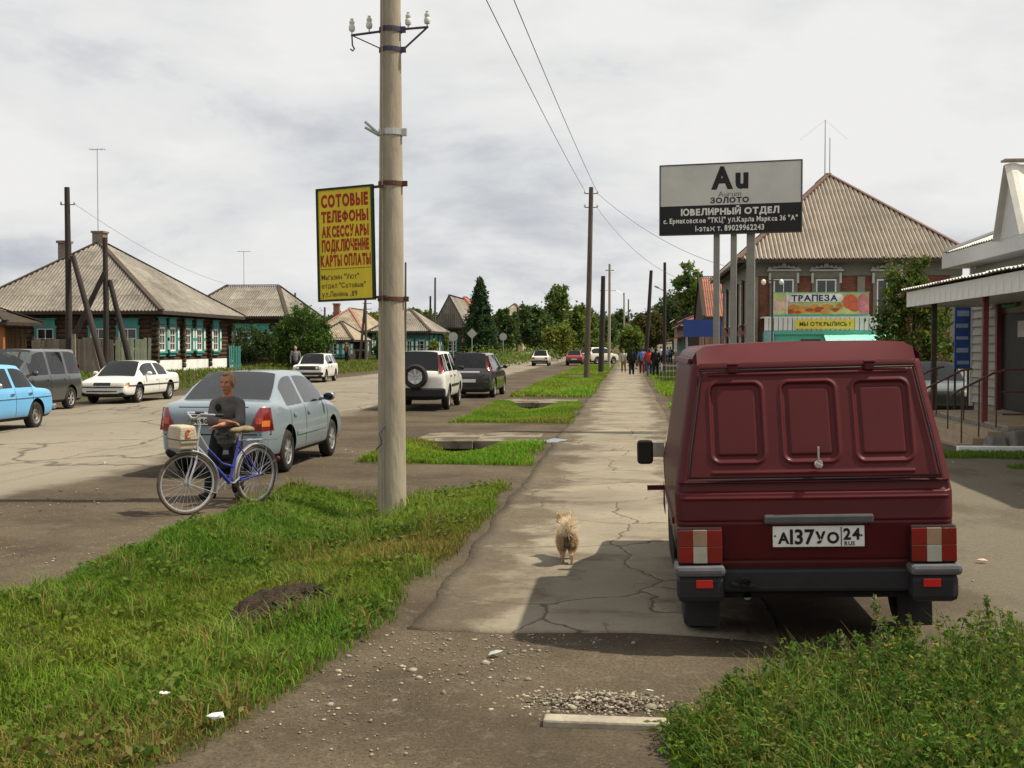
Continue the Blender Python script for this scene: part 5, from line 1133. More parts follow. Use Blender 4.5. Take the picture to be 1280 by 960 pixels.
def make_car(name, label, pos, rz, L, W, H, belt, deck_r, deck_f, tail, nose, rb, rt, ft, fb, wt, wb, wr, pm, pillars=(), zb=.20, group='cars on the street', rim=rim_m, cat='car', spokes=6, glass=glass_c, woff=0.0, boxy=.0, tumble=.93, dr_glass=True, spare=None, lo=0):
    t = empty(name, (*pos, 0), rz); tag(t, label, cat, group); w2 = W / 2; S = []; kinds = []
    def prof(y):          # plan taper
        e = abs(y) / (L / 2); return 1 - (.045 - .02 * boxy) * max(0, (e - .5) / .5) ** 2 - (.10 - .06 * boxy) * max(0, (e - .86) / .14) ** 2
    def deck(y, zt, zbt, k=1.0, br=0.0):
        w_ = w2 * prof(y) * k; zs = zt - .10 - br
        S.append([(0, y, zbt), (w_ * .82, y, zbt), (w_ * .965, y, zbt + .07), (w_, y, zbt + .5 * (zs - zbt)), (w_ * .985, y, zs), (w_ * .935, y, zt - .022), (w_ * .82, y, zt - .004), (w_ * .76, y, zt), (w_ * .42, y, zt + .012), (0, y, zt + .018)]); kinds.append('d')
    def cabin(y, f, zd, kind):
        w_ = w2 * prof(y); l = lambda a, b: a + (b - a) * f; zs = belt - .11; zg = l(zd, H - .075); w6 = l(w_ * .86, wt)
        S.append([(0, y, zb), (w_ * .82, y, zb), (w_ * .965, y, zb + .07), (w_, y, zb + .5 * (zs - zb)), (w_ * .988, y, zs), (w_ * tumble, y, belt), (w6, y, max(zg, belt + .015)), (w6 - .035 - .02 * f, y, l(zd + .01, H - .035)), (l(w_ * .42, wt * .6), y, l(zd + .012, H - .006)), (0, y, l(zd + .018, H))]); kinds.append(kind)
    yr, yf = -L / 2, L / 2
    deck(yr, tail - .14, zb + .12, .95, .05); deck(yr + .06, tail, zb + .03)
    if rb - yr > .3: deck((yr + rb) / 2, (tail + deck_r) / 2 + .015, zb)
    deck(rb, deck_r, zb); cabin(rb + (rt - rb) * .5, .52, deck_r, 'r'); cabin(rt, 1, deck_r, 'c')
    for (a, b) in pillars: cabin(a, 1, belt, 'p'); cabin(b, 1, belt, 'c')
    cabin(ft, 1, deck_f, 'f'); cabin(ft + (fb - ft) * .5, .52, deck_f, 'g'); deck(fb, deck_f, zb)
    deck(fb + (yf - fb) * .5, (deck_f + nose) / 2 + .02, zb); deck(yf - .16, nose + .005, zb + .01); deck(yf - .05, nose - .03, zb + .04, .985); deck(yf, nose - .16, zb + .13, .94, .05)
    def gq(i, j):
        a, b = kinds[i], kinds[i + 1]
        if j == 5: return (a in 'c' and b in 'pf') or (a == 'f' and b == 'g') or (a == 'r' and b == 'c' and dr_glass)
        if j in (7, 8): return (a == 'd' and b == 'r') or (a == 'r' and b == 'c') or (a == 'f' and b == 'g') or (a == 'g' and b == 'd')
        return False
    yw = (-wb / 2 + woff, wb / 2 + woff)
    body, bvh = shell(S, [pm, glass, trim_m, arch_m], gq, [(y, wr + .01, wr + .075, w2 - .27, w2 + .2) for y in yw], parent=t)
    for y in yw:
        for s in (-1, 1): wheel(t, (s * (w2 - .115), y, wr), wr, .19, rim, s, spokes)
    mb = MB(); yc_ = (rb + fb) / 2; mb.box((0, yc_, belt - .22), (W - .22, fb - rb - .1, .26)); mb.build('interior', seat_m, t)
    for y_ in ([ft - .55, (rt + ft) / 2 - .75] if ft - rt > 1.2 else [ft - .55]):
        for s in (-1, 1): mb = MB(); mb.box((s * .36, y_, belt - .02), (.46, .14, .42), (R(-10), 0, 0)); mb.ell((s * .36, y_ - .06, belt + .26), (.13, .06, .10), 10); mb.build('seat', seat_m, t)
    mb = MB(); mb.lathe([(.17, -.012), (.185, 0), (.17, .012)], (-.36, ft - .02, belt + .0), (0, -1, .5), 18, closed=True); mb.build('steering_wheel', trim_m, t)
    return t, bvh, dict(L=L, W=W, H=H, belt=belt, yr=yr, yf=yf, w2=w2, zb=zb, yw=yw, wr=wr, pm=pm)
def car_side(t, bvh, g, seams=(), handles=(), mirror=None, stripe=None, mir_m=None, seam_z=None):
    lo = g['zb'] + .13; hi = g['belt'] - .015
    for s in ('l', 'R'):
        sg = -1 if s == 'l' else 1
        for y in seams: patch(bvh, [(y - .006, lo), (y + .006, lo), (y + .006, hi), (y - .006, hi)], s, arch_m, 'door_seam', t, .0025, 1, 8, .004)
        for y in handles: patch(bvh, rect((y, g['belt'] - .13), .15, .035), s, g['pm'] if mir_m is None else mir_m, 'door_handle', t, .025, 3, 1)
        if stripe: patch(bvh, [(stripe[0], stripe[2]), (stripe[1], stripe[2]), (stripe[1], stripe[2] + stripe[3]), (stripe[0], stripe[2] + stripe[3])], s, stripe[4], 'side_moulding', t, .014, 16, 1)
        if mirror:
            mb = MB(); x = sg * (g['w2'] * .96 + .10); mb.ell((x, mirror, g['belt'] + .07), (.10, .06, .075), 12); mb.box((x - sg * .1, mirror + .02, g['belt'] + .03), (.12, .04, .04)); mb.build('mirror', mir_m or g['pm'], t, smooth=60)
            mb = MB(); mb.ell((x, mirror - .05, g['belt'] + .07), (.08, .014, .058), 10); mb.build('mirror_glass', glass_o, t, smooth=60)

silver = paint('silver_blue_paint', (.175, .225, .265), .7, .32); white_p = paint('white_car_paint', (.70, .69, .64)); black_p = paint('black_car_paint', (.010, .013, .014), .9, .2); navy = paint('dark_grey_paint', (.020, .026, .030), .9, .25)
lblue = paint('light_blue_paint', (.12, .38, .66), .35, .45); red_p = paint('red_car_paint', (.26, .025, .022), .5, .4); cream = paint('cream_car_paint', (.60, .56, .48), .4, .45); greyg = paint('grey_green_car_paint', (.28, .33, .31)); green_p = paint('dark_green_paint', (.016, .03, .026), .8, .3)
# ---- silver-blue saloon beside the cyclist
cw = gp(354, 594.6); cf = gp(411, 573.8); cx_ = -4.93 - .85; yc = 17.15 + 1.3
t, bv, g = make_car('saloon_car', 'silver-blue saloon parked behind the man with the bicycle', (cx_, yc), 0, 4.42, 1.70, 1.47, .96, 1.06, .95, 1.035, .72, -1.62, -.92, .42, 1.28, .57, 2.60, .31, silver, [(-.42, -.34)], group='cars parked at the right kerb', glass=glass_l, spokes=7)
car_side(t, bv, g, seams=(.92, -.38, -1.18), handles=(-.22, -.98), mirror=.72, stripe=(-.9, .85, .52, .05, silver))
for s in (-1, 1):
    tl = patch(bv, [(s * .52, .66), (s * .825, .66), (s * .775, .98), (s * .66, .985)], 'r', red_l, 'tail_light', t, .012, 8, 6)
    for k, (xx_, zz) in enumerate(((.66, .80), (.74, .76))): patch(bv, rect((s * xx_, zz), .075, .085), 'r', amb_l if k else mat('dull_red_lens', (.5, .06, .03), .2, spec=.6), 'lamp', tl, .020, 3, 3)
    patch(bv, rect((s * .55, .62), .34, .22), 'f', clr_l, 'head_light', t)
patch(bv, [(-.79, .60), (.79, .60), (.79, .615), (-.79, .615)], 'r', arch_m, 'bumper_seam', t, .004, 16, 1, .004)
patch(bv, [(-.5, .985), (.5, .985), (.5, .994), (-.5, .994)], 'r', arch_m, 'boot_seam', t, .004, 12, 1, .004)
patch(bv, [(-.36, .885), (.36, .885), (.36, .925), (-.36, .925)], 'r', chrome, 'boot_handle', t, .02, 8, 1)
patch(bv, rect((0, .80), .62, .15), 'r', mat('recess_grey', (.10, .12, .13), .5), 'plate_recess', t, .003, 6, 2, .004)
plate(t, bv, .80, 'r', 'А 801 ОР 24')
mb = MB(); mb.cyl((0, -.55, 1.45), (0, -.75, 1.72), .006, .003, 5); mb.ell((0, -.55, 1.462), (.03, .05, .02), 8); mb.build('aerial', trim_m, t)
for s in (-1, 1): mb = MB(); mb.ell((s * .34, -.95, 1.12), (.14, .06, .12), 10); mb.build('headrest', seat_m, t)
# ---- white off-roader with spare wheel
t, bv, g = make_car('off_roader', 'white boxy off-roader with spare wheel on its tailgate, behind the concrete pole', (-6.05, 34.35 + 1.3), R(1.5), 4.45, 1.76, 1.70, 1.10, 1.12, 1.06, 1.10, .96, -2.13, -1.98, .55, 1.22, .66, 2.62, .345, white_p, [(-1.30, -1.22), (-.32, -.22)], zb=.30, group='cars parked at the right kerb', boxy=1, spokes=5)
car_side(t, bv, g, seams=(.95, -.27, -1.20), handles=(-.12, -1.05), mirror=.86, mir_m=trim_m, stripe=(-.95, .85, .66, .07, trim_m))
for s in (-1, 1):
    patch(bv, [(s * .66, 1.08), (s * .80, 1.08), (s * .715, 1.60), (s * .60, 1.60)], 'r', red_l, 'tail_light', t, .02, 4, 8)
    patch(bv, rect((s * .6, .86), .3, .16), 'f', clr_l, 'head_light', t)
    for y in (-1.05, 1.55): mb = MB(); mb.box((s * .76, y + (-.52), .32), (.22, .02, .3)); mb.build('mud_flap', red_p, t)
mb = MB(); mb.box((0, -2.24, .52), (1.72, .14, .26)); mb.build('bumper', trim_m, t, bevel=.05)
mb = MB(); mb.box((-.02, -2.21, 1.0), (.1, .12, .3)); mb.build('spare_carrier', trim_m, t)
mb = MB(); mb.lathe([(.20, -.08), (.30, -.11), (.345, -.07), (.345, .07), (.30, .11), (.20, .08)], (0, 0, 0), (0, 1, 0), 26, closed=True); sp = mb.build('spare_wheel', tyre_m, t, smooth=50); sp.location = (.02, -2.36, .98)
mb = MB()
for k in range(6): a = 6.283 * k / 6; mb.box((math.sin(a) * .12, -.085, math.cos(a) * .12), (.055, .03, .19), (0, a, 0))
mb.lathe([(.22, -.06), (.205, -.085), (.001, -.05)], (0, 0, 0), (0, 1, 0), 20); mb.build('rim', rim_m, sp)
plate(t, bv, .56, 'r', None, x=-.5)
# ---- black estate ahead of it
t, bv, g = make_car('estate_car', 'black estate car with tall red tail lights ahead of the white off-roader', (-5.55, 42.6 + 1.35), R(-1), 4.6, 1.71, 1.60, 1.0, 1.04, .98, 1.0, .78, -2.20, -1.90, .25, 1.35, .60, 2.70, .32, black_p, [(-1.25, -1.17), (-.35, -.27)], group='cars parked at the right kerb', boxy=.4)
car_side(t, bv, g, seams=(.85, -.31, -1.2), handles=(-.15, -1.0), mirror=.85)
for s in (-1, 1): patch(bv, [(s * .62, .98), (s * .78, .98), (s * .68, 1.50), (s * .56, 1.50)], 'r', red_l, 'tail_light', t, .02, 4, 8)
patch(bv, rect((0, .93), .8, .05), 'r', chrome, 'tailgate_bar', t, .02); plate(t, bv, .62, 'r', None)
# ---- cars on the left side of the street, facing the camera
t, bv, g = make_car('saloon_car', 'light blue old boxy saloon cut by the left picture edge', (-13.2 - .72, 25.7 - 1.2 - .1), R(180), 4.07, 1.61, 1.44, .93, .90, .90, .87, .86, -1.28, -.82, .42, .98, .56, 2.42, .30, lblue, [(-.30, -.22)], group='cars parked on the left', rim=steel_m, spokes=0, boxy=1, woff=.03)
car_side(t, bv, g, seams=(.82, -.26, -1.0), handles=(-.10, -.88), mirror=.62, mir_m=chrome, stripe=(-1.9, 1.9, .70, .012, chrome))
mb = MB(); mb.box((0, -2.06, .46), (1.58, .10, .11)); mb.build('bumper', chrome, t, bevel=.03)
for s in (-1, 1): patch(bv, rect((s * .62, .68), .22, .14), 'r', red_l, 'tail_light', t, .02)
t, bv, g = make_car('minivan', 'dark grey minivan behind the light blue saloon', (-16.3 - .72, 33.6 - 1.3), R(180), 4.35, 1.70, 1.76, 1.02, 1.02, 1.10, 1.0, .82, -2.12, -1.95, .55, 1.55, .62, 2.60, .32, navy, [(-1.15, -1.05), (-.12, -.02)], group='cars parked on the left', boxy=.5)
car_side(t, bv, g, seams=(.95, -.07, -1.2), handles=(.05, -.95), mirror=1.0)
for s in (-1, 1): patch(bv, rect((s * .66, 1.05), .14, .5), 'r', red_l, 'tail_light', t, .02); patch(bv, rect((s * .6, .70), .34, .18), 'f', clr_l, 'head_light', t)
t, bv, g = make_car('saloon_car', 'white low saloon facing the street in front of the plank fence', (-15.75 - .78, 37.4 + 1.25), R(180), 4.62, 1.69, 1.36, .87, .93, .85, .92, .70, -1.42, -.85, .55, 1.25, .55, 2.60, .305, white_p, [(-.34, -.26)], group='cars parked on the left', boxy=.8, spokes=7)
car_side(t, bv, g, seams=(.95, -.30, -1.15), handles=(-.16, -.98), mirror=.72, stripe=(-2.1, 2.1, .56, .035, trim_m))
patch(bv, rect((0, .635), .56, .10), 'f', trim_m, 'grille', t, .012)
for s in (-1, 1): patch(bv, [(s * .30, .585), (s * .72, .585), (s * .72, .69), (s * .30, .69)], 'f', clr_l, 'head_light', t, .012); patch(bv, rect((s * .78, .64), .09, .10), 'f', amb_l, 'indicator', t, .012)
patch(bv, [(-.80, .52), (.80, .52), (.80, .555), (-.80, .555)], 'f', trim_m, 'bumper_strip', t, .015, 16, 1); patch(bv, [(-.5, .30), (.5, .30), (.5, .42), (-.5, .42)], 'f', trim_m, 'air_intake', t, .006, 8, 1)
b = gp(392, 478)
t, bv, g = make_car('estate_car', 'white old boxy estate with black grille near the round bush', (b.x - .2, b.y + 1.2), R(183), 4.1, 1.62, 1.45, .93, .96, .91, .93, .88, -1.95, -1.72, .42, .98, .56, 2.42, .30, white_p, [(-1.0, -.92), (-.30, -.22)], group='cars parked on the left', rim=steel_m, spokes=0, boxy=1)
car_side(t, bv, g, seams=(.82, -.26), handles=(-.1,), mirror=.62, mir_m=trim_m); patch(bv, [(-.74, .64), (.74, .64), (.74, .84), (-.74, .84)], 'f', trim_m, 'grille', t, .012, 8, 2)
for s in (-1, 1):
    for xx_ in (.48, .64): patch(bv, rect((s * xx_, .74), .13, .14), 'f', clr_l, 'head_light', t, .02)
mb = MB(); mb.box((0, 2.06, .46), (1.6, .12, .13)); mb.build('bumper', trim_m, t, bevel=.03); plate(t, bv, .56, 'f', None)
# ---- distant traffic
def far_car(kind, label, px, py, rz, pm, off=0, group='distant cars on the street'):
    b = gp(px, py); face = abs(math.degrees(rz)) > 90
    if kind == 'hatch': a = (4.0, 1.62, 1.40, .92, .95, .90, .90, .76, -1.85, -1.35, .40, 1.05, .56, 2.42, .29)
    elif kind == 'boxy': a = (4.07, 1.61, 1.44, .93, .90, .90, .87, .86, -1.28, -.82, .42, .98, .56, 2.42, .30)
    elif kind == 'suv': a = (4.5, 1.78, 1.68, 1.06, 1.08, 1.04, 1.06, .92, -2.15, -1.8, .45, 1.25, .64, 2.64, .35)
    else: a = (4.4, 1.70, 1.45, .94, 1.02, .92, 1.0, .72, -1.62, -.95, .42, 1.25, .57, 2.60, .31)
    t, bv, g = make_car({'suv': 'off_roader', 'hatch': 'hatchback_car'}.get(kind, 'saloon_car'), label, (b.x, b.y + 1.2), rz, *a, pm, [(-.34, -.26)], group=group, spokes=5, boxy=1 if kind in ('boxy', 'suv') else .3)
    car_side(t, bv, g, mirror=.75, mir_m=trim_m)
    for s in (-1, 1):
        patch(bv, rect((s * g['w2'] * .72, .72 if kind != 'suv' else 1.0), .26, .16), 'r', red_l, 'tail_light', t, .02); patch(bv, rect((s * g['w2'] * .68, .64), .3, .15), 'f', clr_l, 'head_light', t, .02)
    mb = MB(); mb.box((0, g['yr'] - .02, .45), (g['W'] * .96, .12, .14)); mb.build('bumper', trim_m if pm != white_p else white_p, t, bevel=.03)
    plate(t, bv, .60, 'f' if face else 'r', None); return t
far_car('sedan', 'white saloon coming towards the camera, left of the cream car', 659, 449, R(180), white_p)
far_car('boxy', 'cream boxy saloon driving away in mid street', 675.5, 457.5, R(0), cream)
far_car('hatch', 'dark red hatchback driving away left of the wooden pole', 718, 457, R(0), red_p)
far_car('suv', 'pale off-roader with dark lower half behind the street poles', 748, 455, R(-38), cream)
far_car('sedan', 'grey-green saloon beyond the black estate', 590, 449, R(180), greyg)
far_car('sedan', 'dark saloon far up the street on the left', 716, 439.5, R(180), navy)
far_car('sedan', 'white car far up the street right of the dark saloon', 728, 438.6, R(180), white_p)
far_car('hatch', 'small red-brown car partly behind the wooden pole, far up the street', 742, 438.6, R(180), red_p)
far_car('sedan', 'white car following the oncoming white saloon', 669, 443.5, R(180), white_p)
t, bv, g = make_car('saloon_car', 'dark green car parked between the red van and the porch', (8.15, 33.5), R(176), 4.4, 1.70, 1.43, .94, 1.0, .92, .98, .74, -1.6, -.95, .42, 1.25, .57, 2.60, .31, green_p, [(-.34, -.26)], group='cars on the right side', boxy=.4); car_side(t, bv, g, mirror=.75)
for s in (-1, 1): patch(bv, rect((s * .58, .64), .3, .15), 'f', clr_l, 'head_light', t)
# ================================================================== the dark red van
burg_v = mat('burgundy_van_paint', (.072, .0075, .0095), .45, .20, 2.2, 0, big=1.0, coat=.06, dust_shade=((.040, .016, .015), .42), spec=.16)  # lower body darker: dirt plus the in-tilted panel's shade, put into the colour
VZ = [.40, .6, .79, .95, 1.2, 1.5, 1.72, 1.80, 1.84]; VW = [.775, .80, .815, .82, .785, .735, .70, .675, .61]; VY = [.075, .035, .0, .02, .09, .185, .255, .30, .40]
vw = lambda z: float(np.interp(z, VZ, VW)); vy = lambda z: float(np.interp(z, VZ, VY))
VX, VYP = 1.125, 7.25
van = empty('delivery_van', (VX, VYP, .02), R(0)); van.rotation_euler = (0, R(-1.5), R(0)); tag(van, 'dark red panel van parked on the right with its tailgate to the camera', 'van')
def rr_sd(x, z, x0, x1, z0, z1, r):
    cx_, cz = (x0 + x1) / 2, (z0 + z1) / 2; qx = np.abs(x - cx_) - (x1 - x0) / 2 + r; qz = np.abs(z - cz) - (z1 - z0) / 2 + r
    return np.minimum(np.maximum(qx, qz), 0) + np.hypot(np.maximum(qx, 0), np.maximum(qz, 0)) - r
def gs(d, w): return np.exp(-(d / w) ** 2)
def h_up(x, z):
    h = 0 * x
    for (a, b) in ((-.595, -.275), (-.165, .165), (.265, .60)):
        sd = rr_sd(x, z, a, b, 1.135, 1.615, .055); h = h + .009 * gs(sd, .011) - .013 * sst(-.004, -.022, sd) + .010 * sst(-.035, -.05, sd)
    lim = np.interp(z, VZ, VW) - .065; sd = np.maximum(np.abs(x) - lim, np.maximum(1.035 - z, z - 1.69)); h = h - .012 * gs(sd, .007) 
    h = h + .010 * gs(z - 1.665, .010) * (np.abs(x) < .60) + .008 * gs(z - 1.075, .009) * (np.abs(x) < .60)
    return h
def h_lo(x, z):
    m = sst(.80, .77, np.abs(x)); h = -.030 * sst(.955, .965, z) * sst(1.022, 1.012, z) * m
    h = h + .008 * gs(z - .925, .008) * m - .010 * gs(z - .785, .006) * (np.abs(x) < .99) - .006 * gs(z - .545, .010) * (np.abs(x) < .58)
    return h
def rear_panel(name, z0, z1, hf, nx, nz, parent):
    s = np.linspace(-1, 1, nx); z = np.linspace(z0, z1, nz); S_, Z = np.meshgrid(s, z); w_ = np.interp(Z, VZ, VW); q = np.clip((np.abs(S_) - .915) / .085, 0, 1)
    X = S_ * w_; Y = np.interp(Z, VZ, VY) + .075 * (1 - np.sqrt(np.maximum(0, 1 - q ** 2))) + .012 * S_ ** 2 - hf(X, Z); i = np.arange(nx * nz).reshape(nz, nx)
    me = mesh_np(name, np.stack([X, Y, Z], -1).reshape(-1, 3), np.stack([i[:-1, :-1], i[:-1, 1:], i[1:, 1:], i[1:, :-1]], -1).reshape(-1, 4), smooth=True); me.materials.append(burg_v); return inst(me, name, parent)
gate = rear_panel('tailgate', 1.018, 1.735, h_up, 240, 120, van); rear_panel('rear_panel', .46, 1.018, h_lo, 200, 110, van)
# body loft
zl = [.44, .5, .6, .75, .95, 1.1, 1.3, 1.5, 1.65, 1.72, 1.77, 1.81, 1.84, 1.852, 1.86]; lw = lambda z: vw(z) if z <= 1.84 else {1.852: .45}.get(z, 0.0)
def zmap(z, roof): return z if z <= .95 or roof >= 1.86 else .95 + (z - .95) * (roof - .95) / (1.86 - .95)
sts = [(None, 1.86, 1)] + [(y, 1.86, 1) for y in (.6, .75, 1.2, 1.8, 2.25)] + [(2.34, 1.855, .995), (2.38, 1.50, 1), (2.9, 1.47, .99), (3.10, 1.38, .985), (3.55, 1.00, .965), (4.0, .965, .93), (4.12, .955, .88)]
V, rows = [], []
for (y, roof, k) in sts:
    rw = []
    pts = [(0, .44)] + [(lw(z) * k, zmap(z, roof)) for z in zl]
    pts = pts + [(-x, z) for (x, z) in pts[-2:0:-1]]; zz0 = [0.44] + zl; zz0 = zz0 + zz0[-2:0:-1]
    for (x, z), zo in zip(pts, zz0):
        yy_ = y
        if y is None: yy_ = (float(np.interp(zo, VZ + [1.852, 1.86], VY + [.52, .55])) + .087 - (.075 if zo > 1.735 else 0)) if x else (.1 if zo < 1 else .5)
        if y is None and zo > 1.735: yy_ = {1.77: .29, 1.81: .335, 1.84: .38, 1.852: .43, 1.86: .47}[zo]
        rw.append(len(V)); V.append((x, yy_, z))
    rows.append(rw)
F = []; n_ = len(rows[0])
for a, b in zip(rows[:-1], rows[1:]):
    for j in range(n_): F.append((a[j], a[(j + 1) % n_], b[(j + 1) % n_], b[j]))
F.append(tuple(rows[-1]))
# close the rear roof lip down to the tailgate
i172 = 1 + zl.index(1.72); top = [rows[0][j] for j in range(i172, n_ - i172 + 1)]
b0 = len(V); lip = []
for j in top: x, y, z = V[j]; lip.append(len(V)); V.append((x, float(np.interp(1.725, VZ, VY)) + (.075 if abs(x) > .66 else .0) + .01, 1.725 if z > 1.725 else z))
for a in range(len(top) - 1): F.append((top[a], top[a + 1], lip[a + 1], lip[a]))
me = bpy.data.meshes.new('body'); me.from_pydata(V, [], F); me.materials.append(burg_v); bm = bmesh.new(); bm.from_mesh(me); bmesh.ops.recalc_face_normals(bm, faces=bm.faces); bm.to_mesh(me); bm.free(); me.shade_smooth(); me.set_sharp_from_angle(angle=R(42))
vb = inst(me, 'body', van); bvv = BVHTree.FromPolygons([v.co.copy() for v in me.vertices], [tuple(p.vertices) for p in me.polygons])
for y in (.70, 3.25):
    for s in (-1, 1):
        wheel(van, (s * .68, y, .295), .295, .17, steel_m, s, 0)
        mb = MB(); pts = [(s * (.822 if y < 1 else .800), y + .37 * math.cos(a), .30 + .37 * math.sin(a)) for a in np.linspace(.35, math.pi - .35, 14)]; mb.add([(p[0], y, .40) for p in pts[:1]] + pts, [tuple(range(len(pts) + 1))]); mb.build('wheel_arch', arch_m, van)
mb = MB(); mb.box((0, 2.0, .40), (1.5, 3.9, .16)); mb.build('underbody', arch_m, van)
for s, d in ((-1, 'l'), (1, 'R')):
    patch(bvv, [(2.52, 1.02), (3.12, 1.02), (2.98, 1.38), (2.52, 1.38)], d, glass_o, 'side_window', van, .006, 6, 4)
    patch(bvv, [(.35, 1.735), (2.3, 1.735), (2.3, 1.765), (.35, 1.765)], d, burg_v, 'rain_gutter', van, .02, 10, 1)
    patch(bvv, [(2.44, .6), (2.452, .6), (2.452, 1.0), (2.44, 1.0)], d, arch_m, 'door_seam', van, .004, 1, 6, .004)
    patch(bvv, [(.55, .70), (2.3, .70), (2.3, .74), (.55, .74)], d, burg_v, 'side_rib', van, .015, 10, 1)
patch(bvv, [(-.55, 1.05), (.55, 1.05), (.5, 1.42), (-.5, 1.42)], 'f', glass_o, 'windscreen', van, .006, 8, 6)
for s in (-1, 1): patch(bvv, rect((s * .6, .72), .26, .16), 'f', clr_l, 'head_light', van, .015)
# rubber seal round the tailgate
seal = MB(); P = [(s_ * (vw(z) - .065), vy(z) - .002, z) for s_, zs_ in ((-1, np.linspace(1.035, 1.69, 14)), (1, np.linspace(1.69, 1.035, 14))) for z in zs_]; seal.tube(P, .0065, 6, closed=True); seal.build('rubber_seal', trim_m, van, smooth=60)
# hinges and handle
for x in (-.445, .375):
    mb = MB(); y = vy(1.70) - .012; mb.box((x, y, 1.70), (.055, .03, .05)); mb.cyl((x - .035, y - .012, 1.725), (x + .035, y - .012, 1.725), .011, n=8); mb.build('hinge', burg_v, van, bevel=.004)
mb = MB(); y = vy(1.1) - .03; mb.cyl((.03, y + .02, 1.125), (.03, y - .02, 1.125), .026, n=12); mb.box((.03, y - .018, 1.175), (.014, .012, .11)); mb.box((.03, y - .02, 1.12), (.05, .012, .022), (0, R(25), 0)); mb.build('handle', chrome, van, bevel=.003)
# lamps
for s in (-1, 1):
    x = s * .680; mb = MB(); mb.box((x, .03, .645), (.265, .10, .225)); lh = mb.build('tail_light', mat('lamp_frame', (.018, .016, .016), .5), van, bevel=.012); lh.rotation_euler = (0, 0, 0)
    for dx_, w_, m_ in ((-.085, .088, red_l), (.085, .088, red_l)):
        for dz_, h_ in ((.0495, .098), (-.0495, .098)): mb = MB(); mb.box((x + dx_, -.024, .645 + dz_), (w_, .02, h_)); mb.build('red_lens', m_ if dz_ * dx_ * s > 0 else mat('bright_red_lens', (.20, .011, .009), .2, .15, 12, 0, spec=.6), lh, bevel=.003)
    for dz_, m_ in ((.050, mat('smoked_amber_lens', (.30, .20, .13), .25, .2, 14, 0, spec=.6)), (-.050, clr_l)): mb = MB(); mb.box((x, -.026, .645 + dz_), (.083, .022, .0985)); mb.build('clear_lens', m_, lh, bevel=.003)
    mb = MB(); mb.box((x + s * .005, .045, .50), (.30, .24, .065)); mb.build('bumper_cap', mat('grey_bumper', (.10, .10, .105), .5, .2, 10, .1), van, bevel=.025)
    mb = MB(); mb.box((x, .06, .39), (.28, .22, .17)); mb.build('bumper_corner', mat('black_bumper', (.02, .02, .022), .55, .2, 10, .1), van, bevel=.04)
    mb = MB(); mb.box((x - s * .02, -.055, .425), (.10, .012, .05)); mb.build('reflector', mat('reflector_red', (.50, .02, .015), .25, .1, 12, 0, spec=.6), van, bevel=.004)
    mb = MB(); mb.box((s * .65, .36, .21), (.21, .012, .26), (R(-4), 0, 0)); mb.build('mud_flap', trim_m, van)
mb = MB(); mb.box((0, .07, .43), (1.16, .12, .14)); mb.build('bumper', MATS['black_bumper'], van, bevel=.02)
mb = MB(); mb.tube([(-.50, .0, .415), (-.40, .0, .40), (-.36, .02, .40)], .016, 8); mb.lathe([(.02, 0), (.035, .03), (.03, .05)], (-.42, -.0, .43), (0, -1, 0), 14, caps=False); mb.build('tow_eye', trim_m, van)
mb = MB(); mb.cyl((-.40, .05, .33), (-.40, .3, .33), .025, n=10); mb.build('exhaust', steel_m, van)
# plate and its lamp bar
y = .012; mb = MB(); mb.box((.02, y - .012, .80), (.64, .05, .055)); mb.build('plate_lamp_bar', mat('old_chrome', (.10, .10, .10), .4, .2, 10, 0, metal=.5), van, bevel=.012)
mb = MB(); mb.box((.02, y - .006, .695), (.535, .014, .125)); pl = mb.build('number_plate', plate_m, van, bevel=.004)
mb = MB(); mb.box((.152, y - .0145, .695), (.005, .003, .115)); mb.build('plate_divider', ink_m, pl)
for st, x, z, sz_ in (('A', -.185, .688, .092), ('137', -.075, .695, .122), ('УO', .070, .688, .092), ('24', .213, .709, .092), ('RUS', .200, .653, .034)): text(st, sz_, ink_m, pl, loc=(x, y - .0145, z), bold=.0035 if sz_ > .05 else .001, xs=.95, ext=.0008)
mb = MB()
for x in (-.235, .27): mb.cyl((x, y - .0125, .70), (x, y - .016, .70), .006, n=8)
mb.build('plate_screws', ink_m, pl)['kind'] = 'stuff'
# mirror and side flap
for s in (-1, 1):
    mb = MB(); mb.box((s * .965, 2.62, .985), (.13, .07, .20)); mo = mb.build('mirror', trim_m, van, bevel=.03); mb = MB(); mb.box((s * .965, 2.583, .985), (.10, .004, .165)); mb.build('mirror_glass', glass_o, mo)
    mb = MB(); mb.box((s * .87, 2.66, 1.0), (.12, .05, .12)); mb.build('mirror_arm', chrome if s < 0 else trim_m, mo)
mb = MB(); mb.box((-.90, 1.7, .80), (.13, .02, .035)); mb.build('fuel_flap', burg_v, van)
mb = MB(); mb.cyl((0, 3.6, .9), (0, 3.6, .9), .01, n=4)
# ================================================================== poles, signs, wires
conc_p = mat('pole_concrete', (.305, .265, .20), .9, .32, 7, .45, aniso=(1, 1, .22), big=1); rust = mat('rusty_band', (.11, .055, .035), .8, .3, 12, .3, metal=.3); galv = mat('galvanised', (.40, .40, .38), .45, .15, 10, .1, metal=.6)
porc = mat('porcelain', (.55, .54, .50), .3, .2, 14, 0); viol = mat('dark_bracket', (.055, .045, .075), .6, .2, 12, 0)
wood_p = mat('weathered_pole', (.105, .085, .065), .92, .4, 6, .6, aniso=(1, 1, .12)); tar_p = mat('tarred_pole', (.045, .036, .034), .9, .35, 6, .5, aniso=(1, 1, .12))
pb = gp(490, 626); px0, py0 = pb.x, pb.y; pz = lambda y: at(490, y, py0).z; hx = lambda p: at(p, 300, py0).x - px0
pole = empty('concrete_pole', (px0, py0, 0)); tag(pole, 'thick pale concrete utility pole standing in the near verge', 'utility pole')
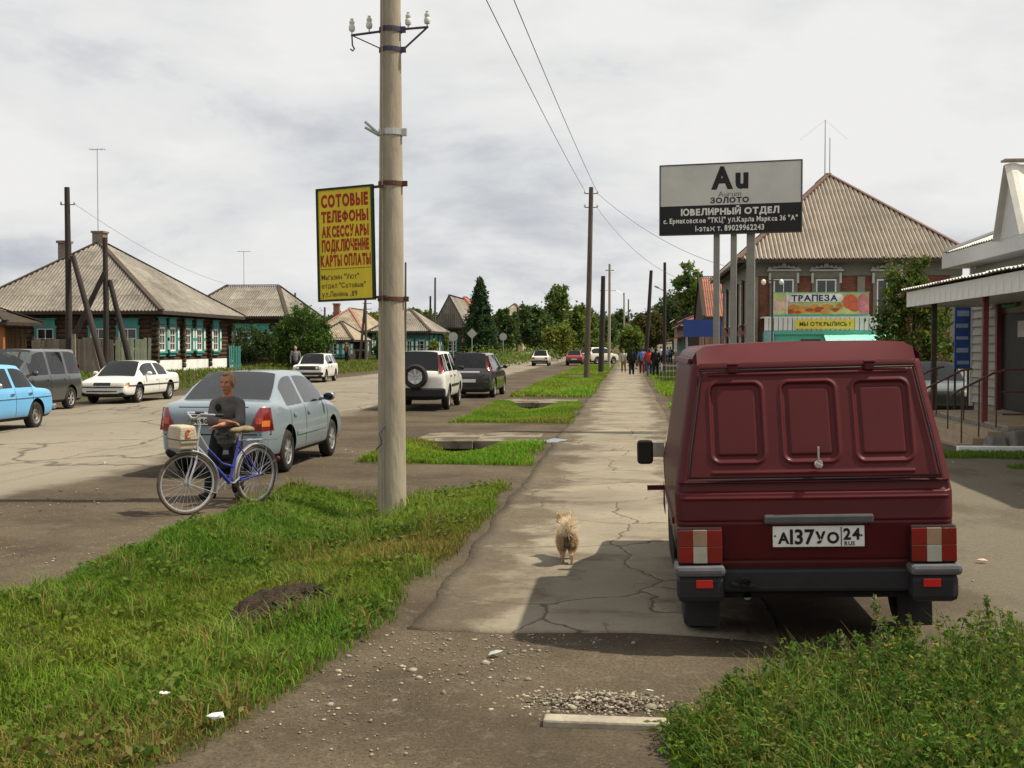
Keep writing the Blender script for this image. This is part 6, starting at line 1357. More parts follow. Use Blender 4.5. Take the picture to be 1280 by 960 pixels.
PR = lambda z: .172 - .0088 * z
mb = MB(); mb.lathe([(PR(z), z) for z in (-.5, 0, 1, 2, 3, 4, 5, 6, 7, 8.2, 9.2)], n=22); mb.build('shaft', conc_p, pole, smooth=50)
mb = MB(); mb.box((-.075, -.153, 4), (.012, .02, 8.6), (R(-.5), 0, 0)); mb.build('casting_seam', mat('seam_concrete', (.20, .17, .13), .9), pole)
def band(z, m, h=.05, ex=.012): mb = MB(); mb.lathe([(PR(z) + .001, z - h / 2), (PR(z) + ex, z - h / 2), (PR(z) + ex, z + h / 2), (PR(z) + .001, z + h / 2)], n=22, closed=True); mb.box((PR(z) + .03, -.02, z), (.06, .05, h * 1.2)); return mb.build('clamp_band', m, pole)
z1, z2 = pz(38), pz(63)
band(z1, viol, .055); band(z2, viol, .05); band(pz(166), galv, .07); band(pz(230), rust, .05); band(pz(374), rust, .05)
mb = MB(); mb.tube([(hx(440), 0, pz(43)), (-PR(z1), 0, pz(39))], .014, 6); mb.tube([(PR(z1), 0, pz(37)), (hx(536), 0, pz(35))], .014, 6); mb.tube([(hx(534), 0, pz(36)), (PR(z2) + .03, 0, pz(62))], .012, 6); mb.tube([(hx(443), 0, pz(44)), (-PR(z2), 0, pz(60))], .007, 6)
mb.tube([(hx(441), 0, pz(43)), (hx(441.5), 0, pz(55)), (hx(444), 0, pz(60)), (hx(442), 0, pz(62.5)), (hx(439), 0, pz(60))], .010, 6); mb.build('bracket', viol, pole)
for px, py in ((441, 42), (462.5, 39), (511, 36), (534.5, 35)):
    z = pz(py); x = hx(px); mb = MB(); mb.cyl((x, 0, z), (x, 0, z + .06), .010, n=6); mb.lathe([(.001, .04), (.030, .04), (.038, .06), (.036, .10), (.025, .115), (.032, .13), (.030, .155), (.016, .165), (.020, .185), (.001, .19)], (x, 0, z), n=14); mb.build('insulator', porc, pole, smooth=40)
z = pz(166); mb = MB()
for dz_ in (0, -.05): mb.cyl((-PR(z), -.03, z - .02 + dz_ * .3), (hx(458.5), -.08, pz(153 if dz_ == 0 else 160)), .016, n=8)
mb.build('stub_pipe', galv, pole)
mb = MB(); mb.tube([(-.05, -.17, .9), (-.10, -.22, .82), (-.08, -.2, .7), (-.16, -.14, .62)], .008, 6); mb.build('loose_wire', viol, pole)
# yellow sign on the pole
sa, sb_ = at(398.5, 306, py0 + .10), at(469, 302, py0 - .17); sc = (sa + sb_) / 2; ang = math.atan2(sb_.y - sa.y, sb_.x - sa.x); sw_ = (sb_ - sa).length; z0, z1 = pz(376), pz(233); sh = z1 - z0
sg = empty('advertising_sign', (sc.x, sc.y, z0), ang); sg.rotation_euler = (0, R(-1.2), ang); tag(sg, 'yellow sign with red phone-shop lettering fixed to the concrete pole', 'sign')
mb = MB(); mb.box((0, 0, sh / 2), (sw_ - .03, .02, sh - .03)); mb.build('panel', mat('yellow_sign', (.60, .47, .035), .5, .16, 3, .05, aniso=(1, 1, .4)), sg)
mb = MB()
for s in (-1, 1): mb.box((s * (sw_ / 2 - .012), 0, sh / 2), (.026, .045, sh)); mb.box((0, 0, sh / 2 + s * (sh / 2 - .012)), (sw_ - .052, .044, .024))
mb.build('frame', mat('sign_frame', (.018, .028, .016), .6), sg)
for z in (.03, sh - .03): mb = MB(); mb.box((sw_ / 2 + .06, .03, z), (.16, .02, .03)); mb.build('mounting_arm', rust, sg)
red_i = mat('dark_red_ink', (.30, .03, .012), .6); brn_i = mat('brown_ink', (.10, .07, .02), .6); YT = -.0115
for st, fz, sz_, xs_, wdt in (('СОТОВЫЕ', .885, .17, 1, .60), ('ТЕЛЕФОНЫ', .745, .15, 1, .60), ('АКСЕССУАРЫ', .615, .15, 1, .60), ('ПОДКЛЮЧЕНИЕ', .490, .15, 1, .60), ('КАРТЫ ОПЛАТЫ', .360, .15, 1, .64)):
    o = text(st, sz_, red_i, sg, loc=(.0, YT, z0 * 0 + fz * sh), bold=.0085, ext=.0008); xsn = [v.co.x for v in o.data.vertices]; w0 = max(xsn) - min(xsn); o.scale = (wdt * sw_ / .72 / w0, 1.16, 1); o.location.x = -(max(xsn) + min(xsn)) / 2 * o.scale[0]
mb = MB(); mb.box((0, YT, .285 * sh), (sw_ - .08, .002, .006)); mb.build('rule', brn_i, sg)
for st, fz in (('Магазин "Уют"', .215), ('отдел "Сотовые"', .140), ('ул.Ленина ,89', .065)): text(st, .088, brn_i, sg, loc=(-sw_ / 2 + .05, YT, fz * sh), bold=.0012, ext=.0008, align='LEFT', xs=.90)
# jewellery billboard
ya, yb = 26.05, 25.45; a = at(826, 250, ya); b = at(1001.5, 248, yb); bw = (b - a).length; c = (a + b) / 2; ang = math.atan2(b.y - a.y, b.x - a.x); z0 = (at(826, 293, ya).z + at(1001, 289.5, yb).z) / 2; z1 = (at(826, 206.5, ya).z + at(1001, 202.5, yb).z) / 2; bh = z1 - z0
bb = empty('billboard', (c.x, c.y, 0), ang); tag(bb, 'large grey and black jewellery billboard on three tall steel posts', 'billboard')
gpan = mat('grey_vinyl', (.48, .475, .44), .55, .13, 1.5, .03); bpan = mat('black_vinyl', (.016, .016, .017), .5, .1, 2, .03); zs = z0 + bh * .41
mb = MB(); mb.box((0, 0, (zs + z1) / 2), (bw, .06, z1 - zs)); mb.build('upper_panel', gpan, bb); mb = MB(); mb.box((0, 0, (zs + z0) / 2), (bw, .06, zs - z0)); mb.build('lower_panel', bpan, bb)
mb = MB()
for s in (-1, 1): mb.box((s * (bw / 2 + .012), 0, (z0 + z1) / 2), (.024, .09, bh + .04)); mb.box((0, 0, (z0 + z1) / 2 + s * (bh / 2 + .012)), (bw, .088, .022))
mb.build('frame', mat('billboard_frame', (.05, .05, .052), .5), bb)
post_m = mat('grey_post', (.22, .215, .19), .6, .15, 5, .1)
for px in (894.5, 916.5, 938.5):
    p = at(px, 300, 25.75); l = (p - c).xy; xl = l.x * math.cos(ang) + l.y * math.sin(ang); mb = MB(); mb.box((xl, .12, (z1 - .2) / 2), (.12 if px < 930 else .17, .12, z1 - .2)); mb.build('post', post_m, bb)
black_i = mat('black_letter', (.018, .018, .019), .5); grey_i = mat('grey_letter', (.12, .12, .115), .5); wht_i = mat('white_letter', (.62, .61, .57), .5)
def brow(st, fz, wd, m, sz_, bold): 
    o = text(st, sz_, m, bb, loc=(0, -.0325, z0 + fz * bh), bold=bold, ext=.0008); xsn = [v.co.x for v in o.data.vertices]; w0 = max(xsn) - min(xsn); o.scale = (wd * bw / w0, 1, 1); o.location.x = -(max(xsn) + min(xsn)) / 2 * o.scale[0] + .0; return o
brow('Au', .80, .265, black_i, .62, .030); brow('Aurum', .565, .165, grey_i, .16, .0); brow('ЗОЛОТО', .475, .275, black_i, .155, .006); brow('ЮВЕЛИРНЫЙ ОТДЕЛ', .315, .70, wht_i, .185, .008); brow('с. Ермаковское "ТКЦ" ул.Карла Маркса 36 "А"', .195, .955, wht_i, .15, .004); brow('1-этаж т. 89029962243', .075, .49, wht_i, .16, .005)
# blue board further on
t = empty('blue_board', (at(880, 420, 41).x, 41, 0)); tag(t, 'plain blue board on posts behind the billboard legs', 'board'); x0, x1_ = at(854.5, 410, 41).x - t.location.x, at(902, 410, 41).x - t.location.x; zt, zb_ = at(880, 399.5, 41).z, at(880, 421, 41).z
mb = MB(); mb.box(((x0 + x1_) / 2, 0, (zt + zb_) / 2), (x1_ - x0, .05, zt - zb_)); mb.build('panel', mat('blue_panel', (.035, .065, .24), .5, .1), t)
for x in (x0 + .1, x1_ - .15): mb = MB(); mb.cyl((x, .06, 0), (x, .06, zb_ + .3), .035, n=8); mb.build('post', post_m, t)
# wooden poles
def wpole(label, px, py, ytop, r, m=wood_p, lean=0, name='wooden_pole', Y=None, group='street poles'):
    b = gp(px, py) if Y is None else at(px, 440, Y); tp = at(px + lean, ytop, b.y); z0 = hz(b.x, b.y); t = empty(name, (b.x, b.y, z0)); tag(t, label, 'utility pole', group); H = tp.z - z0; dx_ = tp.x - b.x
    mb = MB(); mb.tube([(0, 0, -.3), (dx_ * .5 + .02, 0, H * .5), (dx_, 0, H)], [r, r * .85, r * .72], 12); mb.build('shaft', m, t, smooth=50); return t, H, dx_
t, H, d = wpole('tall weathered wooden pole with power wires at the path edge', 733, 474, 234, .17, wood_p, 6)
mb = MB()
for zz in (H - .35, H - 1.1): mb.cyl((d - .35, 0, zz), (d + .35, 0, zz), .025, n=6)
mb.build('hook_bar', viol, t)
for zz in (H - .35, H - 1.1):
    for s in (-1, 1): mb = MB(); mb.lathe([(.001, 0), (.05, .01), (.055, .08), (.03, .14), (.001, .15)], (d + s * .35, 0, zz + .02), n=10); mb.build('insulator', porc, t)
wtop = Vector((t.location.x + d, t.location.y, t.location.z + H))
wpole('short dark tarred pole stump beside the tall wooden pole', 751, 467, 345, .20, tar_p, 3)
t, H, d = wpole('slim pale concrete street-lamp pole beyond the tarred pole', 761, 461, 330, .13, conc_p, 1, 'lamp_pole')
mb = MB(); mb.cyl((-.3, 0, H - .5), (.4, 0, H - .5), .03, n=6); mb.build('bracket', viol, t)
def lamp(t, H, d, s, ln=1.6): mb = MB(); mb.tube([(d, 0, H - .2), (d + s * ln * .4, 0, H + .25), (d + s * ln, 0, H + .3)], .035, 6); mb.build('lamp_arm', galv, t); mb = MB(); mb.ell((d + s * (ln + .25), 0, H + .27), (.38, .14, .09), 10); mb.build('lamp_head', galv, t, smooth=60)
t, H, d = wpole('far street-lamp pole with arm reaching over the road', 780, 452, 366, .12, conc_p, 0, 'lamp_pole'); lamp(t, H, d, -1, 2.2)
wpole('farthest slim pole of the right row', 785.5, 449, 374, .12, wood_p, 0)
wpole('dark leaning pole among the walking people', 806, 447, 338, .17, tar_p, 8, Y=88)
t, H, d = wpole('dark pole with small street lamp in front of the far shops', 830, 455, 328, .14, tar_p, 1, 'lamp_pole', Y=84); mb = MB(); mb.tube([(d, 0, H - 2), (d - .45, 0, H - 1.75)], .03, 6); mb.build('lamp_arm', galv, t); mb = MB(); mb.ell((d - .55, 0, H - 1.7), (.22, .1, .07), 10, rot=(0, R(25), 0)); mb.build('lamp_head', galv, t, smooth=60)
for lb, px, yt, Y in (('thin pole just right of the concrete pole', 506, 328, 105), ('dark stubby pole before the gabled house', 537, 370, 118), ('tall thin pole behind the gabled house', 543, 347, 124), ('pole behind the dark far trees', 646, 384, 170), ('thin pole behind the round bush, left of the yellow sign', 405, 384, 104), ('pale pole seen over the round bush', 368, 366, 96)):
    wpole(lb, px, 440, yt, .12 * Y / 110, tar_p if 'dark' in lb else wood_p, 1, Y=Y)
# braced poles on the left
b = at(87, 470, 50); z0 = hz(b.x, 50)
def braced(label, px, ytop, Y, braces, r=.15):
    b = at(px, 470, Y); z0 = hz(b.x, Y); t = empty('braced_pole', (b.x, Y, z0)); tag(t, label, 'utility pole', 'braced poles on the left'); H = at(px, ytop, Y).z - z0
    mb = MB(); mb.tube([(0, 0, -.2), (.02, 0, H * .5), (.0, 0, H)], [r, r * .9, r * .75], 12); mb.build('shaft', tar_p, t, smooth=50)
    for (p0, y0, p1, y1, dy_) in braces: A = at(p0, y0, Y + dy_ * .2) - t.location; B = at(p1, y1, Y + dy_) - t.location; mb = MB(); mb.cyl(A, B, .11, .15, 10); mb.build('brace', tar_p, t, smooth=50)
    return t, H
t, H = braced('tall dark braced pole in front of the plank fence', 86.5, 234, 50, [(91, 320, 130, 462, -.5)])
mb = MB(); mb.cyl((-.3, 0, H - .75), (.35, 0, H - .75), .02, n=6); mb.build('hook_bar', viol, t)
for s in (-.28, .33): mb = MB(); mb.ell((s, 0, H - .68), (.05, .05, .08), 8); mb.build('insulator', porc, t)
ltop = t.location + Vector((.3, 0, H - .7))
mb = MB(); mb.box((.28, -.12, .9), (.15, .1, 2.0)); mb.build('splint', plankg, t)
t, H = braced('shorter braced pole with two leaning struts before the log house', 133, 297, 52, [(131, 340, 78, 452, -.4), (137, 350, 163, 456, .3)], .14)
mb = MB(); mb.box((-.42, -.15, .85), (.16, .12, 1.7), (0, R(-14), 0)); mb.build('splint', plankg, t)
# A-shaped pole by the far left houses
b = at(455, 455, 103); t = empty('a_frame_pole', (b.x, 103, .42)); tag(t, 'narrow A-shaped wooden pole beside the yellow sign', 'utility pole', 'street poles'); H = at(455, 372, 103).z - .42
for s in (-1, 1): mb = MB(); mb.cyl((s * .28 + (-.1), 0, -.1), (.16, 0, H), .13, .09, 8); mb.build('leg', wood_p, t)
mb = MB(); mb.cyl((-.1, 0, H - .5), (.7, 0, H - .5), .03, n=6); mb.cyl((-.1, 0, H - 1), (.7, 0, H - 1), .03, n=6); mb.build('crossarm', viol, t)
# wires
wire_m = mat('power_wire', (.10, .10, .105), .6, .1)
def wire(a, b, sag, label, r=.011): a = Vector(a); b = Vector(b); mb = MB(); mb.tube([a.lerp(b, k / 24) - Vector((0, 0, sag * 4 * (k / 24) * (1 - k / 24))) for k in range(25)], r, 5); o = mb.build('power_wire', wire_m); tag(o, label, 'wire', 'power wires')
wire(wtop + Vector((-.35, 0, -.2)), (-3.55, -4, 9.1), .35, 'left power wire running overhead from the tall wooden pole'); wire(wtop + Vector((.3, 0, -.2)), (-3.05, -4, 9.2), .35, 'right power wire running overhead from the tall wooden pole')
e = at(905, 332, 62); wire(wtop + Vector((.3, 0, -.3)), e, .5, 'upper wire sagging from the wooden pole to the brick house'); wire(wtop + Vector((.3, 0, -1.1)), at(862, 352, 64), .7, 'lower wire sagging from the wooden pole to the right', .009)
wire(ltop, at(306, 360, 84), .6, 'thin wire from the braced pole to the second log house', .008)
# street signs seen from behind
for px, py, Y, shp, lb in ((566.5, 421, 92, 'o', 'round street sign seen from behind, nearest the dark house'), (590, 417, 100, 'd', 'diamond street sign seen from behind before the spruce'), (629, 421, 112, 'o', 'round blue-grey street sign under the dark tree')):
    b = at(px, py, Y); z0 = hz(b.x, Y); t = empty('street_sign', (b.x, Y, z0)); tag(t, lb, 'sign', 'street signs'); zc = b.z - z0; mb = MB(); mb.cyl((0, 0, 0), (0, 0, zc + .2), .035, n=8); mb.build('post', galv, t); mb = MB()
    if shp == 'o': mb.cyl((0, -.05, zc), (0, -.03, zc), .36, n=24)
    else: mb.box((0, -.04, zc), (.62, .02, .62), (0, R(45), 0))
    mb.build('plate', mat('sign_back_' + shp, (.36, .36, .35) if px < 600 else (.14, .14, .22), .5, .15, metal=.2), t)
# low pale metal fence right of the path
a = at(824, 470, 62); t = empty('metal_fence', (a.x, 62, 0)); tag(t, 'low white metal railing fence in the grass right of the path', 'fence'); L_ = 3.4; fm = mat('pale_fence_paint', (.45, .44, .40), .6)
for zz in (.25, .85): mb = MB(); mb.box((L_ / 2, 0, zz), (L_, .03, .03)); mb.build('rail', fm, t)
me = MB().box((0, 0, .5), (.02, .02, 1.0)).mesh('bar', fm)
for k in range(20): inst(me, 'bar', t, (k * L_ / 19, 0, 0))
# litter
for j, (px, py, s, lb, cc) in enumerate([(266, 912, .05, 'crumpled white paper at the grass edge near the camera', (.7, .7, .68)), (207, 870, .03, 'small white scrap lying in the verge grass', (.7, .7, .68)), (1227, 708, .045, 'pinkish plastic scrap on the gravel right of the van', (.6, .42, .32)), (620, 822, .04, 'grey flattened scrap on the dirt before the path', (.35, .36, .34)), (127, 581, .05, 'white scrap lying on the road', (.7, .7, .66)), (812, 868, .02, 'white chip beside the corner weeds', (.7, .7, .66))]):
    c = gp(px, py); mb = MB(); P = [(random.uniform(-1, 1) * s * 1.2, random.uniform(-1, 1) * s * .8, random.uniform(0, .55) * s) for k in range(14)]; q_ = bmesh.new(); [q_.verts.new(p) for p in P]; bmesh.ops.convex_hull(q_, input=q_.verts); q_.verts.ensure_lookup_table(); q_.verts.index_update(); mb.add([v.co.copy() for v in q_.verts], [tuple(v.index for v in f.verts) for f in q_.faces]); q_.free()
    o = mb.build('litter', mat('litter_%d' % j, cc, .7)); o.location = (c.x, c.y, hz(c.x, c.y) + (.06 if j < 2 else .02)); tag(o, lb, 'litter', 'scraps of litter')
# ================================================================== man with bicycle, dog, walkers
skin = mat('tanned_skin', (.36, .155, .085), .55, .18, 18, .15, spec=.35); skin2 = mat('skin', (.42, .23, .16), .55, .15, 14, .1)
# ---- bicycle: x forward, y left, z up, origin at the rear contact point
fb_, rb_ = gp(237, 637.5), gp(320, 628.5); fd = (fb_ - rb_); fd.z = 0; WBK = 1.10; ang = math.atan2(-.866, -.5) + YAW
bk = empty('bicycle', (rb_.x, rb_.y, hz(rb_.x, rb_.y) + .002), ang); tag(bk, 'blue step-through bicycle with silver mudguards and a bag on its handlebar', 'bicycle')
blue_f = mat('blue_frame', (.022, .035, .24), .3, .1, 8, 0, coat=.5); silv_f = mat('silver_frame', (.45, .45, .47), .35, .12, 8, 0, metal=.5); tyre_b = mat('dusty_tyre', (.10, .075, .055), .9, .3, 20, .2); r0 = .345
def bwheel(p, name, rz=0):
    w_ = empty(name, (0, 0, 0)); bpy.data.objects.remove(w_)
    mb = MB(); mb.lathe([(r0 - .030 + .022 * math.cos(a), .019 * math.sin(a)) for a in np.linspace(0, 6.283, 9)[:-1]] if False else [(r0 - .02 + .020 * math.cos(a), .019 * math.sin(a)) for a in np.linspace(0, 6.283, 10)[:-1]], (0, 0, 0), (0, 1, 0), 40, closed=True)
    o = mb.build(name, tyre_b, bk, smooth=60); o.location = p; o.rotation_euler = (0, 0, rz)
    mb = MB(); mb.lathe([(r0 - .052, -.011), (r0 - .036, -.014), (r0 - .036, .014), (r0 - .052, .011)], (0, 0, 0), (0, 1, 0), 40, closed=True); mb.build('rim', silv_f, o, smooth=40)
    mb = MB(); mb.cyl((0, -.045, 0), (0, .045, 0), .018, n=10); mb.cyl((0, -.035, 0), (0, -.03, 0), .03, n=12); mb.cyl((0, .03, 0), (0, .035, 0), .03, n=12); mb.build('hub', silv_f, o)
    mb = MB()
    for k in range(28): a = 6.283 * k / 28; s = 1 if k % 2 else -1; mb.cyl((math.cos(a + .5 * s) * .025, s * .03, math.sin(a + .5 * s) * .025), (math.cos(a) * (r0 - .05), 0, math.sin(a) * (r0 - .05)), .0022, n=4, cap=False)
    sp_ = mb.build('spokes', silv_f, o); sp_['kind'] = 'stuff'; return o
ST = R(-23); bwheel((0, 0, r0), 'rear_wheel'); bwheel((WBK, 0, r0), 'front_wheel', ST)
BB, SH, HB, HT = Vector((.44, 0, .29)), Vector((.27, 0, .76)), Vector((.955, 0, .74)), Vector((.925, 0, .88))
mb = MB(); mb.tube([BB, SH], .017, 10); mb.tube([HB + (BB - HB) * .38, BB], .022, 10); mb.tube([HT + (Vector((.62, 0, .50)) - HT) * .45, Vector((.56, 0, .52)), Vector((.38, 0, .47))], .014, 10)
for s in (-1, 1): mb.tube([BB + Vector((-.03, s * .03, 0)), (.10, s * .055, .335), (0, s * .06, r0)], .010, 8); mb.tube([(.30, s * .02, .70), (.0, s * .06, r0)], .008, 8)
mb.build('frame', blue_f, bk, smooth=60)
mb = MB(); mb.tube([HB, HB + (BB - HB) * .38], .0225, 10); mb.tube([HT, HT + (Vector((.62, 0, .50)) - HT) * .47], .0145, 10); mb.tube([HB, HT], .020, 10); mb.build('frame_front', silv_f, bk, smooth=60)
Ms = Matrix.Rotation(ST, 3, 'Z'); H0 = Vector((.955, 0, 0))
def st(v): v = Vector(v) - Vector((WBK, 0, 0)); return Ms @ v + Vector((WBK, 0, 0))
mb = MB()
for s in (-1, 1): mb.tube([(.965, s * .035, .71), st((1.03, s * .05, .55)), st((1.08, s * .055, .42)), st((WBK, s * .055, r0))], .011, 8)
mb.tube([(.965, -.035, .71), (.95, 0, .73), (.965, .035, .71)], .013, 8); mb.build('fork', silv_f, bk, smooth=60)
mb = MB(); mb.tube([HT, HT + Vector((-.03, 0, .12)), HT + Vector((.03, 0, .17))], .013, 8); hc = HT + Vector((.03, 0, .17))
hb = [Vector((-.20, -.27, .045)), Vector((-.10, -.28, .05)), Vector((.02, -.20, .06)), Vector((.03, -.06, .01)), Vector((0, 0, 0)), Vector((.03, .06, .01)), Vector((.02, .20, .06)), Vector((-.10, .28, .05)), Vector((-.20, .27, .045))]
mb.tube([hc + Ms @ v for v in hb], .011, 8); mb.build('handlebar', silv_f, bk, smooth=60)
for s in (0, 8): mb = MB(); a = hc + Ms @ hb[s]; b = hc + Ms @ hb[1 if s == 0 else 7]; mb.cyl(a, b, .017, n=10); mb.build('grip', trim_m, bk)
def guard(c, a0, a1, rz, nm):
    mb = MB(); P = []; n = 22; M_ = Matrix.Rotation(rz, 3, 'Z')
    for k in range(n + 1):
        a = a0 + (a1 - a0) * k / n
        for j in range(5): q = (j - 2) / 2; P.append(Vector(c) + M_ @ Vector((math.cos(a) * (r0 + .028 - .012 * q * q), q * .028, math.sin(a) * (r0 + .028 - .012 * q * q))))
    mb.add(P, [(k * 5 + j, k * 5 + j + 1, (k + 1) * 5 + j + 1, (k + 1) * 5 + j) for k in range(n) for j in range(4)]); return mb.build(nm, silv_f, bk, smooth=60)
guard((0, 0, r0), R(-12) + 0, R(195) - R(0), 0, 'rear_mudguard'); guard((WBK, 0, r0), R(70), R(200), ST, 'front_mudguard')
mb = MB()
for s in (-1, 1): mb.tube([(-.34, s * .05, .74), (.02, s * .06, .76), (.20, s * .04, .76)], .006, 6); mb.tube([(-.16, s * .06, .75), (0, s * .065, r0)], .005, 6); mb.tube([(-.33, s * .02, .50), (0, s * .06, r0)], .004, 6); pass
for x in (-.32, -.2, -.08, .05): mb.cyl((x, -.06, .755), (x, .06, .755), .005, n=6)
mb.build('rack', silv_f, bk); mb = MB(); [mb.tube([st((WBK - .32, s * .02, .22)), st((WBK, s * .055, r0))], .004, 6) for s in (-1, 1)]; mb.cyl(st((WBK - .32, -.02, .22)), st((WBK - .32, .02, .22)), .004, n=5); mb.build('mudguard_stay', silv_f, bk)
mb = MB(); mb.ell((-.395, 0, .50), (.02, .03, .03), 10); mb.build('reflector', red_l, bk)
mb = MB(); mb.cyl(SH, SH + Vector((-.03, 0, .10)), .013, n=8); mb.build('seat_post', silv_f, bk)
mb = MB(); mb.ell((.17, 0, .885), (.12, .10, .045), 14); mb.ell((.31, 0, .885), (.12, .045, .035), 14); organic('saddle', mb, mat('worn_saddle', (.20, .155, .095), .8, .3, 14, .2), bk, .009, 4)
mb = MB(); mb.lathe([(.085, -.002), (.092, -.002), (.092, .002), (.085, .002)], (BB.x, -.05, BB.z), (0, 1, 0), 24, closed=True)
for k in range(5): a = 6.283 * k / 5; mb.cyl((BB.x, -.05, BB.z), (BB.x + .088 * math.cos(a), -.05, BB.z + .088 * math.sin(a)), .006, n=5)
mb.build('chainring', silv_f, bk)
mb = MB(); mb.tube([(BB.x, .07, BB.z), (BB.x - .13, .08, BB.z + .09)], .009, 6); mb.tube([(BB.x, -.07, BB.z), (BB.x + .13, -.08, BB.z - .09)], .009, 6); mb.cyl((BB.x, -.07, BB.z), (BB.x, .07, BB.z), .012, n=8); mb.build('crank', silv_f, bk)
for s, c in ((1, (BB.x - .13, .12, BB.z + .09)), (-1, (BB.x + .13, -.12, BB.z - .09))): mb = MB(); mb.box(c, (.08, .09, .022)); mb.build('pedal', trim_m, bk, bevel=.004)
mb = MB(); mb.tube([(BB.x, -.05, BB.z + .09), (0, -.05, r0 + .035)], .004, 5); mb.tube([(BB.x, -.05, BB.z - .09), (0, -.05, r0 - .035)], .004, 5); mb.build('chain', trim_m, bk)
# front bag hung on the handlebar
bagc = hc + Ms @ Vector((.16, .0, -.16)); bag = empty('handlebar_bag', (0, 0, 0)); bag.matrix_world = Matrix.Translation(bk.location + Matrix.Rotation(ang, 3, 'Z') @ bagc) @ Matrix.Rotation(ang + ST, 4, 'Z'); tag(bag, 'beige fabric bag with a red mark hanging at the bicycle handlebar', 'bag')
canvas = mat('beige_canvas', (.42, .36, .26), .9, .2, 10, .4); mb = MB(); mb.box((0, 0, 0), (.22, .36, .19), taper=(.85, .95)); mb.box((.0, 0, -.115), (.20, .33, .10)); organic('bag_body', mb, canvas, bag, .016, 3)
mb = MB(); mb.box((.0, 0, -.055), (.225, .368, .012)); mb.build('band', mat('dark_canvas', (.12, .10, .07), .9), bag, bevel=.003)
for s in (-1, 1): mb = MB(); mb.tube([(-.05, s * .1, .06), (-.10, s * .1, .14), (-.15, s * .1, .15)], .008, 6); mb.build('strap', MATS['dark_canvas'], bag)
mb = MB(); mb.tube([(x, y + .026, z) for x, y, z in ((-.02, .153, .045), (.02, .157, .05), (.03, .157, .02), (.0, .158, .008), (.03, .158, -.01), (.02, .157, -.035), (-.02, .155, -.03))], .006, 6); mb.build('red_mark', mat('red_cloth_ink', (.55, .04, .03), .7), bag)

# ---- the man leaning on the saddle: local x = picture right, y = away
mp_ = gp(281, 624); man = empty('person', (mp_.x, mp_.y, hz(mp_.x, mp_.y)), YAW * 1 + R(9)); tag(man, 'grey-haired person in a grey sweater leaning on the blue bicycle', 'person')
wool = mat('grey_wool', (.105, .10, .095), .95, .25, 30, .5); trouser = mat('black_trousers', (.012, .012, .014), .9, .25, 16, .3); hair_g = mat('grey_hair', (.30, .20, .12), .8, .35, 40, .5, aniso=(1, 1, .3)); shoe_m = mat('worn_shoe', (.022, .020, .019), .7, .3, 16, .2)
pel, chest, nb_, hd = Vector((.02, .16, .80)), Vector((.04, .03, 1.08)), Vector((.05, -.03, 1.25)), Vector((.045, -.075, 1.415))
shL, shR, elL, elR = Vector((-.105, .0, 1.15)), Vector((.185, .0, 1.15)), Vector((-.135, -.16, .955)), Vector((.205, -.17, .945)); wrL, wrR = Vector((.075, -.33, .955)), Vector((-.015, -.36, .92))
hipL, hipR, knL, knR, anL, anR = Vector((-.075, .16, .78)), Vector((.115, .16, .78)), Vector((-.14, .06, .43)), Vector((.135, .08, .43)), Vector((-.18, .08, .085)), Vector((.15, .10, .085))
def hand(mb, wr, d, up, side, curl=.5):
    d = d.normalized(); s = d.cross(up).normalized() * side; u = s.cross(d).normalized() * side; M0 = wr + d * .055
    mb.ell(wr + d * .01, (.026,) * 3, 10); 
    for k in np.linspace(-1, 1, 4): mb.cyl(wr + d * .01 + s * k * .012, wr + d * .085 + s * k * .028, .015, .0125, 8)
    for k, ln in zip((-1.0, -.35, .3, .95), (.058, .070, .074, .064)):
        b0 = wr + d * .085 + s * k * .030; b1 = b0 + (d * .85 - u * .35 * curl) * ln * .55; b2 = b1 + (d * .5 - u * .8 * curl) * ln * .5
        for a, b, ra, rb in ((b0, b1, .0105, .0095), (b1, b2, .0095, .008)): mb.cyl(a, b, ra, rb, 8); mb.ell(b, (rb,) * 3, 8)
        mb.ell(b0, (.0108,) * 3, 8)
    t0 = wr + d * .03 + s * .026; t1 = t0 + (d * .6 + s * .65 - u * .2) * .045; t2 = t1 + (d * .85 + s * .2 - u * .3) * .035
    mb.ell(t0, (.014,) * 3, 8); mb.cyl(t0, t1, .0135, .011, 8); mb.ell(t1, (.011,) * 3, 8); mb.cyl(t1, t2, .011, .008, 8); mb.ell(t2, (.008,) * 3, 8)
mb = MB()
limb(mb, [pel, Vector((.03, .10, .95)), chest, nb_], [.125, .115, .135, .07]); limb(mb, [nb_, nb_ + (hd - nb_) * .6], [.058, .052])
mb.ell(chest + Vector((0, 0, .03)), (.14, .10, .13), 14); mb.ell(pel, (.13, .11, .12), 14)
limb(mb, [shL, elL, wrL], [.058, .042, .027]); limb(mb, [shR, elR, wrR], [.058, .042, .027])
limb(mb, [hipL, knL, anL], [.085, .058, .040]); limb(mb, [hipR, knR, anR], [.085, .058, .040])
hand(mb, wrL, Vector((1, -.25, -.12)), Vector((0, .2, 1)), -1, .7); hand(mb, wrR, Vector((-1, -.15, -.25)), Vector((0, .2, 1)), 1, .7)
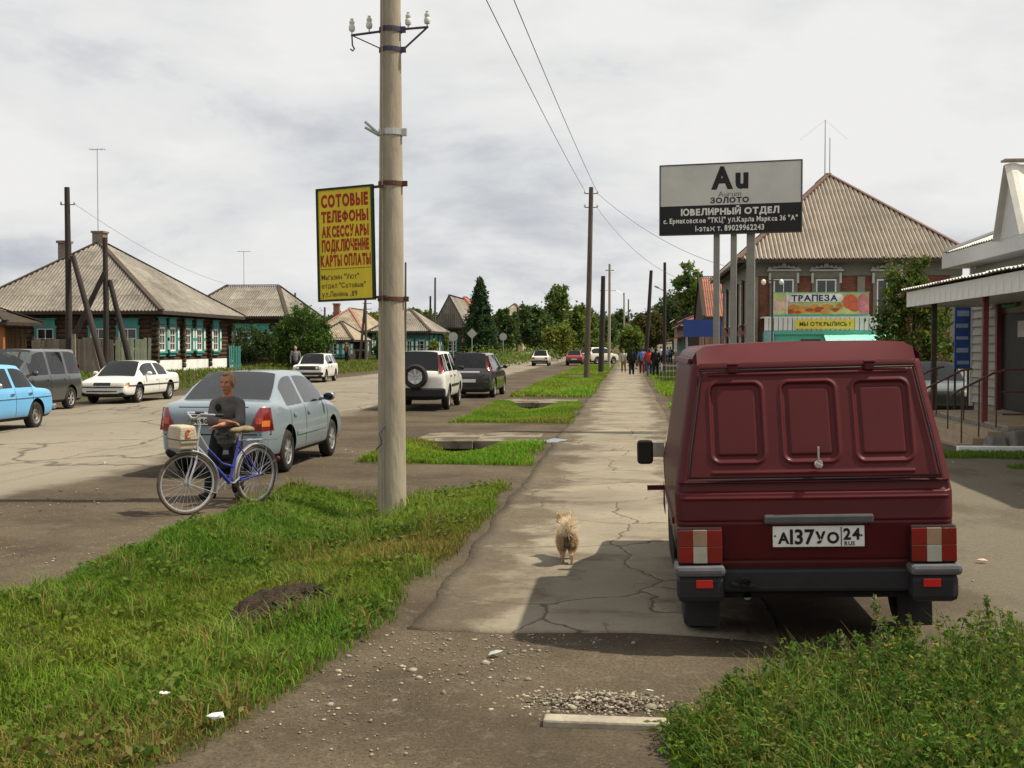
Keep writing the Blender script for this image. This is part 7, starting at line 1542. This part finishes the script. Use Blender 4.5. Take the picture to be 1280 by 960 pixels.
# head turned to picture left
Mh = Matrix.Rotation(R(-24), 3, 'Z') @ Matrix.Rotation(R(8), 3, 'X')
hp = lambda x, y, z: hd + Mh @ Vector((x, y, z))
mb.ell(hd + Vector((0, .012, .03)), (.074, .092, .095), 18); mb.ell(hp(0, -.028, -.035), (.060, .066, .085), 16); mb.ell(hp(0, -.055, -.108), (.034, .030, .026), 12)
mb.cyl(hp(0, -.088, .012), hp(0, -.118, -.036), .010, .017, 8); mb.ell(hp(0, -.112, -.038), (.018, .014, .012), 8)
for s in (-1, 1): mb.ell(hp(s * .038, -.078, .030), (.024, .012, .009), 8); mb.ell(hp(s * .042, -.068, -.028), (.024, .020, .022), 10); mb.ell(hp(s * .080, .006, -.012), (.012, .024, .034), 10)
mb.ell(hp(0, -.088, -.068), (.027, .012, .007), 8); mb.ell(hp(0, -.087, -.082), (.023, .012, .007), 8)
body = organic('body', mb, skin, man, .0062, 4)
for s in (-1, 1): mb = MB(); mb.ell(hp(s * .032, -.0865, .010), (.013, .007, .006), 8); mb.build('eye', mat('eye_dark', (.05, .04, .035), .3), man); mb = MB(); mb.ell(hp(s * .034, -.092, .032), (.021, .008, .005), 8); mb.build('eyebrow', hair_g, man)
mb = MB(); mb.ell(hp(0, -.0965, -.0745), (.022, .006, .0025), 8); mb.build('mouth', mat('lip_dark', (.13, .045, .035), .6), man)
mb = MB(); mb.ell(hp(0, .030, .050), (.081, .088, .083), 16); mb.ell(hp(0, .055, -.01), (.076, .062, .080), 14); mb.ell(hp(.0, -.035, .103), (.050, .040, .022), 12)
for s in (-1, 1): mb.ell(hp(s * .070, .015, .01), (.014, .035, .05), 10)
organic('hair', mb, hair_g, man, .007, 3)
mb = MB(); limb(mb, [pel + Vector((0, -.02, -.07)), pel + Vector((0, -.02, .05)), Vector((.03, .09, .96)), chest, nb_ + Vector((0, .01, -.045))], [.150, .150, .142, .148, .085])
mb.ell(chest + Vector((0, .01, -.01)), (.158, .125, .17), 16); mb.ell(pel + Vector((0, -.02, -.04)), (.168, .155, .11), 16); mb.cyl(pel + Vector((0, -.015, -.13)), pel + Vector((0, -.02, .05)), .152, .14, 16); mb.ell(Vector((.035, .07, .93)), (.152, .13, .12), 14)
for sh_ in (shL, shR): mb.cyl(nb_ + Vector((0, .015, -.05)), sh_ + Vector((0, 0, .0)), .075, .060, 12)
limb(mb, [shL, (shL + elL) / 2, elL, elL + (wrL - elL) * .40], [.066, .064, .062, .050]); limb(mb, [shR, (shR + elR) / 2, elR, elR + (wrR - elR) * .36], [.066, .064, .062, .050])
rw = random.Random(4)
for k in range(46):
    f = rw.random(); A, B = ((shL, elL), (shR, elR), (elL, elL + (wrL - elL) * .4), (elR, elR + (wrR - elR) * .36))[k % 4]; c = A.lerp(B, f); mb.ell(c + Vector((rw.uniform(-.022, .022), rw.uniform(-.022, .022), rw.uniform(-.022, .022))), (.046, .046, .017), 8, rot=(rw.uniform(-.7, .7), rw.uniform(-.7, .7), 0))
for k in range(40): a_ = rw.uniform(-2.6, -.5); z_ = rw.uniform(.74, 1.12); mb.ell(Vector((.03 + .140 * math.cos(a_), .09 - (z_ - .8) * .18 + .13 * math.sin(a_), z_)), (.06, .022, .012), 8, rot=(rw.uniform(-.5, .5), rw.uniform(-.8, .8), a_ + 1.57))
organic('sweater', mb, wool, man, .009, 4)
mb = MB(); limb(mb, [hipL, (hipL + knL) / 2, knL, anL + Vector((0, .0, .03))], [.095, .092, .080, .074]); limb(mb, [hipR, (hipR + knR) / 2, knR, anR + Vector((0, 0, .03))], [.095, .092, .080, .074]); mb.ell(pel + Vector((0, 0, -.05)), (.145, .11, .13), 14)
organic('trousers', mb, trouser, man, .010, 4)
for an, dr in ((anL, Vector((-.75, -.6, 0))), (anR, Vector((.1, -1, 0)))):
    dr.normalize(); mb = MB(); c = Vector((an.x, an.y, .045)); limb(mb, [c - dr * .04, c + dr * .06, c + dr * .14 + Vector((0, 0, -.008))], [.045, .044, .036]); mb.ell(c + Vector((0, 0, .045)), (.05, .05, .045), 10); organic('shoe', mb, shoe_m, man, .008, 3)
mb = MB(); P = mb.ell((0, 0, 0), (.038, .012, .045), 12); o = mb.build('sweater_badge', mat('black_badge', (.012, .012, .012), .8), man); o.location = (-.06, -.118, 1.115)

# ---- small shaggy dog walking away
dp = gp(709, 706); dog = empty('dog', (dp.x, dp.y, .011), R(4)); dog.scale = (.9,) * 3; tag(dog, 'small shaggy cream dog with curled tail walking away along the path', 'dog')
fur_m = mat('dog_coat', (.50, .36, .21), .9, .35, 22, .5); mb = MB()
mb.ell((0, .0, .235), (.062, .085, .078), 14); mb.ell((0, .13, .235), (.060, .13, .075), 14); mb.ell((0, .25, .245), (.075, .09, .095), 14); limb(mb, [(0, .30, .27), (-.02, .37, .335)], [.055, .048])
mb.ell((-.03, .40, .355), (.050, .058, .050), 12); limb(mb, [(-.035, .43, .345), (-.045, .48, .33)], [.028, .018])
for s in (-1, 1): mb.cyl((-.03 + s * .035, .39, .385), (-.03 + s * .048, .385, .44), .018, .004, 8)
for s, sw_ in ((-1, .03), (1, -.035)):        # hind legs: thigh, hock, shank, paw
    limb(mb, [(s * .045, .0, .21), (s * .048, .045 + sw_ * .4, .14), (s * .042, -.03 + sw_, .085), (s * .040, -.012 + sw_ * 1.2, .018), (s * .040, .012 + sw_ * 1.2, .012)], [.048, .034, .018, .014, .016], 10)
    limb(mb, [(s * .048, .25, .20), (s * .05, .245 - sw_ * .5, .11), (s * .048, .255 - sw_, .02), (s * .048, .275 - sw_, .012)], [.038, .022, .015, .017], 10)
tail = [Vector((0, -.07, .27)), Vector((.0, -.11, .32)), Vector((.005, -.08, .365)), Vector((.02, -.02, .37)), Vector((.035, .02, .345))]; limb(mb, tail, [.024, .036, .042, .038, .018], 10)
organic('body', mb, fur_m, dog, .007, 3)
bm_v = np.array([v.co[:] for v in dog.children[0].data.vertices]); bm_n = np.array([v.normal[:] for v in dog.children[0].data.vertices]); sel = rng.integers(0, len(bm_v), 15000); P0 = bm_v[sel]; N0 = bm_n[sel]; k = P0[:, 2] > .05; P0, N0 = P0[k], N0[k]
tl = (P0[:, 1] < .05) & (P0[:, 2] > .295); ln = np.where(tl, .072, np.clip((P0[:, 2] - .03) * .22, .008, .036)) * rng.uniform(.6, 1.3, len(P0)); d = N0 + rng.normal(0, .25, N0.shape); d[:, 2] -= np.where(tl, -.5, .55); d[:, 1] -= np.where(tl, .1, .35); d /= np.linalg.norm(d, axis=1)[:, None]
sd_ = np.cross(d, rng.normal(0, 1, d.shape)); sd_ /= np.linalg.norm(sd_, axis=1)[:, None]; wv = .0022; tip = P0 + d * ln[:, None] ; V = np.stack([P0 - sd_ * wv, P0 + sd_ * wv, tip], 1).reshape(-1, 3)
cl = np.where(tl[:, None], np.array([[.92, .80, .62]]), np.array([[.66, .49, .30]])) * rng.uniform(.55, 1.25, (len(P0), 1)); dk = (np.abs(P0[:, 0]) < .03) & (P0[:, 1] < .0) & (P0[:, 2] < .29) & (P0[:, 2] > .15); cl[dk] *= .45
me = mesh_np('fur', V, None, np.arange(len(V)).reshape(-1, 3), colr=np.repeat(cl, 3, 0)); me.materials.append(mat('fur_strand', (1, 1, 1), .8, .1, 5, 0, attr=True, trans=.2)); o = inst(me, 'fur', dog); o['kind'] = 'stuff'

# ---- walkers in the distance
def person(label, px, py, H, top, low, hairc, rz=0, skirt=False, bag_c=None, phase=.0, Y=None, build=1.0, arm=.05, group='people walking on the path'):
    p = gp(px, py) if Y is None else at(px, py, Y); z0 = hz(p.x, p.y) + (.020 if -1.6 < p.x < 1.1 else 0); t = empty('person', (p.x, p.y, z0), rz); tag(t, label, 'person', group); k = H / 1.7; v = lambda x, y, z: Vector((x * build, y, z)) * k; S = phase
    mb = MB(); limb(mb, [v(0, 0, .95), v(0, 0, 1.2), v(0, 0, 1.42)], [.12 * k, .13 * k, .06 * k]); limb(mb, [v(0, 0, 1.42), v(0, .01, 1.5)], [.05 * k] * 2); mb.ell(v(0, .02, 1.58), (.075 * k, .092 * k, .11 * k), 12); mb.cyl(v(0, .10, 1.58), v(0, .125, 1.555), .012 * k, .016 * k, 6)
    for s in (-1, 1):
        mb.ell(v(s * .078, .01, 1.575), (.012 * k, .02 * k, .03 * k), 6); sw_ = S * s; limb(mb, [v(s * .09, 0, .92), v(s * .10, sw_ * .18 + .02, .5), v(s * .10, sw_ * .32 - .03, .08)], [.085 * k, .055 * k, .038 * k]); limb(mb, [v(s * .10, sw_ * .32 - .03, .05), v(s * .11, sw_ * .32 + .12, .03)], [.04 * k, .03 * k])
        limb(mb, [v(s * .19, 0, 1.38), v(s * (.22 + arm), -sw_ * .10, 1.12), v(s * (.22 + arm), -sw_ * .16 + .06, .88)], [.055 * k, .042 * k, .030 * k]); mb.ell(v(s * (.22 + arm), -sw_ * .18 + .07, .80), (.028 * k, .035 * k, .06 * k), 8)
    organic('body', mb, skin2, t, .016, 3)
    mb = MB(); limb(mb, [v(0, 0, .92), v(0, 0, 1.15), v(0, 0, 1.38)], [.15 * k, .15 * k, .10 * k]); mb.ell(v(0, 0, 1.25), (.20 * k * build, .135 * k, .2 * k), 12)
    for s in (-1, 1): limb(mb, [v(s * .19, 0, 1.38), v(s * (.22 + arm), -S * s * .10, 1.12), v(s * (.22 + arm), -S * s * .13 + .03, .98)], [.07 * k, .058 * k, .05 * k])
    organic('top', mb, top, t, .018, 3); mb = MB()
    if skirt: mb.lathe([(.14 * k, .98 * k), (.19 * k * build, .82 * k), (.24 * k * build, .45 * k), (.22 * k, .45 * k), (.1, .9 * k)], n=18); mb.build('skirt', low, t, smooth=60)
    else:
        for s in (-1, 1): limb(mb, [v(s * .09, 0, .92), v(s * .10, S * s * .18 + .02, .5), v(s * .10, S * s * .32 - .03, .12)], [.115 * k, .082 * k, .070 * k])
        mb.ell(v(0, 0, .93), (.165 * k * build, .125 * k, .11 * k), 12); organic('trousers', mb, low, t, .018, 3)
    mb = MB(); mb.ell(v(0, -.005, 1.62), (.088 * k, .095 * k, .095 * k), 12); mb.ell(v(0, -.05, 1.55), (.075 * k, .05 * k, .09 * k), 10); mb.build('hair', hairc, t, smooth=60)
    if bag_c:
        mb = MB(); mb.box(v(.30 + arm, .03, .55), (.07 * k, .30 * k, .32 * k), taper=(.8, .7)); mb.build('bag', bag_c, t, bevel=.02); mb = MB(); mb.tube([v(.30 + arm, -.06, .70), v(.28 + arm, .05, .80), v(.30 + arm, .12, .70)], .008, 5); mb.build('bag_handle', bag_c, t)
    return t
cl = lambda n, c: mat('cloth_' + n, c, .9, .2, 12, .2)
hb_, hd_ = mat('brown_hair', (.06, .035, .02), .7), mat('dark_hair', (.018, .014, .012), .7)
blk, jean, redc, bluec, whc, grey_c, khaki = cl('black', (.014, .014, .017)), cl('jeans', (.04, .06, .12)), cl('red', (.50, .035, .03)), cl('blue', (.10, .18, .40)), cl('white', (.62, .62, .60)), cl('grey', (.16, .16, .16)), cl('khaki', (.17, .14, .08))
person('person all in black walking away on the left side of the path', 789.5, 469.5, 1.68, blk, blk, hd_, 0, phase=.5)
person('person in a bright red top walking ahead on the path', 811.5, 470.5, 1.66, redc, jean, hb_, R(5), phase=.5, build=1.18)
person('person in a light blue shirt just left of the red top', 802.5, 467.5, 1.70, bluec, cl('maroon', (.12, .02, .025)), hb_, 0, phase=-.4)
person('person in black with a white bag right of the red top', 819.5, 471.5, 1.72, blk, blk, hd_, R(-8), phase=.4, bag_c=whc)
person('person in pale clothes carrying a bag beside the round tree', 779.5, 466, 1.55, cl('pale', (.45, .45, .36)), khaki, hb_, R(160), phase=.3, bag_c=cl('yellow', (.6, .5, .1)))
person('person in a white shirt and black trousers far along the path', 826, 450.5, 1.75, whc, blk, hd_, 0, Y=118, phase=.4); person('person in a pale blue shirt far along the path', 834.5, 450, 1.70, cl('pale_blue', (.33, .40, .55)), jean, hb_, 0, Y=121, phase=-.4)
person('person in grey beside the shops behind the red top', 815, 449, 1.7, grey_c, blk, hd_, R(180), Y=112, phase=.3); person('person in dark blue behind the person in white', 838, 449, 1.7, jean, blk, hd_, 0, Y=126, phase=.3)
b = at(371, 460, 66.5); person('bald-looking person in a grey jacket beside the white estate car', 369.5, 468, 1.72, grey_c, blk, mat('grey_short_hair', (.3, .22, .16), .8), R(200), Y=66.5, group='people on the left side')
person('person in khaki standing on the grass by the A-shaped pole', 433.5, 458, 1.68, khaki, blk, hb_, R(150), Y=96, group='people on the left side')
